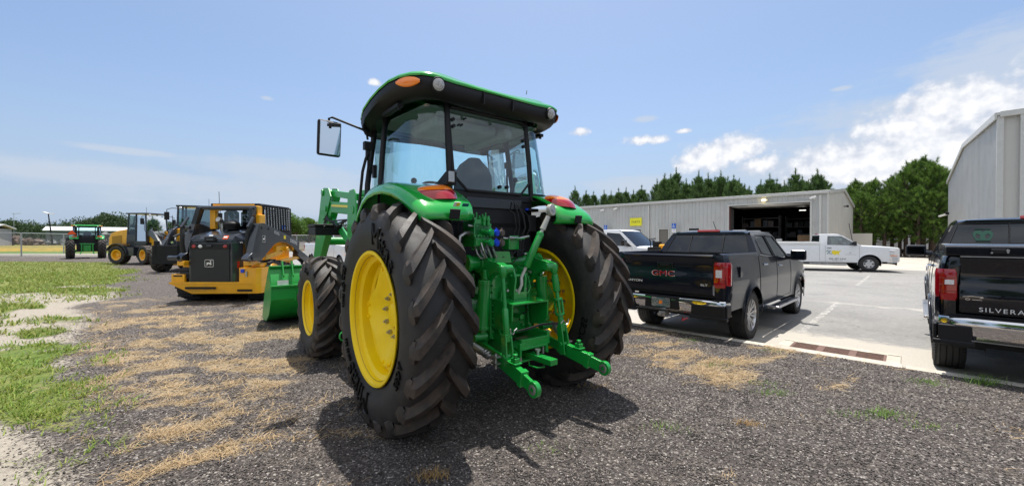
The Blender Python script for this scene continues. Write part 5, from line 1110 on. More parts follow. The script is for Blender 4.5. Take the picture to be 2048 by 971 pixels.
# rear engine door and hood
dx0, dx1 = -.60, .38
dm_ = MB().prism([(-.60, -.02), (.38, -.02), (.53, .13), (.53, .75), (-.62, .75), (-.62, -.0)], .46, 1.38, axis='Z'); door = dm_.build('rear_door', GY, K, bevel=.015)
hr_ = []
for y, z, a, b in ((-.02, 1.38, -.60, .40), (-.01, 1.44, -.60, .42), (.06, 1.53, -.58, .44), (.30, 1.60, -.56, .47), (.75, 1.68, -.55, .50), (.9, 1.68, -.55, .50)):
    hr_.append([(a - .02, y + .02, 1.36), (a - .01, y + .01, z - .06), (a + .02, y, z), (a + .10, y, z + .012), (b - .14, y, z + .012), (b - .04, y, z), (b + .09, y + .12, z - .10), (b + .13, y + .16, 1.36)])
hd2 = MB().grid(hr_); hd2.add(hr_[0], [tuple(range(8))]); hood2 = hd2.build('engine_hood', GY, K, smooth=25)
gm_ = bpy.data.materials.new('perforated_grille'); gm_.use_nodes = True; t = NT(gm_.node_tree); P_ = t.new('ShaderNodeTexCoord').outputs['Object']; mp_ = t.new('ShaderNodeMapping'); t.put(mp_.inputs[0], P_); mp_.inputs['Scale'].default_value = (17, 1, 30); mp_.inputs['Rotation'].default_value = (R_(-90), 0, 0)
br = t.new('ShaderNodeTexBrick'); mp2 = t.new('ShaderNodeCombineXYZ'); sp_ = t.new('ShaderNodeSeparateXYZ'); t.put(sp_.inputs[0], P_); t.put(mp2.inputs[0], sp_.outputs[0]); t.put(mp2.inputs[1], sp_.outputs[2]); t.put(br.inputs['Vector'], mp2.outputs[0])
br.inputs['Scale'].default_value = 1; br.inputs['Brick Width'].default_value = .052; br.inputs['Row Height'].default_value = .026; br.inputs['Mortar Size'].default_value = .0055; br.inputs['Color1'].default_value = (.006, .006, .007, 1); br.inputs['Color2'].default_value = (.008, .008, .009, 1); br.inputs['Mortar'].default_value = (.020, .022, .026, 1)
t.put(t.n['Principled BSDF'].inputs['Base Color'], br.outputs['Color']); t.n['Principled BSDF'].inputs['Roughness'].default_value = .5
MB().box((-.11, -.028, .86), (.88, .02, .74)).build('grille', gm_, door)
MB().box((-.11, -.034, 1.285), (.90, .025, .12)).build('lamp_bar', M['black'], door, bevel=.01)
for x, mt in ((-.48, M['red']), (-.33, M['clear']), (.24, M['red'])): MB().ball((x, -.045, 1.285), .045, 16, (1.15, .35, .85)).build('rear_lamp', mt, door, smooth=60)
MB().box((-.115, -.05, 1.30), (.12, .05, .05)).build('camera_housing', GY, door, bevel=.01)
MB().box((-.10, -.035, 1.455), (.26, .04, .10)).build('latch_recess', M['black'], hood2, bevel=.01); MB().box((-.10, -.05, 1.445), (.17, .03, .05)).build('latch', GY, hood2, bevel=.01)
MB().box((.22, .01, 1.49), (.11, .006, .10), Matrix.Rotation(R_(-38), 3, 'X')).build('warning_sticker', M['slow'], hood2); MB().box((.22, .004, 1.497), (.085, .006, .04), Matrix.Rotation(R_(-38), 3, 'X')).build('sticker_face', M['decalw'], hood2)
MB().box((-.13, .03, 1.535), (.09, .006, .03), Matrix.Rotation(R_(-38), 3, 'X')).build('small_sticker', M['decalw'], hood2)
MB().sheet([[(.10 * math.cos(a) * .98, .082 * math.sin(a)) for a in [2 * math.pi * k / 24 for k in range(24)]]], lambda x, z: (-.13 + x, -.040, .90 + z)).build('emblem_ground', M['blackgloss'], door, smooth=0)
deer(lambda x, y: (-.13 + x, -.0425, .90 + y), .165).build('deer_emblem', M['decalw'], door, smooth=0, recalc=False)
MB().box((.475, .055, .86), (.05, .01, .15), Matrix.Rotation(R_(43), 3, 'Z')).build('side_reflector', M['red'], door)
# bumper
bu = MB().prism([(-1.02, -.08), (.97, -.10), (1.0, .05), (.98, .20), (-1.02, .30)], .44, .475, axis='Z')
bu.add([(-1.02, -.08, .475), (.97, -.10, .475), (.99, -.10, .22), (-.55, -.02, .20), (-1.02, .15, .40), (-1.02, -.08, .44)], [(0, 1, 2, 3, 5)]).add([(-1.02, -.08, .44), (-.55, -.02, .20), (-.5, .3, .2), (-1.02, .3, .42)], [(0, 1, 2, 3)]).add([(-.55, -.02, .20), (.99, -.10, .22), (1.0, .3, .22), (-.5, .3, .2)], [(0, 1, 2, 3)])
bu.box((-.86, .0, .56), (.30, .05, .18)).box((-.99, .10, .56), (.03, .2, .18))
bu.prism([(.58, -.08), (.98, -.08), (1.04, .0), (1.04, .35), (.58, .30)], .47, .80, axis='Z').prism([(.97, -.10), (1.05, -.02), (1.06, .5), (1.0, .5)], .22, .80, axis='Z')
bmp = bu.build('bumper', YL, K, bevel=.006)
MB().box((-.30, -.085, .34), (.70, .01, .05)).box((.72, -.103, .29), (.34, .01, .045)).box((-.86, -.027, .61), (.2, .008, .03)).build('bumper_slots', M['black'], bmp)
MB().cyl((.66, -.09, .73), (.66, -.10, .73), .035, n=18).box((.67, -.10, .73), (.08, .02, .08)).build('battery_switch', M['blue'], bmp, bevel=.01); MB().bar((.76, -.10, .60), (.76, -.10, .72), .035, .02).build('paper_tube', M['steel'], bmp)
# cab
cb2 = MB()
cb2.box((-.02, 1.35, 2.30), (1.20, 1.35, .06)).box((.58, .75, 2.0), (.10, .12, .60)).box((-.60, .75, 2.0), (.08, .10, .60)).box((.60, 1.95, 1.9), (.08, .1, .8)).box((-.62, 1.95, 1.9), (.08, .1, .8)).box((.62, 1.35, 1.55), (.06, 1.3, .3)).box((-.62, 1.35, 1.55), (.06, 1.3, .3)).box((0, .95, 1.72), (1.1, .06, .12)).box((-.02, .80, 2.22), (1.2, .06, .12))
cab2 = cb2.build('cab_frame', M['black'], K, bevel=.015)
MB().box((-.05, .72, 2.285), (1.02, .12, .05)).box((-.50, .62, 1.98), (.13, .10, .56)).box((-.44, .62, 2.20), (.10, .1, .12)).build('yellow_roof_edge', YL, cab2, bevel=.01)
MB().box((.60, .62, 1.90), (.19, .22, .30)).box((.56, .64, 2.15), (.14, .2, .22)).build('yellow_link', YL, K, bevel=.02)
for x0, x1, z0, z1 in ((-.38, .0, 1.74, 2.17), (.04, .46, 1.74, 2.17)): MB().sheet([[(x0, z0), (x1, z0), (x1, z1 - .06), (x1 - .08, z1), (x0 + .08, z1), (x0, z1 - .06)]], lambda x, z: (x, .80, z)).build('rear_window', M['dark_glass'], cab2, smooth=0)
gs = MB()
for k in range(9): gs.bar((.665, .85 + .12 * k, 1.66), (.665, .80 + .12 * k, 2.27), .012, .02, (1, 0, 0))
for k in range(13): gs.bar((.67, .80, 1.68 + .048 * k), (.67, 1.92, 1.68 + .048 * k), .012, .018, (1, 0, 0))
gs.build('side_screen', M['black'], cab2)
MB().add([(.64, .80, 1.65), (.64, 1.95, 1.65), (.64, 1.95, 2.27), (.64, .80, 2.27)], [(0, 1, 2, 3)]).build('side_glass', M['dark_glass'], cab2, smooth=0)
fg = MB()
for k in range(6): fg.bar((-.5 + .2 * k, 1.98, 1.5), (-.5 + .2 * k, 1.98, 2.25), .012, .012)
for k in range(6): fg.bar((-.55, 1.98, 1.55 + .12 * k), (.55, 1.98, 1.55 + .12 * k), .012, .012)
fg.build('front_screen', M['black'], cab2); MB().box((0, 1.4, 1.75), (.5, .2, .6)).box((0, 1.5, 1.55), (.5, .5, .15)).build('operator_seat', M['seat'], cab2, bevel=.04)
MB().cyl((-.28, .60, 1.66), (-.28, .60, 1.86), .045, n=16).tube([(-.28, .60, 1.84), (-.29, .57, 1.90), (-.30, .48, 1.93)], [.05, .055, .06], 16).build('exhaust_stack', M['steel'], K, smooth=50)
MB().lathe([(1.68, .14), (1.78, .16), (1.80, .17), (1.84, .16), (1.88, .10), (1.90, 0)], (-.04, .60, 0), 28, 'Z').build('air_precleaner', M['black'], K, smooth=40)
MB().tube([(-.42, .7, 2.3), (-.43, .7, 2.62)], .006, 6).build('antenna', M['black'], K)
# boom
bm_ = MB(); bm_.cyl((-.72, .46, 2.20), (.62, .46, 2.20), .052, n=20)
bm_.bar((-.70, .46, 2.22), (-.88, .44, 1.60), .11, .15, (0, 1, 0)).bar((.55, .46, 2.20), (.56, .44, 1.62), .09, .17, (0, 1, 0)).bar((-.88, .44, 1.64), (-.98, .42, 1.05), .12, .18, (0, 1, 0)).box((-.98, .45, 1.02), (.26, .3, .14)).cyl((-1.05, .4, 1.55), (-.80, .4, 1.55), .06)
bm_.build('boom_frame', GY, K, bevel=.012)
for s in (1, -1):
    X = .90 if s > 0 else -.80; arm = MB().prism([(y_ + (0 if s > 0 else .30), z_) for y_, z_ in [(-.36, 1.06), (-.40, 1.0), (-.34, .96), (.05, .95), (.20, 1.02), (.45, 1.20), (.62, 1.32), (.85, 1.385), (1.15, 1.36), (1.45, 1.25), (1.70, 1.10), (1.78, 1.10), (1.80, 1.37), (1.60, 1.44), (.95, 1.63), (.22, 1.83), (.02, 1.81), (-.10, 1.50), (-.22, 1.14)]], X - .075, X + .075)
    a_ = arm.build('boom_arm', GY, K, bevel=.012)
    MB().tube([(X - .05 * s, -.02, 1.80), (X - .11 * s, -.10, 1.6), (X - .12 * s, -.12, 1.35), (X - .10 * s, -.05, 1.15)], .045, 12).build('hydraulic_hose', M['rubber'], a_, smooth=60)
    MB().cyl((X - s * .10, -.12, 1.72), (X - s * .10, .08, 1.95), .03).cyl((X - .09, .15, 1.72), (X + .09, .15, 1.72), .04).cyl((X - .09, .40, 1.70), (X + .09, .40, 1.70), .03).cyl((X - .12, -.2, 1.03), (X + .10, -.2, 1.03), .05).build('boom_pins', GY, a_)
    MB().box((X - s * .05, 1.05, 1.20), (.10, .42, .16)).cyl((X - .1, 1.2, 1.20), (X + .09, 1.2, 1.20), .06).bar((X - s * .05, .4, 1.0), (X - s * .05, 1.1, 1.13), .1, .12).build('yellow_lift_link', YL, K, bevel=.02)
    MB().bar((X - s * .05, .1, .84), (X - s * .05, 2.2, .98), .20, .08).box((X - s * .1, .0, .90), (.16, .3, .10)).build('fender_step', YL, K, bevel=.015)
MB().sheet([[(.06 * math.cos(a), .095 * math.sin(a)) for a in [2 * math.pi * k / 20 for k in range(20)]]], lambda x, z: (.977, .20 + x, 1.46 + z)).build('emblem_ground', M['blackgloss'], K, smooth=0)
deer(lambda x, y: (.979, .20 + x * .8, 1.46 + y * 1.25), .12).build('deer_emblem', M['decalw'], K, smooth=0, recalc=False)
text('lettering', '333G', .10, lambda x, y, z: (.978, .72 + x, 1.60 - .25 * x + y), M['decalw'], K); text('lettering', 'DEERE', .125, lambda x, y, z: (.978, 1.50 + x * 1.0, 1.375 - .27 * x + y), M['decalw'], K)
MB().box((.978, 1.07, 1.50), (.004, .09, .09)).build('dealer_sticker', M['decaly'], K)
MB().prism([(1.75, 1.20), (2.3, .95), (2.5, .5), (2.35, .45), (2.1, .8), (1.7, 1.0)], .82, .98).prism([(1.75, 1.20), (2.3, .95), (2.5, .5), (2.35, .45), (2.1, .8), (1.7, 1.0)], -.98, -.82).cyl((-.9, 2.35, .6), (.9, 2.35, .6), .07).build('boom_front', GY, K, bevel=.02)
MB().prism([(2.5, .05), (3.15, .03), (3.15, .07), (2.65, .12), (2.55, .5), (2.62, .62), (2.55, .64), (2.48, .5)], -1.0, 1.0).build('bucket', GY, K)
# ---------------------------------------------------------------- compact wheel loaders
def wheel_loader(label, loc, rz, steer, bucket=True):
    Lq = thing('wheel_loader', label, 'wheel loader', loc, rz, 'compact wheel loaders')
    def whl(c, s, st, nm='wheel'):
        w = MB().lathe([(s * .20, .30), (s * .19, .24), (s * .10, .22), (s * .06, .20), (s * .05, .12), (s * .10, .10), (s * .11, .0)], (0, 0, 0), 32).build(nm, YL, Lq, smooth=35)
        farm_tyre(.53, .30, .20, .035, 16, .18, (0, 0, 0), w, seg=40, dens=5, lugw=.075)
        w.location = c; w.rotation_euler = (0, 0, R_(st))
    for s in (-1, 1): whl((s * .78, 0, .53), s, 0, 'rear_wheel')
    fa = Matrix.Rotation(R_(steer), 4, 'Z'); piv = Vector((0, 1.15, 0)); fp = lambda x, y, z: piv + fa @ Vector((x, y, z))
    for s in (-1, 1): whl(fp(s * .78, 1.15, .53), s, steer, 'front_wheel')
    rh = [(-.95, .75), (-.92, 1.45), (-.80, 1.72), (-.35, 1.88), (.35, 1.98), (.35, .80)]
    MB().prism(rh, -.55, .55).build('engine_cover', YL, Lq, bevel=.05)
    MB().prism([(-.70, 1.0), (-.70, 1.55), (-.1, 1.62), (-.1, 1.0)], .555, .56).prism([(-.70, 1.0), (-.70, 1.55), (-.1, 1.62), (-.1, 1.0)], -.56, -.555).build('side_vent', mat('dark_yellow_vent', (.40, .20, .015), .6), Lq)
    fe = MB()
    for s in (-1, 1):
        pts = [(.62 * math.cos(R_(a)), .56 + .60 * math.sin(R_(a))) for a in range(-5, 166, 12)]; rows = [[(s * .60, y, z), (s * .99, y, z), (s * 1.0, y, z - .05)] for y, z in pts]; fe.grid(rows)
        fe.box((s * .72, .72, .72), (.40, .50, .45))
    fe.build('rear_fender', GY, Lq, smooth=40, solid=.02)
    MB().box((0, .2, .62), (.9, 1.6, .35)).box((0, .9, .95), (1.3, .9, .35)).build('frame', GY, Lq, bevel=.03)
    c = MB(); z0, z1 = 1.12, 2.80
    for x in (-.66, .66):
        for y, yt_ in ((.32, .40), (.82, .84), (1.48, 1.40)): c.bar((x, y, z0), (x * .93, yt_, z1), .07, .07)
        c.box((x, .9, 1.20), (.05, 1.2, .18)).box((x, .57, 1.40), (.05, .5, .5))
    c.box((0, .88, z1 + .03), (1.36, 1.22, .08)).box((0, .34, 1.5), (1.3, .05, .7)).box((0, 1.46, 1.4), (1.3, .05, .4))
    cb3 = c.build('cab', GY, Lq, bevel=.02)
    for s in (-1, 1): MB().add([(s * .64, .38, 1.62), (s * .64, .80, 1.62), (s * .61, .82, 2.72), (s * .61, .44, 2.72)], [(0, 1, 2, 3)]).add([(s * .64, .86, 1.25), (s * .64, 1.44, 1.25), (s * .61, 1.38, 2.72), (s * .61, .88, 2.72)], [(0, 1, 2, 3)]).build('side_glass', M['teal'], cb3, smooth=0)
    MB().add([(-.6, .37, 1.85), (.6, .37, 1.85), (.58, .42, 2.72), (-.58, .42, 2.72)], [(0, 1, 2, 3)]).add([(-.6, 1.46, 1.6), (.6, 1.46, 1.6), (.58, 1.40, 2.72), (-.58, 1.40, 2.72)], [(0, 1, 2, 3)]).build('front_and_rear_glass', M['carglass'], cb3, smooth=0)
    MB().box((0, .70, 1.85), (.46, .16, .7)).box((0, .85, 1.5), (.5, .5, .2)).box((0, 1.3, 1.65), (.3, .15, .5)).build('operator_seat', M['seat'], cb3, bevel=.05)
    for s in (-1, 1):
        MB().tube([(s * .62, 1.42, 2.72), (s * .80, 1.55, 2.72), (s * .98, 1.55, 2.66), (s * .98, 1.55, 2.5)], .014).tube([(s * .62, 1.46, 1.75), (s * .80, 1.5, 1.9), (s * .80, 1.5, 2.4)], .012).build('mirror_arm', M['black'], cb3); MB().box((s * .98, 1.56, 2.38), (.18, .07, .34)).build('side_mirror', M['black'], cb3, bevel=.02)
        MB().ball((s * .5, 1.52, 2.74), .06, 12).build('work_lamp', M['clear'], cb3)
    MB().tube([(-.3, .5, 2.86), (-.3, .5, 3.25)], .008, 5).build('antenna', M['black'], cb3)
    MB().cyl((.25, .0, 1.92), (.25, .0, 2.12), .05).build('exhaust', M['steel'], Lq)
    f = MB()
    f.add([fp(*p) for p in [(-.45, .15, .5), (.45, .15, .5), (.45, 1.5, .5), (-.45, 1.5, .5), (-.45, .15, 1.15), (.45, .15, 1.15), (.3, 1.2, 1.3), (-.3, 1.2, 1.3)]], [(3, 2, 1, 0), (4, 5, 6, 7), (0, 1, 5, 4), (1, 2, 6, 5), (2, 3, 7, 6), (3, 0, 4, 7)])
    f.build('front_frame', GY, Lq, bevel=.02)
    for s in (-1, 1):
        a = MB(); poly = [(.55, 1.75), (.75, 1.92), (1.1, 1.80), (1.9, 1.05), (2.25, .62), (2.15, .45), (1.75, .80), (1.2, 1.35), (.7, 1.60)]
        m2 = MB().prism(poly, s * .42 - .05, s * .42 + .05); m2.v = [tuple(fp(*v)) for v in m2.v]; ar = m2.build('loader_arm', GY, Lq, bevel=.01)
        m3 = MB().prism([(.45, .9), (.95, .9), (.85, 1.80), (.60, 1.85)], s * .34 - .03, s * .34 + .03); m3.v = [tuple(fp(*v)) for v in m3.v]; m3.build('mast', YL, Lq, bevel=.01)
        m5 = MB().cyl((s * .3, .5, .9), (s * .35, 1.4, 1.15), .05).cyl((s * .18, .6, 1.7), (s * .2, 1.5, 1.45), .045).tube([(s * .25, .7, 1.8), (s * .3, 1.1, 2.0), (s * .28, 1.6, 1.5), (s * .25, 2.0, .9)], .018); m5.v = [tuple(fp(*v)) for v in m5.v]; m5.build('hydraulics', M['black'], Lq)
    if bucket:
        bp2 = [(2.15, .95), (2.12, .30), (2.30, .06), (3.0, .03), (3.02, .07), (2.36, .12), (2.20, .33), (2.22, .95)]
        m6 = MB().prism(bp2, -.98, .98).prism([(2.12, .95), (2.12, .30), (2.30, .04), (3.02, .03), (2.75, .55), (2.35, .97)], .95, .99).prism([(2.12, .95), (2.12, .30), (2.30, .04), (3.02, .03), (2.75, .55), (2.35, .97)], -.99, -.95); m6.v = [tuple(fp(*v)) for v in m6.v]; m6.build('bucket', YL, Lq, bevel=.008)
    else:
        m6 = MB().box((0, 2.25, .75), (1.05, .10, .75)).box((-.4, 2.2, 1.0), (.12, .2, .6)).box((.4, 2.2, 1.0), (.12, .2, .6)).cyl((-.55, 2.2, .55), (.55, 2.2, .55), .06); m6.v = [tuple(fp(*v)) for v in m6.v]; m6.build('quick_coupler', M['black'], Lq, bevel=.02)
    return Lq
o_ = Vector((-22.67, 24.26))
wheel_loader('yellow and charcoal wheel loader with a yellow bucket, right of the distant green tractor', (o_.x, o_.y, 0), -93.8, -20).scale = (1.04, 1.04, 1.04)
wheel_loader('dark-cabbed wheel loader without a bucket, half hidden behind the yellow track loader', (-15.55, 20.5, 0), 203, -10, bucket=False).scale = (1.04, 1.04, 1.06)
# ---------------------------------------------------------------- small green tractor far left
T2 = thing('tractor', 'small distant green tractor with an orange triangle, seen from behind at the far left', 'tractor', ((174.5 - 1024) / 810 * 30.6, 30.6, 0), 46)
T2.scale = (.97, .90, .91); MB().box((0, .1, .95), (1.15, .8, .75)).box((0, .1, 1.5), (1.5, .5, .5)).build('rear_housing', M['black'], T2, bevel=.03); MB().box((0, -.35, .85), (.42, .12, .5)).box((-.3, -.38, .9), (.08, .1, .7)).box((.3, -.38, .9), (.08, .1, .7)).cyl((-.4, -.3, 1.2), (.4, -.3, 1.2), .06).build('hitch', M['green_cast'], T2, bevel=.01)  # black rear block: shade on the green body put into its colour
keep = ('rear_wheel', 'front_wheel', 'fender', 'cab_base', 'hood', 'lower_arm', 'seat', 'front_axle')
skip2 = ('raised_lettering', 'dealer_sticker', 'dealer_sticker_mark', 'green_sticker', 'sticker', 'sticker_letter', 'wheel_bolts', 'window_buttons', 'fender_switch_housing', 'switch_plate', 'interior_mirror', 'quarter_glass_seal')
for ch in [x for x in list(bpy.data.objects) if x.parent == T and x.name.split('.')[0] in keep]:
    k = ch.copy(); col.objects.link(k); k.parent = T2
    for g2 in [x for x in list(bpy.data.objects) if x.parent == ch and x.name.split('.')[0] not in skip2]:
        q = g2.copy(); col.objects.link(q); q.parent = k
MB().box((-.60, -.03, 2.2), (.13, .10, .95)).box((.60, -.03, 2.2), (.13, .10, .95)).box((-.74, 1.0, 2.1), (.10, .12, 1.1)).box((.74, 1.0, 2.1), (.10, .12, 1.1)).box((-.70, .5, 1.78), (.16, .9, .16)).box((.70, .5, 1.78), (.16, .9, .16)).build('wide_cab_posts', M['black'], T2)
r2 = MB().box((0, .55, 2.70), (1.75, 1.75, .08)).box((0, .55, 2.75), (1.5, 1.5, .06)).build('roof', M['green'], T2, bevel=.04)
MB().box((0, .55, 2.64), (1.5, 1.5, .06)).build('roof_lining', M['black'], r2)
for s in (-1, 1): MB().box((s * .75, -.33, 2.70), (.20, .02, .06)).build('marker_lamp', M['orange'], r2, bevel=.01); MB().ball((s * .58, -.30, 2.66), .05).build('work_lamp', M['clear'], r2)
MB().prism([(-1.05, 1.98), (-.55, 1.98), (-.80, 2.34)], -.42, -.40, axis='Y').build('slow_vehicle_triangle', M['slow'], T2)
# ---------------------------------------------------------------- pickups
def pickup(label, loc, rz, S, group=None):
    """S: dict of sizes in metres. X right, Y forward, origin under the rear axle"""
    g = lambda k, d=None: S.get(k, d)
    hw, wb, yt, yf = S['hw'], S['wb'], S['yt'], S['yf']; PA = S['paint']; tr = g('tr', .39); tw = g('tw', .27); ra = tr + .085
    bedz, cab0, belt0, belt1 = S['bedz'], S['cab0'], S['belt0'], S['belt1']; roofz = S['roofz']; rock = g('rock', .47)
    ws0, ws1 = S['ws0'], S['ws1']     # windshield base Y / top Y
    P = thing('pickup_truck', label, 'pickup truck', loc, rz, group)
    def topz(y):
        if y < cab0: return bedz
        if y < ws0: t = (y - cab0) / (ws0 - cab0); return belt0 + (belt1 - belt0) * t
        t = (y - ws0) / (yf - ws0); return belt1 - .01 - g('hdrop', .12) * t ** 1.6
    def botz(y):
        b = rock
        if y < -.5: b = rock + .10
        if y > wb + .45: b = rock + .06
        for yc in (0, wb):
            if abs(y - yc) < ra: b = max(b, tr + math.sqrt(max(0, ra * ra - (y - yc) ** 2)))
        return b
    def halfw(y, z):
        t = (z - .5) / (bedz - .5); w = hw - .012 * (1 - t) ** 2 - .045 * max(0, t) ** 3 + .012 * math.sin(min(max(t, 0), 1) * math.pi)
        if y > yf - .55: w -= .12 * ((y - yf + .55) / .55) ** 2.2
        if y < yt + .12: w -= .035 * ((yt + .12 - y) / .12) ** 2
        for yc in (0, wb):
            d = math.hypot(y - yc, z - tr); e = (d - ra) / .11
            if -.1 < e < 1: w += .028 * (1 - max(0, e)) ** 2
        return w
    ys = [yt + .0, yt + .03, yt + .07, yt + .12]; y = yt + .2
    while y < yf - .02: ys.append(y); y += .085
    ys += [yf] + [cab0 - .012, cab0 + .012]
    for yc in (0, wb): ys += [yc + ra * math.cos(R_(a)) * .9999 for a in range(0, 181, 10)] + [yc - ra - .003, yc + ra + .003]
    ys = sorted(set(round(v, 4) for v in ys))
    rows = []
    for y in ys:
        b, tz = botz(y), topz(y); rows.append([(halfw(y, b + (tz - b) * (i / 11)) - (.006 if abs(y - cab0) < .008 and y < cab0 + 1 else 0), y, b + (tz - b) * (i / 11)) for i in range(12)])
    sd = MB().grid(rows).join_m()
    # bed rail tops
    for s in (-1, 1):
        rr = [[(s * (halfw(y, bedz) - dx), y, bedz + dz) for dx, dz in ((0, 0), (.012, .018), (.04, .025), (.09, .025), (.10, 0), (.10, -.45))] for y in ys if y <= cab0]
        sd.grid(rr)
    # hood with crown and front face
    hy = [ws0 - .05] + [y for y in ys if y > ws0]
    hr = []
    for y in hy:
        wz, zz = halfw(y, topz(y)), topz(y); hr.append([(wz * k, y, zz + .06 * (1 - abs(k) ** 3.5) + (.018 if .5 < abs(k) < .8 else 0) * 0) for k in (-1, -.96, -.88, -.7, -.35, 0, .35, .7, .88, .96, 1)])
    sd.grid(hr)
    fz = topz(yf); fl_ = [[(x, y + dy, z - dz) for (x, y, z) in hr[-1]] for dy, dz in ((0, 0), (.02, .03), (.03, .08), (.02, .34))]; sd.grid(fl_)
    body = sd.build('body', PA, P, smooth=38)
    # panel gaps
    gp = MB(); gaps = [cab0] + g('gaps', [])
    for y in gaps:
        for s in (-1, 1):
            zs = [max(botz(y), rock + .03) + (topz(y) - max(botz(y), rock + .03)) * i / 8 for i in range(9)]; gp.tube([(s * (halfw(y, z) + .0005), y + g('gapslant', 0) * (z - 1), z) for z in zs], .0045, 4)
    for s in (-1, 1): gp.tube([(s * (halfw(y, rock + .05) + .0005), y, rock + .05) for y in [gaps[-1] + (cab0 + .03 - gaps[-1]) * i / 10 for i in range(11)]], .004, 4) if len(gaps) > 1 else None
    gp.build('panel_gaps', M['rubber'], body)
    # wheel arch liners and lips
    al = MB()
    for yc in (0, wb):
        for s in (-1, 1):
            rw_ = [[(s * x, yc + (ra - .002) * math.cos(R_(a)), tr + (ra - .002) * math.sin(R_(a))) for x in (hw - .06, hw - .42)] for a in range(-12, 193, 8)]; al.grid(rw_)
            al.sheet([[(yc + ra * math.cos(R_(a)), tr + ra * math.sin(R_(a))) for a in range(-12, 193, 12)]], lambda a, b, s=s: (s * (hw - .42), a, b))
    al.build('wheel_arch_liner', M['rubber'], body)
    lipm = S.get('lip', PA); 
    for yc in (0, wb):
        for s in (-1, 1):
            pts = [(yc + ra * math.cos(R_(a)), tr + ra * math.sin(R_(a))) for a in range(-6, 187, 6)]
            MB().tube([(s * (halfw(y, z) - .002), y, z) for y, z in pts], .009, 6).build('arch_lip', lipm, body, smooth=60)
    # underbody
    un = MB().box((0, (yt + yf) / 2, rock + .02), (hw * 1.45, (yf - yt) * .92, .14)).box((0, (cab0 + ws0) / 2, rock + .06), (hw * 1.9, ws0 - cab0 + .3, .10)).cyl((-hw * .8, 0, tr), (hw * .8, 0, tr), .06).ball((0, 0, tr), .15)
    un.build('chassis', M['rubber'], P)
    # bed
    bd = MB().box((0, (yt + cab0) / 2, rock + .30), (hw * 1.7, cab0 - yt - .05, .04)).box((0, cab0 - .02, (bedz + rock + .3) / 2), (hw * 1.84, .05, bedz - rock - .3)); bd.build('bed_liner', M['black'] if PA is not M['white'] else PA, body)
    # cab shell: roof grid plus pillars with window holes
    rw0, rw1 = g('rear_top', cab0 + .12), ws1; hr_ = g('roofhw', hw - .24); hb = hw - .055
    def sideX(y, z):
        zb = topz(y); t = min(1, max(0, (z - zb) / (roofz - zb))); return halfw(y, zb) - .012 + (hr_ - halfw(y, zb) + .012) * (t ** 1.15)
    out = [(cab0 + .015, belt0 - .02), (ws0 + .02, belt1 - .03), (ws1 + .03, roofz - .10), (ws1 - .12, roofz - .035), (rw0 + .25, roofz - .02), (rw0 + .05, roofz - .05), (rw0, roofz - .10)]
    holes = S['windows']
    sh = MB()
    for s in (-1, 1):
        # dense strips so the tumblehome curve reads
        sh.sheet([out] + holes, lambda a, b, s=s: (s * sideX(a, b), a, b))
    n = 10; rr = []
    yy = [rw0 - .0, rw0 + .03, rw0 + .10, rw0 + .25] + [rw0 + .25 + (ws1 - .12 - rw0 - .25) * i / 4 for i in range(1, 5)] + [ws1 - .04, ws1 + .03]
    zz = [roofz - .10, roofz - .055, roofz - .022, roofz - .004] + [roofz] * 3 + [roofz - .008, roofz - .03, roofz - .075]
    for y, z in zip(yy, zz):
        side_z = min(z - .018, roofz - .035) if z > roofz - .05 else z - .004
        rr.append([(hr_ * k * 1.01, y, z - (z - side_z) * abs(k) ** 4) for k in (-1, -.94, -.8, -.5, 0, .5, .8, .94, 1)])
    sh.grid(rr)
    # rear wall with window hole
    rwz0, rwz1 = S['rwz']; wx0, wx1 = S['rwx']
    rh = [(-wx0, rwz0), (wx0, rwz0), (wx1 + (wx0 - wx1) * .15, rwz1 - .05), (wx1, rwz1), (-wx1, rwz1), (-wx1 - (wx0 - wx1) * .15, rwz1 - .05)]
    rY = lambda z: cab0 + .015 + (rw0 - cab0 - .015) * min(1, max(0, (z - belt0) / (roofz - .1 - belt0)))
    zs_ = [belt0 - .25, belt0 - .02] + [belt0 + (roofz - .1 - belt0) * i / 6 for i in range(1, 7)]; rt_ = [(sideX(rY(z), max(z, belt0 - .02)) + .001, z) for z in zs_] + [(hr_ * .9, roofz - .04)]
    ro = rt_ + [(-x, z) for x, z in rt_[::-1]]
    sh.sheet([ro, rh], lambda x, z: (x, rY(z), z))
    cabo = sh.build('cab', PA, P, smooth=30)
    gm = S.get('glass', M['dark_glass'])
    MB().sheet([rh], lambda x, z: (x, rY(z) + .006, z)).build('rear_window', gm, cabo, smooth=0, recalc=False)
    rt = [Vector((x, rY(z) + .001, z)) for x, z in rh]; MB().tube(rt + [rt[0]], .009, 6).tube([(-.30, rY(rwz0) - .001, rwz0), (-.29, rY(rwz1) - .001, rwz1)], .008, 4).tube([(.30, rY(rwz0) - .001, rwz0), (.29, rY(rwz1) - .001, rwz1)], .008, 4).build('window_seal', M['rubber'], cabo)
    if g('slider'): MB().add([(x, rY(z) - .004, z) for x, z in ((-.29, rwz0 + .02), (.29, rwz0 + .02), (.28, rwz1 - .06), (-.28, rwz1 - .06))], [(0, 1, 2, 3)]).build('sliding_pane', gm, cabo, smooth=0)
    for w_ in holes:
        for s in (-1, 1):
            MB().sheet([w_], lambda a, b, s=s: (s * (sideX(a, b) - .006), a, b)).build('side_window', gm, cabo, smooth=0, recalc=False)
            wt = [Vector((s * (sideX(a, b) + .001), a, b)) for a, b in w_]; MB().tube(wt + [wt[0]], .008, 6).build('window_trim', M['rubber'], cabo)
    if g('beltchrome'):
        for s in (-1, 1): MB().tube([(s * (sideX(y, topz(y) + .02) + .004), y, topz(y) + .018) for y in [cab0 + .12 + (ws0 - .12 - cab0) * i / 10 for i in range(11)]], .008, 6).build('belt_moulding', M['chrome'], cabo)
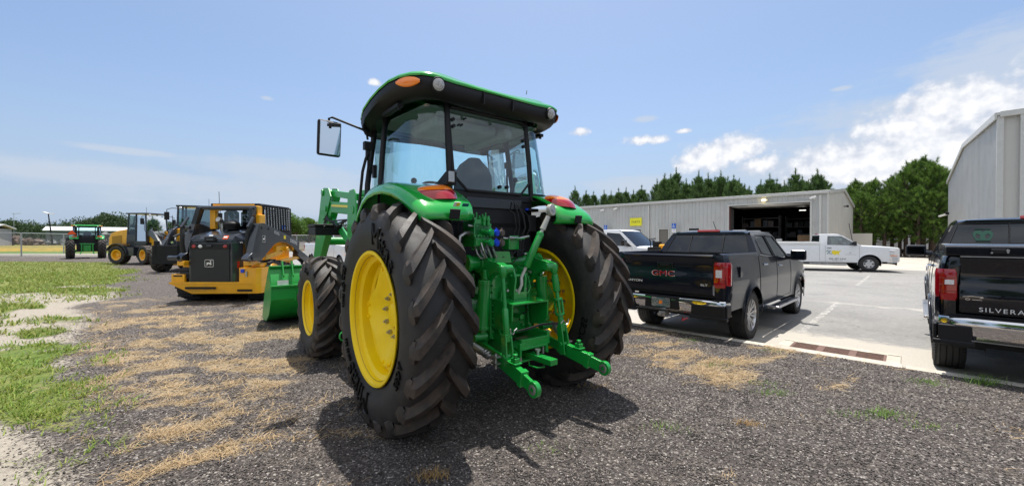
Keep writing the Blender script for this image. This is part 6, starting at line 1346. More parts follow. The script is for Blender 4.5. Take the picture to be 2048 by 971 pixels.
    wsr = [[(k * (hb - .03), ws0 + .06 - .10 * abs(k) ** 2, belt1 - .02 + .04 * (1 - abs(k) ** 2)) for k in (-1, -.6, 0, .6, 1)], [(k * hr_, ws1 + .03 - .05 * abs(k) ** 2, roofz - .07) for k in (-1, -.6, 0, .6, 1)]]
    MB().grid(wsr).build('windshield', gm if S.get('glass') else M['dark_glass'], cabo, smooth=60)
    MB().grid([[(p[0], p[1], p[2] - .012) for p in wsr[0]], [(k * (hb - .03), ws0 - .12, belt1 - .03) for k in (-1, -.6, 0, .6, 1)]]).build('dashboard', M['black'], cabo)
    it = MB().box((0, (cab0 + ws0) / 2, belt0 - .25), (hb * 1.7, ws0 - cab0 - .2, .1))
    for sy in S.get('seats', [cab0 + .5]):
        for x in (-.42, .42): it.box((x, sy, belt0 - .05), (.46, .14, .72)).box((x, sy, belt0 + .38), (.26, .08, .16))
    it.build('cab_seats', M['cabgrey'], cabo, bevel=.03)
    # side mirrors
    for s in (-1, 1):
        my = S['mirY']; mz = S['mirZ']; X0 = halfw(my, belt1 - .1)
        mi = MB().box((s * (X0 + .17), my, mz), (.26, .11, g('mirH', .20))).bar((s * (X0 - .04), my + .08, mz - .05), (s * (X0 + .10), my + .02, mz - .05), .06, .08).build('side_mirror', PA if g('mirpaint') else M['blackgloss'], P, bevel=.035, seg=3)
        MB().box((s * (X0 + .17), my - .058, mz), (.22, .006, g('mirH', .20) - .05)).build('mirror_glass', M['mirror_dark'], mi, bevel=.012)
    # tailgate
    tg = []; twd = hw - S['lampw'] - .012; tz0, tz1 = S['tgz']
    for k in (-1, -.97, -.5, 0, .5, .97, 1):
        tg.append([(k * twd, yt + dy + (.006 if abs(k) == 1 else 0), z) for dy, z in ((.05, tz1 + .01), (.01, tz1 + .012), (-.012, tz1 - .01), (-.008, tz1 - .06), (.004, tz1 - .08), (.006, tz1 - .28), (-.004, tz1 - .30), (-.004, tz0 + .12), (.008, tz0 + .02), (.03, tz0))])
    tgo = MB().grid(tg).build('tailgate', PA, P, smooth=40)
    MB().box((0, yt + .02, (tz0 + tz1) / 2), (twd * 2 - .02, .02, tz1 - tz0 - .02)).build('tailgate_core', M['black'], tgo)
    hz_ = S['tghz']; MB().box((0, yt - .004, hz_), (.26, .012, .09)).build('handle_bezel', M['blackgloss'] if PA is not M['white'] else PA, tgo, bevel=.005); MB().box((0, yt - .012, hz_ + .012), (.15, .008, .035)).build('handle', M['black'], tgo)
    # rear corners below lamps and bumper
    for s in (-1, 1):
        cr = []
        for i in range(13):
            z = tz0 - .04 + (bedz + .012 - tz0 + .04) * i / 12; q = halfw(yt + .14, z) + .002; e = .012 if i == 12 else 0
            cr.append([(s * (q - S['lampw'] + .0), yt + .04, z - e), (s * (q - S['lampw'] + .008), yt + .002, z - e), (s * (q - .08), yt + .004 + e, z), (s * (q - .03), yt + .018 + e, z), (s * (q - .006 - e), yt + .06, z), (s * q, yt + .14, z - e)])
        cr.append([(s * (abs(x) - .03), y + .03, z) for x, y, z in [(abs(p[0]), p[1], p[2]) for p in cr[-1]]]); MB().grid(cr).build('corner_panel', PA, body, smooth=50)
        l0, l1 = S['lampz']; lr = []
        for i in range(9):
            z = l0 + (l1 - l0) * i / 8; e = .012 if i in (0, 8) else 0
            lr.append([(s * (hw - S['lampw'] + e * .5), yt + .02, z), (s * (hw - S['lampw'] + .01 + e), yt - .018 + e, z), (s * (hw - .07), yt - .015 + e, z), (s * (hw - .025 - e), yt + .01, z), (s * (hw + .002 - e * .5), yt + .06, z), (s * (hw + .006 - e), yt + .13, z), (s * (hw - .01), yt + .17, z)])
        lm = MB().grid(lr); lm.add(lr[0], [tuple(range(7))]); lm.add(lr[-1], [tuple(range(7))]); la = lm.build('tail_lamp', M['red'], P, smooth=50)
        zc = l0 + (l1 - l0) * S.get('revz', .55); MB().box((s * (hw - S['lampw'] * .62), yt - .017, zc), (S['lampw'] * .42, .008, (l1 - l0) * S.get('revh', .3))).build('reverse_lens', M['clear'], la, bevel=.003)
        if S.get('lampbars'):
            for kz in S['lampbars']: MB().box((s * (hw - S['lampw'] * .55), yt - .018, l0 + (l1 - l0) * kz), (S['lampw'] * .8, .006, .008)).build('lens_rib', mat('dark_red_lens', (.25, .0, .004), .2, coat=.8), la)
    bz0, bz1 = S['bz']; bt = S['bumper']
    b = MB(); nx = [(-1, .17), (-.97, .06), (-.86, -.0), (-.5, -.02), (0, -.025), (.5, -.02), (.86, 0), (.97, .06), (1, .17)]
    b.grid([[(k * (hw + .005), yt - .085 + dy + o, z) for o, z in ((.10, bz1 + .006), (.0, bz1 + .004), (-.012, bz1 - .02), (-.004, (bz0 + bz1) / 2), (.012, bz0 + .03), (.05, bz0))] for k, dy in nx])
    bo = b.build('rear_bumper', bt, P, smooth=45)
    MB().box((0, yt - .03, bz1 + .002), (hw * 1.8, .12, .018)).build('bumper_step', M['black'], bo, bevel=.005)
    pc, pw, ph = S.get('pocket', (.74, .50, .74))
    for s in (-1, 1): MB().box((s * (hw * pc), yt - .10, bz0 + (bz1 - bz0) * (ph / 2 - .02)), (hw * pw, .05, (bz1 - bz0) * ph)).box((s * hw * (pc + .01), yt - .10, bz0 - .02), (hw * (pw + .06), .08, .05)).box((s * (hw + .002), yt - .0, bz0 + (bz1 - bz0) * (ph / 2 - .02)), (.03, .17, (bz1 - bz0) * ph)).build('step_pocket', M['black'], bo, bevel=.012)
    MB().box((0, yt - .108, bz0 + (bz1 - bz0) * .62), (.56, .02, (bz1 - bz0) * .85)).build('plate_recess', M['black'], bo, bevel=.01)
    hi = MB().box((.0, yt - .03, bz0 - .05), (.10, .16, .08)); hi.cyl((0, yt - .10, bz0 - .045), (0, yt - .20, bz0 - .045), .028, n=12).build('tow_hitch', M['steel'], P, bevel=.005)
    # front bumper, grille and headlights
    fb = MB(); z0, z1 = rock + .02, rock + .30
    fb.grid([[(k * (hw - .02), yf + .08 - .20 * abs(k) ** 3 + o, z) for o, z in ((-.05, z1), (0, z1 - .01), (.015, (z0 + z1) / 2), (0, z0), (-.06, z0 - .0))] for k in (-1, -.9, -.7, -.4, 0, .4, .7, .9, 1)])
    for s in (-1, 1): fb.grid([[(s * (hw - .02 + dd), yf - dy + (o if dy < .2 else 0), z) for o, z in ((-.05, z1), (0, z1 - .01), (.015, (z0 + z1) / 2), (0, z0))] for dy, dd in ((.12, 0), (.22, .015), (.34, .02), (.50, .0))])
    fb.build('front_bumper', S.get('fbump', M['chrome']), P, smooth=45)
    MB().grid([[(k * (hw - .06), yf + .04 - .2 * abs(k) ** 3, z) for z in (z0 + .02, z0 - .12)] for k in (-1, -.7, -.4, 0, .4, .7, 1)]).build('air_dam', M['black'], P, solid=.03)
    gr = MB(); gr.grid([[(k * .62, yf + .045 - .10 * abs(k) ** 3, z) for z in (fz - .03, z1 + .03)] for k in (-1, -.5, 0, .5, 1)]); go = gr.build('grille', M['blackgloss'], P, solid=.02)
    for k in range(3): MB().tube([(x * .64, yf + .07 - .10 * abs(x) ** 3, fz - .06 - k * .15) for x in (-1, -.5, 0, .5, 1)], .018, 6).build('grille_bar', M['chrome'], go)
    for s in (-1, 1):
        for (za, zb, mt_) in ((fz - .17, fz - .05, M['clear']), (fz - .33, fz - .20, M['clear'])):
            hh = MB().grid([[(s * x, y, z) for x, y in ((.60, yf + .035), (.74, yf - .0), (hw - .11, yf - .10), (hw - .035, yf - .26), (hw + .0, yf - .42))] for z in (za, zb)]).build('headlight', mt_, P, smooth=50, solid=.03)
        MB().grid([[(s * x, y, z) for x, y in ((.78, yf + .015), (hw - .09, yf - .09), (hw - .02, yf - .26), (hw + .004, yf - .38))] for z in (fz - .36, fz - .33)]).build('side_marker', M['orange'], P, solid=.03)
    # door handles
    for y in S['handles']:
        for s in (-1, 1): MB().tube([(s * (halfw(y, belt0 - .13) + .006), y - .09, topz(y) - .13), (s * (halfw(y, belt0 - .13) + .03), y - .05, topz(y) - .13), (s * (halfw(y, belt0 - .13) + .03), y + .05, topz(y) - .13), (s * (halfw(y, belt0 - .13) + .006), y + .09, topz(y) - .13)], .014, 8).build('door_handle', S.get('hm', M['chrome']), body, smooth=60)
    MB().box((S.get('brakeX', 0), rw0 + .02, roofz - .02), (.40, .05, .045), Matrix.Rotation(R_(-20), 3, 'X')).build('brake_light', M['red'], cabo, bevel=.008)
    # wheels
    for yc in (0, wb):
        for s in (-1, 1): road_wheel(P, (s * (hw - tw / 2 - .005), yc, tr), s, tr, tw, g('rim', .235), g('style', 'split'), steer=(S.get('steer', 0) if yc else 0))
    P['dims'] = 0; del P['dims']
    return P, halfw, topz, sideX
wheel_cache = {}
def road_wheel(P, c, s, tr, tw, rim, style, steer=0):
    key = (s, tr, tw, rim, style)
    if key in wheel_cache:
        o = wheel_cache[key]; w = o.copy(); col.objects.link(w); w.parent = P; w.location = c; w.rotation_euler = (0, 0, R_(steer))
        for ch in [x for x in list(bpy.data.objects) if x.parent == o]: k = ch.copy(); col.objects.link(k); k.parent = w
        return
    h = tw / 2; prof = [(-h * .85, rim - .01), (-h * .98, rim + .03), (-h * 1.02, (rim + tr) / 2), (-h * .94, tr - .03), (-h * .80, tr - .006)]
    gv_ = []
    for k in range(4):
        x = -h * .56 + k * h * .37; gv_ += [(x - .006, tr), (x - .003, tr - .010), (x + .003, tr - .010), (x + .006, tr)]
    prof = prof + gv_ + [(-a, b) for a, b in prof[::-1]]
    bl = MB().lathe([(p, r) for p, r in prof], (0, 0, 0), 56, 'X')
    for k in range(64):
        a = 2 * math.pi * k / 64; q = Matrix.Rotation(a, 3, 'X')
        for sg in (-1, 1): bl.box(q @ Vector((sg * h * .86, tr - .012, 0)), (h * .16, .02, .018), q)
    w = bl.build1('wheel', M['truck_tyre'], P, smooth=40)
    rm = MB(); f = h * .86
    rm.lathe([(s * f, rim + .006), (s * (f + .004), rim - .008), (s * (f - .03), rim - .022), (s * (f - .12), rim - .03), (-s * f, rim - .02)], (0, 0, 0), 48, 'X')
    bars = {'split': 6, 'steel': 0}[style]; hubx = s * (f - .045)
    if bars:
        for k in range(bars):
            for dd in (-.13, .13):
                a = 2 * math.pi * k / bars + dd; a2 = 2 * math.pi * k / bars + dd * 1.9
                p0 = Vector((hubx, .05 * math.cos(a), .05 * math.sin(a))); p1 = Vector((s * (f - .012), (rim - .018) * math.cos(a2), (rim - .018) * math.sin(a2))); rm.bar(p0, p1, .030, .026, (1, 0, 0))
        rm.lathe([(hubx - s * .03, .075), (hubx + s * .008, .07), (hubx + s * .012, .03), (hubx + s * .012, 0)], (0, 0, 0), 24, 'X')
    else:
        loops = [[(rim * .93 * math.cos(2 * math.pi * k / 40), rim * .93 * math.sin(2 * math.pi * k / 40)) for k in range(40)]]
        for k in range(6):
            a = 2 * math.pi * k / 6; cy_, cz = .155 * math.cos(a), .155 * math.sin(a); loops.append([(cy_ + .036 * math.cos(2 * math.pi * j / 10), cz + .036 * math.sin(2 * math.pi * j / 10)) for j in range(10)])
        rm.sheet(loops, lambda a, b: (hubx + s * (.015 - .05 * ((math.hypot(a, b) - .15) / .1) ** 2 * .3), a, b)); rm.lathe([(hubx, .075), (hubx + s * .03, .07), (hubx + s * .035, .0)], (0, 0, 0), 24, 'X')
    rm.build('rim', M['silver'], w, smooth=35, bevel=.002)
    MB().disc((s * (f - .10), 0, 0), rim - .03, 32).cyl((s * (f - .09), 0, 0), (s * (f - .10), 0, 0), .14, n=24).build('brake', M['rubber'], w)
    w.location = c; w.rotation_euler = (0, 0, R_(steer)); wheel_cache[key] = w
def on_tg(fn_z, yt): return lambda x, y, z: (x, yt - .016 - z, fn_z + y)
# --- dark blue-grey crew cab in front of the tractor's right wheel
CB = dict(hw=.93, wb=3.26, yt=-1.16, yf=4.12, paint=M['bluepaint'], tr=.385, tw=.265, bedz=1.375, cab0=.40, belt0=1.33, belt1=1.20, roofz=1.785, rock=.47, ws0=2.72, ws1=2.02, hdrop=.16,
          rear_top=.62, roofhw=.66, windows=[[(.70, 1.37), (1.40, 1.30), (1.36, 1.68), (.86, 1.69), (.74, 1.60)], [(1.50, 1.29), (2.48, 1.22), (1.96, 1.67), (1.45, 1.685)]], gaps=[1.48, 2.52], rwz=(1.36, 1.70), rwx=(.745, .62), slider=True, beltchrome=True,
          mirY=2.34, mirZ=1.30, tgz=(.78, 1.375), tghz=1.205, lampw=.20, lampz=(.91, 1.28), revz=.55, revh=.3, lampbars=(.28, .82), bz=(.50, .72), bumper=M['chrome'], handles=[.60 + .12, 1.70], seats=[1.0, 1.9], lip=M['bluepaint'], brakeX=0, rim=.255)
tC, hwC, tzC, sxC = pickup('dark blue-grey crew cab pickup with red tailgate letters parked behind the tractor', (3.26, 7.22, LZ), -46, CB)
kids = {o.name.split('.')[0]: o for o in bpy.data.objects if o.parent == tC}
tgC = kids['tailgate']
text('tailgate_lettering', 'GMC', .115, lambda x, y, z: (x * 1.45 - .03, -1.16 - .012 - z, 1.075 + y), M['redpaint'], tgC, extrude=.004)
vs, fs = text_pts('GMC', .125, .002); m = MB(); m.add([(x * 1.42 - .03, -1.16 - .010 - z, 1.073 + y) for x, y, z in vs], fs); m.build('lettering_outline', M['decalw'], tgC, smooth=0)
text('badge', 'CANYON', .052, lambda x, y, z: (x * 1.5 - .55, -1.170 - z, .935 + y), M['decalw'], tgC, extrude=.003)
text('badge', 'SLT', .045, lambda x, y, z: (x * 1.5 + .60, -1.170 - z, .935 + y), M['decalw'], tgC, extrude=.003)
def plate(P, x, y, z, string, frame=True):
    p = MB().box((x, y, z), (.305, .006, .152)).build('licence_plate', mat('plate_white', (.72, .74, .70), .4, var=.06), P, bevel=.004)
    MB().box((x, y - .001, z), (.325, .004, .172)).build('plate_frame', M['black'], p)
    text('plate_number', string[:3], .085, lambda a, b, c: (x - .085 + a * .9, y - .0045, z + b * 1.15), mat('plate_green_ink', (.01, .07, .04), .5), p); text('plate_number', string[3:], .085, lambda a, b, c: (x + .085 + a * .9, y - .0045, z + b * 1.15), M['decalg'], p)
    MB().disc((x, y - .0045, z), .027, 16, 'Y').disc((x - .018, y - .0043, z - .012), .018, 14, 'Y').build('orange_fruit', M['orange'], p); MB().box((x, y - .0045, z - .064), (.16, .001, .012)).box((x, y - .0045, z + .064), (.14, .001, .009)).build('plate_band', M['decalg'], p)
plate(kids['rear_bumper'], -.01, -1.16 - .122, .635, 'IFO9RI')
for s in (-1, 1):
    MB().box((s * 1.02, 1.62, .43), (.17, 1.55, .035)).box((s * .95, 1.0, .40), (.10, .06, .05)).box((s * .95, 2.2, .40), (.10, .06, .05)).build('running_board', M['silver'], tC, bevel=.01)
    MB().box((s * 1.03, 1.62, .45), (.10, 1.4, .008)).build('step_pad', M['black'], tC)
    MB().box((s * .935, -.62, 1.12), (.02, .10, .16)).build('fuel_flap' if s < 0 else 'side_reflector', M['bluepaint'], kids['body'])
MB().tube([(.02, .98, 1.79), (-.0, .86, 1.96)], .006, 6).ball((.02, .99, 1.79), .035, 12, (1, 1.4, .6)).build('roof_antenna', M['black'], kids['cab'])
MB().tube([(.30, -1.2, .42), (.34, -1.3, .40), (.40, -1.25, .44)], .012, 6).build('red_tow_hook', M['redpaint'], tC)
# --- black full-size truck at the right edge
SB = dict(hw=1.0, wb=3.64, yt=-1.18, yf=4.62, paint=M['blackpaint'], tr=.41, tw=.28, bedz=1.415, cab0=.62, belt0=1.38, belt1=1.28, roofz=1.915, rock=.50, ws0=3.15, ws1=2.45, hdrop=.12,
          rear_top=.80, roofhw=.74, windows=[[(.95, 1.45), (1.78, 1.40), (1.74, 1.80), (1.12, 1.81), (1.0, 1.72)], [(1.88, 1.40), (2.92, 1.32), (2.38, 1.79), (1.84, 1.805)]], gaps=[1.84, 3.0], rwz=(1.545, 1.83), rwx=(.83, .745), slider=True,
          mirY=2.55, mirZ=1.42, mirH=.19, tgz=(.83, 1.425), tghz=1.15, lampw=.165, lampz=(.96, 1.295), revz=.58, revh=.16, rim=.26, pocket=(.86, .24, .70), lampbars=(.30, .5, .72), bz=(.55, .79), bumper=M['chrome'], handles=[1.05, 2.1], seats=[1.4, 2.4], mirpaint=False, brakeX=.0)
tS, hwS, tzS, sxS = pickup('glossy black full-size pickup cut off by the right edge, with a black lidded bed', (6.178, 4.557, LZ), -45, SB)
kidS = {o.name.split('.')[0]: o for o in bpy.data.objects if o.parent == tS}
vs, fs = text_pts('SILVERADO', .062, .003, space=1.25); m = MB(); m.add([(x * 1.12 - .475, -1.196 - z, .885 + y) for x, y, z in vs], fs); m.build('tailgate_lettering', M['decalw'], kidS['tailgate'], smooth=0)
MB().sheet([[(-.80, 1.012), (-.74, 1.022), (-.66, 1.018), (-.655, 1.005), (-.68, .998), (-.685, 1.004), (-.672, 1.009), (-.675, 1.013), (-.74, 1.014), (-.80, 1.006)]], lambda x, z: (x, -1.187, z)).sheet([[(-.765 + .018 * math.cos(a), .985 + .011 * math.sin(a)) for a in [2 * math.pi * k / 18 for k in range(18)]], [(-.765 + .012 * math.cos(a), .985 + .006 * math.sin(a)) for a in [2 * math.pi * k / 18 for k in range(18)]]], lambda x, z: (x, -1.187, z)).box((-.70, -1.187, .982), (.07, .001, .006)).build('dealer_badge', M['chrome'], kidS['tailgate'], smooth=0)
lid = MB().prism([(-1.19, 1.44), (-1.19, 1.535), (-1.12, 1.56), (.60, 1.56), (.60, 1.44)], -.93, .93).build('bed_cover', M['blackpaint'], tS, bevel=.012)
MB().bar((-.93, -1.194, 1.545), (.93, -1.194, 1.545), .006, .010).build('silver_edge', M['silver'], lid); MB().bar((-.82, -1.19, 1.432), (.82, -1.19, 1.432), .008, .008).build('lower_edge', M['silver'], lid)  # upper bar is the lid edge's highlight, built as a bright strip
MB().box((-.56, -1.20, 1.492), (.10, .02, .045)).build('latch', M['black'], lid, bevel=.006); MB().cyl((-.50, -1.2, 1.502), (-.50, -1.212, 1.502), .012).cyl((-.50, -1.2, 1.482), (-.50, -1.212, 1.482), .009).cyl((-.605, -1.2, 1.475), (-.605, -1.212, 1.475), .008).build('lock', M['steel'], lid)
# green club decal on the rear window
dm = mat('green_window_decal', (.01, .085, .05), .5); rYS = lambda z: .635 + (.8 - .635) * (z - 1.38) / .435
lgm = MB(); lgm.sheet([[(-.585 + .0, 1.60), (-.46, 1.60), (-.44, 1.64), (-.43, 1.69), (-.45, 1.73), (-.49, 1.735), (-.52, 1.715), (-.55, 1.735), (-.59, 1.73), (-.615, 1.69), (-.60, 1.64)], [(-.545, 1.62), (-.545, 1.67), (-.575, 1.69), (-.59, 1.66), (-.58, 1.63)], [(-.50, 1.62), (-.47, 1.63), (-.455, 1.66), (-.47, 1.69), (-.50, 1.67)]], lambda x, z: (x, rYS(z) - .004, z))
lgm.box((-.52, rYS(1.75) - .004, 1.75), (.14, .002, .010)).box((-.52, rYS(1.585) - .004, 1.585), (.13, .002, .008)).build('window_decal', dm, kidS['cab'], smooth=0)
for s in (-1, 1): MB().box((s * 1.03, 1.85, .50), (.08, 2.2, .04)).build('running_board', M['silver'], tS, bevel=.01)
# --- white work truck by the shop
WB = dict(hw=.99, wb=3.38, yt=-1.25, yf=4.56, paint=M['white'], tr=.39, tw=.27, bedz=1.33, cab0=1.36, belt0=1.31, belt1=1.27, roofz=1.90, rock=.45, ws0=3.12, ws1=2.32, hdrop=.10,
          rear_top=1.42, roofhw=.74, windows=[[(1.70, 1.34), (2.92, 1.315), (2.72, 1.47), (2.30, 1.76), (1.74, 1.77)]], gaps=[1.60, 2.98], rwz=(1.40, 1.80), rwx=(.78, .70), mirY=2.75, mirZ=1.40, mirH=.22, tgz=(.80, 1.34), tghz=1.2, lampw=.18, lampz=(.95, 1.28), bz=(.52, .74), bumper=M['chrome'],
          handles=[1.76], seats=[1.85], glass=M['carglass'], hm=M['black'], rim=.215, style='steel', steer=-8)
tW, hwW, tzW, sxW = pickup('white single-cab work pickup with a yellow dealer emblem and phone number on its door', (14.98, 22.28, LZ), -114.3, WB)
kidW = {o.name.split('.')[0]: o for o in bpy.data.objects if o.parent == tW}
dx = lambda y, z: hwW(y, z) + .003
ink = mat('dark_decal_ink', (.02, .04, .045), .5)
text('phone_number', '386-487-6444', .125, lambda x, y, z: (dx(2.10 + x, .62 + y), 2.10 + x * 1.02, .62 + y), ink, kidW['body'])
text('web_address', 'www.agpro1.com', .062, lambda x, y, z: (dx(2.10 + x, .545 + y), 2.10 + x * 1.0, .545 + y), ink, kidW['body'])
text('emblem_lettering', 'Ag-', .17, lambda x, y, z: (dx(1.76, 1.01 + y), 1.74 + x, 1.02 + y), M['decalg'], kidW['body'], shear=.3); text('emblem_lettering', 'Pro', .16, lambda x, y, z: (dx(1.76, .88 + y), 1.77 + x, .89 + y), M['decalg'], kidW['body'], shear=.3)
us = [(1.88, 1.03), (1.96, 1.05), (2.05, 1.03), (2.12, 1.04), (2.16, 1.0), (2.20, 1.04), (2.24, 1.07), (2.22, .99), (2.17, .93), (2.16, .88), (2.19, .82), (2.16, .80), (2.12, .86), (2.04, .85), (1.99, .80), (1.95, .85), (1.89, .87), (1.86, .95)]
MB().sheet([us], lambda y, z: (dx(y, z), y, z)).build('yellow_map_emblem', M['decaly'], kidW['body'], smooth=0, recalc=False)
text('small_crest', 'o', .09, lambda x, y, z: (dx(2.62, .93), 2.62 + x * 1.5, .95 + y), ink, kidW['body']); text('small_lettering', 'WORKSITE', .045, lambda x, y, z: (dx(2.62, .83), 2.62 + x * 1.5, .845 + y), M['cabgrey'], kidW['body'], space=1.4)
for s in (-1, 1): MB().box((s * .93, .45, 1.42), (.14, 1.85, .12)).build('side_toolbox', M['decalw'], tW, bevel=.01)
MB().box((0, 1.05, 1.43), (1.7, .5, .12)).build('cross_toolbox', M['silver'], tW, bevel=.01)
# --- other white trucks
def copy_truck(src, label, loc, rz, skip=()):
    c = src.copy(); col.objects.link(c); c.location = loc; c.rotation_euler = (0, 0, R_(rz)); c['label'] = label
    for ch in [x for x in list(bpy.data.objects) if x.parent == src]:
        if ch.name.split('.')[0] in skip: continue
        k = ch.copy(); col.objects.link(k); k.parent = c
        for g2 in [x for x in list(bpy.data.objects) if x.parent == ch]:
            if g2.name.split('.')[0] in ('phone_number', 'web_address', 'emblem_lettering', 'yellow_map_emblem', 'small_crest', 'small_lettering'): continue
            q = g2.copy(); col.objects.link(q); q.parent = k
    return c
W2 = dict(WB); W2.update(cab0=.75, belt0=1.36, belt1=1.32, bedz=1.36, roofz=1.99, ws0=3.2, ws1=2.45, rear_top=.9, wb=3.7, yf=4.7, windows=[[(1.05, 1.42), (1.80, 1.40), (1.78, 1.85), (1.20, 1.85), (1.10, 1.75)], [(1.90, 1.40), (2.96, 1.36), (2.80, 1.48), (2.42, 1.82), (1.88, 1.86)]], gaps=[1.85, 3.0], rwz=(1.45, 1.88), handles=[1.2, 2.15], seats=[1.4, 2.4], mirY=2.78, mirZ=1.48, hm=M['chrome'], glass=M['dark_glass'], style='split', steer=0)
def q_at(px, depth): return Vector(((px - 1024) / 810 * depth, depth, LZ))
fr = q_at(1262, 14.6); a = R_(-134); Fv = Vector((-math.sin(a), math.cos(a), 0)); Rv = Vector((math.cos(a), math.sin(a), 0))
o2 = fr - Fv * 2.95 - Rv * .95
tW2 = pickup('white crew cab pickup between the tractor wheel and the dark blue-grey pickup', o2, -134, W2)[0]
fr = q_at(628, 22.5); o3 = fr - Fv * .25 - Rv * .95
tW3 = copy_truck(tW2, 'white pickup bed and wheel arch seen between the yellow track loader and the green loader', o3, -134)
# yellow mower nose between white truck and blue-grey truck
mw = thing('mower', 'orange-yellow mower with a black engine peeking over the dark tailgate', 'mower', (q_at(1318, 12.2).x, 12.2, LZ + .12), -50)
MB().box((0, 0, .55), (1.3, 1.6, .25)).box((.3, .5, .95), (.5, .7, .5)).build('deck', M['jdyellow'], mw, bevel=.05); MB().box((.1, .4, 1.25), (.55, .3, .18)).build('hood', M['jdyellow'], mw, bevel=.05)
MB().cyl((-.35, .5, 1.15), (-.35, .5, 1.42), .14).box((-.3, .45, 1.10), (.45, .45, .30)).tube([(-.5, .4, 1.2), (-.55, .4, 1.5), (-.35, .4, 1.52)], .02).cyl((-.15, .5, 1.2), (-.15, .5, 1.36), .08).build('engine', M['black'], mw, bevel=.01)
for x in (-.6, .6):
    for y, r_ in ((-.5, .32), (.8, .2)): MB().lathe([(-.1, r_ * .5), (-.12, r_ * .9), (-.08, r_), (.08, r_), (.12, r_ * .9), (.1, r_ * .5)], (x, y, r_), 24).build('wheel', M['truck_tyre'], mw)
# parked behind the photographer: shows only in mirrors and shiny paint
tB = copy_truck(tS, 'black pickup parked on the grass behind the photographer', (-7.5, -9, 0), -100)
# ---------------------------------------------------------------- trees
def leaf_mat(name, rough=.6):
    m = bpy.data.materials.new(name); m.use_nodes = True; t = NT(m.node_tree); p = t.n['Principled BSDF']; at = t.new('ShaderNodeAttribute'); at.attribute_name = 'Tint'
    t.put(p.inputs['Base Color'], at.outputs['Color']); p.inputs['Roughness'].default_value = rough; p.inputs['Specular IOR Level'].default_value = .25
    tl = t.new('ShaderNodeBsdfTranslucent'); t.put(tl.inputs[0], at.outputs['Color']); mx = t.new('ShaderNodeMixShader'); mx.inputs[0].default_value = .3; t.l.new(p.outputs[0], mx.inputs[1]); t.l.new(tl.outputs[0], mx.inputs[2]); t.l.new(mx.outputs[0], t.n['Material Output'].inputs[0]); return m
LM = leaf_mat('foliage'); bark = mat('pine_bark', (.12, .085, .065), .9, var=.4, vscale=5, bump=.6, bscale=20)
def needles(centers, dirs, nper, L, w, spread, ca, cb, up=.5):
    """tufts of long needles: thin triangles fanning around each shoot"""
    n = len(centers); c = np.repeat(centers, nper, 0); d = np.repeat(dirs, nper, 0); r = rng.normal(size=c.shape) * spread; v = d + r; v /= np.linalg.norm(v, axis=1, keepdims=True)
    t = rng.random((len(c), 1)); base = c + d * (t - .5) * L * 1.1; ln = L * (.7 + .6 * rng.random((len(c), 1))); s = np.cross(v, rng.normal(size=v.shape)); s /= np.linalg.norm(s, axis=1, keepdims=True)
    P = np.stack([base - s * w, base + s * w, base + v * ln], 1).reshape(-1, 3); F = np.arange(len(P)).reshape(-1, 3)
    k = rng.random((n, 1)); k = np.repeat(k, nper, 0); col_ = np.array(ca) * k + np.array(cb) * (1 - k); col_ = col_ * (.7 + .6 * rng.random((len(col_), 1))); C = np.repeat(np.concatenate([col_, np.ones((len(col_), 1))], 1)[:, None], 3, 1).reshape(-1, 4)
    return P, F, C
def pine_mesh(H, crown0, rad, nb, tufts, style, ca, cb, nper=26, L=.26, w=.010, seed=1):
    rr = random.Random(seed); cen, dr = [], []; tb = MB(); tb.tube([(0, 0, -.2), (.05, .02, H * .4), (-.03, .04, H * .8), (0, 0, H)], [H * .016 + .05, H * .013 + .04, .05, .015], 8)
    for b in range(nb):
        t = (b + rr.random()) / nb; z = crown0 + (H - crown0 - .15) * t; a = b * 2.399 + rr.random(); 
        rl = rad * (((1 - t) ** .62) * .85 + .06) if style == 'young' else rad * (math.sin(math.pi * min(1, .18 + t * .86)) ** .6) * (.55 + .55 * rr.random())
        rise = (.45 + .8 * t) if style == 'young' else (.15 + .55 * t); d = Vector((math.cos(a), math.sin(a), rise)).normalized(); p0 = Vector((0, 0, z)); p1 = p0 + d * rl * .6; p2 = p1 + (d + Vector((0, 0, .45))).normalized() * rl * .4
        tb.tube([p0, p1, p2], [.045 * (1 - t) + .012, .02, .008], 5, caps=False)
        for k in range(tufts):
            u = .35 + .65 * (k + rr.random() * .6) / tufts; q = p0.lerp(p1, u / .6) if u < .6 else p1.lerp(p2, (u - .6) / .4); off = Vector((rr.gauss(0, 1), rr.gauss(0, 1), rr.gauss(0, .6))) * rl * (.16 if style != 'young' else .11)
            cen.append(q + off); dr.append(((d * .35 + off.normalized() * .35 + Vector((0, 0, .9)))).normalized())
    for k in range(8): cen.append(Vector((rr.gauss(0, .08), rr.gauss(0, .08), H - .12 * k + .1))); dr.append(Vector((rr.gauss(0, .3), rr.gauss(0, .3), 1)).normalized())
    if style == 'young':
        for k in range(5): cen.append(Vector((0, 0, H + .22 * k))); dr.append(Vector((0, 0, 1)))
    return tb, needles(np.array(cen), np.array(dr), nper, L, w, .42, ca, cb)
kinds = {}
def make_pine(key, args):
    tb, (P, F, C) = pine_mesh(*args[0], **args[1]); kinds[key] = (tb, P, F, C)
def plant(key, label, loc, rz, sc, group, cat='pine tree', name='pine_tree', trunkname='trunk'):
    o = thing(name, label, cat, loc, rz, group); o.scale = (sc[0], sc[0], sc[1])
    k = kinds[key]
    if len(k) == 4:
        a = k[0].build(trunkname, bark, o, smooth=60); b = np_mesh('crown', k[1], k[2], LM, o, colors=k[3]); kinds[key] = (a, b)
    else:
        for src in k: c = src.copy(); col.objects.link(c); c.parent = o
    return o
dk, lt = (.045, .095, .030), (.095, .165, .045)
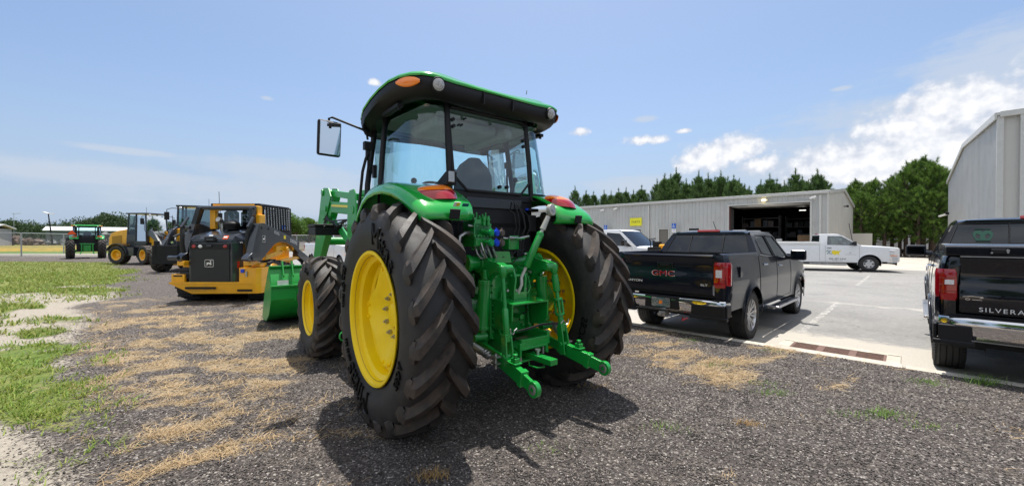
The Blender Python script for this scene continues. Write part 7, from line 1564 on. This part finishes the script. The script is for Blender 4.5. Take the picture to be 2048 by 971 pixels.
for i in range(3): make_pine('young%d' % i, ((9.6, 1.6, 3.4, 62, 12, 'young', (.055, .115, .036), (.12, .20, .06)), dict(seed=i + 1, nper=22, L=.38, w=.019)))
for i in range(3): make_pine('big%d' % i, ((9.2, 1.9, 2.8, 60, 8, 'big', (.045, .10, .022), (.17, .28, .05)), dict(seed=i + 11, nper=44, L=.34, w=.015)))
# row behind the shop, tops placed by eye: (picture x, picture y of the top)
tops = [(1150, 376), (1172, 384), (1187, 386), (1208, 384), (1222, 386), (1237, 380), (1252, 379), (1267, 384), (1283, 374), (1314, 363), (1329, 352), (1341, 352), (1352, 341), (1372, 362), (1384, 366), (1397, 347), (1416, 352), (1429, 358), (1441, 347), (1455, 358), (1467, 354), (1478, 362), (1489, 372), (1498, 376), (1521, 364), (1539, 353), (1553, 362), (1568, 366), (1590, 343), (1604, 356), (1616, 364), (1634, 343), (1647, 356)]
V3 = 54.5
def row_label(px, py):
    part = 'left of the yellow sign' if px < 1255 else 'between the yellow sign and the dark pickup' if px < 1325 else 'in the tall cluster above the dark pickup roof' if px < 1400 else 'above the roof antenna of the dark pickup' if px < 1460 else 'at the left end of the roll-up door' if px < 1510 else 'above the middle of the roll-up door' if px < 1580 else 'above the right end of the shop roof'
    kd = 'taller' if py < 356 else 'lower'; key = (kd, part); n_ = seen.get(key, 0); seen[key] = n_ + 1
    return '%s %s pine %s, behind the shop' % (['first', 'second', 'third', 'fourth', 'fifth', 'sixth', 'seventh', 'eighth', 'ninth'][n_], kd, part)
seen = {}
def nth(kind):
    n_ = seen.get(kind, 0); seen[kind] = n_ + 1; return ['first', 'second', 'third', 'fourth', 'fifth', 'sixth', 'seventh'][n_] + ' from left of the '
desc = ['slim', 'bushy', 'pointed', 'ragged', 'dense', 'narrow', 'full', 'light-topped']
for i, (px, py) in enumerate(tops):
    k = (px - 1024) / 810; vv = V3 + (i * 37 % 5) * .9; y = vv / (k * NX + NY); H = (478 - py) / 810 * y + 1.45 - LZ
    sc = H / 10.4; plant('young%d' % (i % 3), row_label(px, py), (k * y, y, LZ), i * 77, (max(.8, sc) * (.95 + .1 * (i % 3)), sc), 'pines behind the shop')
big = [(1698, 372, 53), (1712, 360, 55), (1733, 366, 57), (1748, 358, 54), (1768, 388, 52), (1784, 352, 56), (1800, 366, 54), (1812, 336, 53), (1826, 322, 56), (1846, 314, 54), (1862, 325, 53), (1874, 330, 55.5), (1888, 342, 54), (1905, 344, 56), (1722, 384, 51.5), (1836, 372, 51.5), (1868, 380, 51.5)]
for i, (px, py, vv) in enumerate(sorted(big)):
    k = (px - 1024) / 810; y = vv / (k * NX + NY); H = (478 - py) / 810 * y + 1.45 - LZ; sc = H / 9.4
    plant('big%d' % (i % 3), (lambda k: nth(k) + k)('spreading pines beside the end wall of the shop' if px < 1740 else 'pines above the hood of the white work pickup' if px < 1805 else 'tallest pines left of the warehouse' if py < 335 else 'lowest pines in front of the clump beside the warehouse' if py > 365 else 'dark flanking pines beside the warehouse'), (k * y, y, LZ), i * 61, (max(.8, sc), sc), 'pines between the shop and the warehouse')
# undergrowth and parked things glimpsed below the pines
rj = random.Random(12)
for i in range(7):
    px = 1705 + i * 30; k = (px - 1024) / 810; vv = 62 + rj.random() * 4; y = vv / (k * NX + NY)
    c = thing('covered_trailer', nth('trailers') .replace('of the ', '') + 'among white trailers glimpsed between the pine trunks', 'trailer', (k * y, y, LZ), -44 + rj.random() * 20, 'trailers behind the pines')
    MB().box((0, 0, 1.35), (3.2, 2.0, 1.7 + .3 * (i % 2))).build('box', M['white'], c, bevel=.08); MB().box((0, 0, .45), (3.4, 1.9, .12)).cyl((-.9, -1.0, .35), (-.9, -.8, .35), .35).cyl((.9, -1.0, .35), (.9, -.8, .35), .35).build('wheels', M['rubber'], c)
def leaf_cloud(n, size, centers, rad, ca, cb, flat=.8):
    c = np.array(centers)[rng.integers(0, len(centers), n)]; r = np.array(rad)[:, None] if False else 1; d = rng.normal(size=(n, 3)); d /= np.linalg.norm(d, axis=1, keepdims=True); rr = rng.random((n, 1)) ** .33
    idx = rng.integers(0, len(centers), n); c = np.array(centers)[idx]; R0 = np.array(rad)[idx][:, None]; p = c + d * rr * R0 * np.array([1, 1, flat])
    u = rng.normal(size=(n, 3)); u /= np.linalg.norm(u, axis=1, keepdims=True); v = np.cross(u, rng.normal(size=(n, 3))); v /= np.linalg.norm(v, axis=1, keepdims=True); s = size * (.6 + .8 * rng.random((n, 1)))
    P = np.stack([p - u * s, p + v * s * .6, p + u * s, p - v * s * .6], 1).reshape(-1, 3); F = np.arange(len(P)).reshape(-1, 4)
    hue = np.random.default_rng(3).random(len(centers))[idx][:, None] * .6 + .4 * rng.random((n, 1)); C = (np.array(ca) * hue + np.array(cb) * (1 - hue)) * (.75 + .5 * rng.random((n, 1))); C = np.repeat(np.concatenate([C, np.ones((n, 1))], 1)[:, None], 4, 1).reshape(-1, 4)
    return P, F, C
def broad(key, H, R0, n, size, ca, cb, seed):
    rr = random.Random(seed); cs, rs = [], []; tb = MB(); tb.tube([(0, 0, -.2), (0, .05, H * .35), (.1, 0, H * .55)], [.05 * H, .035 * H, .02 * H], 8)
    for k in range(26):
        a, e = rr.random() * 6.28, rr.random(); r_ = R0 * (.25 + .6 * rr.random()) * math.cos(e * 1.2); z = H * (.42 + .46 * e); cs.append((r_ * math.cos(a), r_ * math.sin(a), z)); rs.append(R0 * (.22 + .20 * rr.random())); tb.tube([(0, 0, H * .38), (r_ * .5 * math.cos(a), r_ * .5 * math.sin(a), (z + H * .4) / 2), cs[-1]], [.018 * H, .01 * H, .004 * H], 5, caps=False)
    P, F, C = leaf_cloud(n, size, cs, rs, ca, cb); kinds[key] = (tb, P, F, C)
broad('oak0', 6, 3.4, 9000, .11, (.06, .13, .02), (.14, .25, .04), 5); broad('oak1', 6, 3.2, 8000, .11, (.05, .11, .02), (.12, .22, .035), 8)
for i, (px, y, H, sx, lb) in enumerate([(565, 62, 5.6, 1.0, 'light green bushy tree beside the cab of the yellow track loader'), (590, 60, 5.2, 1.05, 'rounded green tree, middle of the three left of the green loader'), (618, 66, 4.9, 1.0, 'lower green tree just left of the green loader boom'), (640, 72, 4.2, 1.1, 'low green bush behind the green loader boom')]):
    plant('oak%d' % (i % 2), lb, ((px - 1024) / 810 * y, y, 0), i * 90, (H / 6 * sx, H / 6), 'broadleaf trees left of the green loader', 'broadleaf tree', 'broadleaf_tree')
for i, (x, y, H) in enumerate([(-14, -16, 9), (-3, -20, 8), (8, -18, 10), (-24, -12, 9)]):
    plant('oak%d' % (i % 2), ['tall', 'broad', 'dense', 'spreading'][i] + ' tree behind the photographer, seen only in reflections', (x, y, 0), i * 50, (H / 6, H / 6), 'trees behind the photographer', 'broadleaf tree', 'broadleaf_tree')
# far wood on the left horizon: reads as one mass
xs, cs, rs = [], [], []
rf = random.Random(21)
for px in range(-260, 700, 5):
    for row in range(2):
        y = 235 + row * 30 + rf.random() * 15; base = 447 if px < 110 else (452 if px < 160 else 440)
        hump = 12 * math.exp(-((px - 208) / 26) ** 2) + 4 * math.exp(-((px - 175) / 10) ** 2) - 10 * max(0, min(1, (px - 250) / 60)) + 4 * math.sin(px * .06) + 3 * rf.random() + (3 if px < 30 else 0)
        top = (478 - base + hump + 1) / 810 * y; x = (px - 1024) / 810 * y; z = 0
        while z < top - 2.0: cs.append((x + rf.gauss(0, 2), y + rf.gauss(0, 3), z + 2.0)); rs.append(2.8 + rf.random() * 1.6); z += 2.6
        cs.append((x, y, max(1.5, top - 1.6))); rs.append(1.9 + rf.random())
P, F, C = leaf_cloud(150000, .42, cs, rs, (.030, .058, .024), (.062, .10, .036)); tag(np_mesh('distant_wood', P, F, LM, colors=C), 'dark green wood along the far left horizon', 'wood', kind='stuff')
cs, rs = [], []
for px in range(700, 2300, 14):
    k = (px - 1024) / 810
    if k * NX + NY < .2: continue
    y = 74 / (k * NX + NY); 
    if y > 320: continue
    for z in (1.5, 4.0, 6.0): cs.append((k * y + rf.gauss(0, 1), y + rf.gauss(0, 1), z)); rs.append(2.0 + rf.random())
P, F, C = leaf_cloud(45000, .30, cs, rs, (.03, .065, .02), (.07, .12, .035)); tag(np_mesh('undergrowth', P, F, LM, colors=C), 'dark undergrowth behind the pine trunks and the shop', 'undergrowth', kind='stuff')
# ---------------------------------------------------------------- weed tufts by the kerb, one thing each
def tuft(px, py, n, h, label, spread=.09, dry=0):
    v = Vector(((px - 1024) / 810, 1, -(py - 478) / 810)); t_ = 1.45 / -v.z; x, y = v.x * t_, v.y * t_; n_ = n
    xx = rng.normal(size=n_) * spread; yy = rng.normal(size=n_) * spread * .6; P, F, C = blades('x', xx, yy, h * (.5 + .7 * rng.random(n_)), .0022 * np.ones(n_), .7 + .7 * rng.random(n_), .9, colmix(n_, (.10, .22, .03), (.20, .30, .06)) if not dry else colmix(n_, (.5, .33, .13), (.32, .2, .08)), '', '', tm_blade, z0=np.zeros(n_), obj=False)
    o = np_mesh('weed_tuft', P, F, tm_blade, colors=C); o.location = (x, y, float(gz(np.array([x]), np.array([y]))[0])); tag(o, label, 'weed', 'weed tufts on the gravel')
for a in [(1973, 768, 150, .16, 'tallest green weed tuft, beside the kerb at the right edge'), (1772, 829, 170, .07, 'widest green weed tuft on the gravel, right of centre'), (1715, 830, 70, .05, 'small green weed tuft just left of the widest one'), (1855, 766, 110, .06, 'green weed tuft near the kerb below the black pickup wheel'), (1853, 852, 60, .05, 'thin weed tuft in the gravel right of the widest one'), (1546, 787, 110, .06, 'green weed tuft below the parking line, lower of a pair'), (1527, 768, 60, .045, 'small green tuft, upper of the pair below the parking line'), (1544, 703, 60, .05, 'little green tuft beside the kerb left of the storm drain'), (1386, 680, 60, .06, 'little green tuft at the kerb under the dark pickup'), (1428, 733, 60, .05, 'small green tuft in the straw right of the tractor'), (1336, 858, 60, .06, 'lone green tuft in the bare gravel right of the lift arms'), (1455, 727, 40, .04, 'tiny green tuft among straw below the dark pickup'), (1090, 903, 30, .06, 'thin green sprout in front of the lift arm shadows')]: tuft(*a)
for a in [(1494, 848, 80, .06, 'dry orange tuft on the gravel below the green pair', .05, 1), (858, 957, 120, .09, 'dry tuft at the bottom edge left of the tractor shadow', .05, 1), (1190, 775, 80, .05, 'dry straw tuft inside the tractor shadow by the right arm', .09, 1)]: tuft(*a)
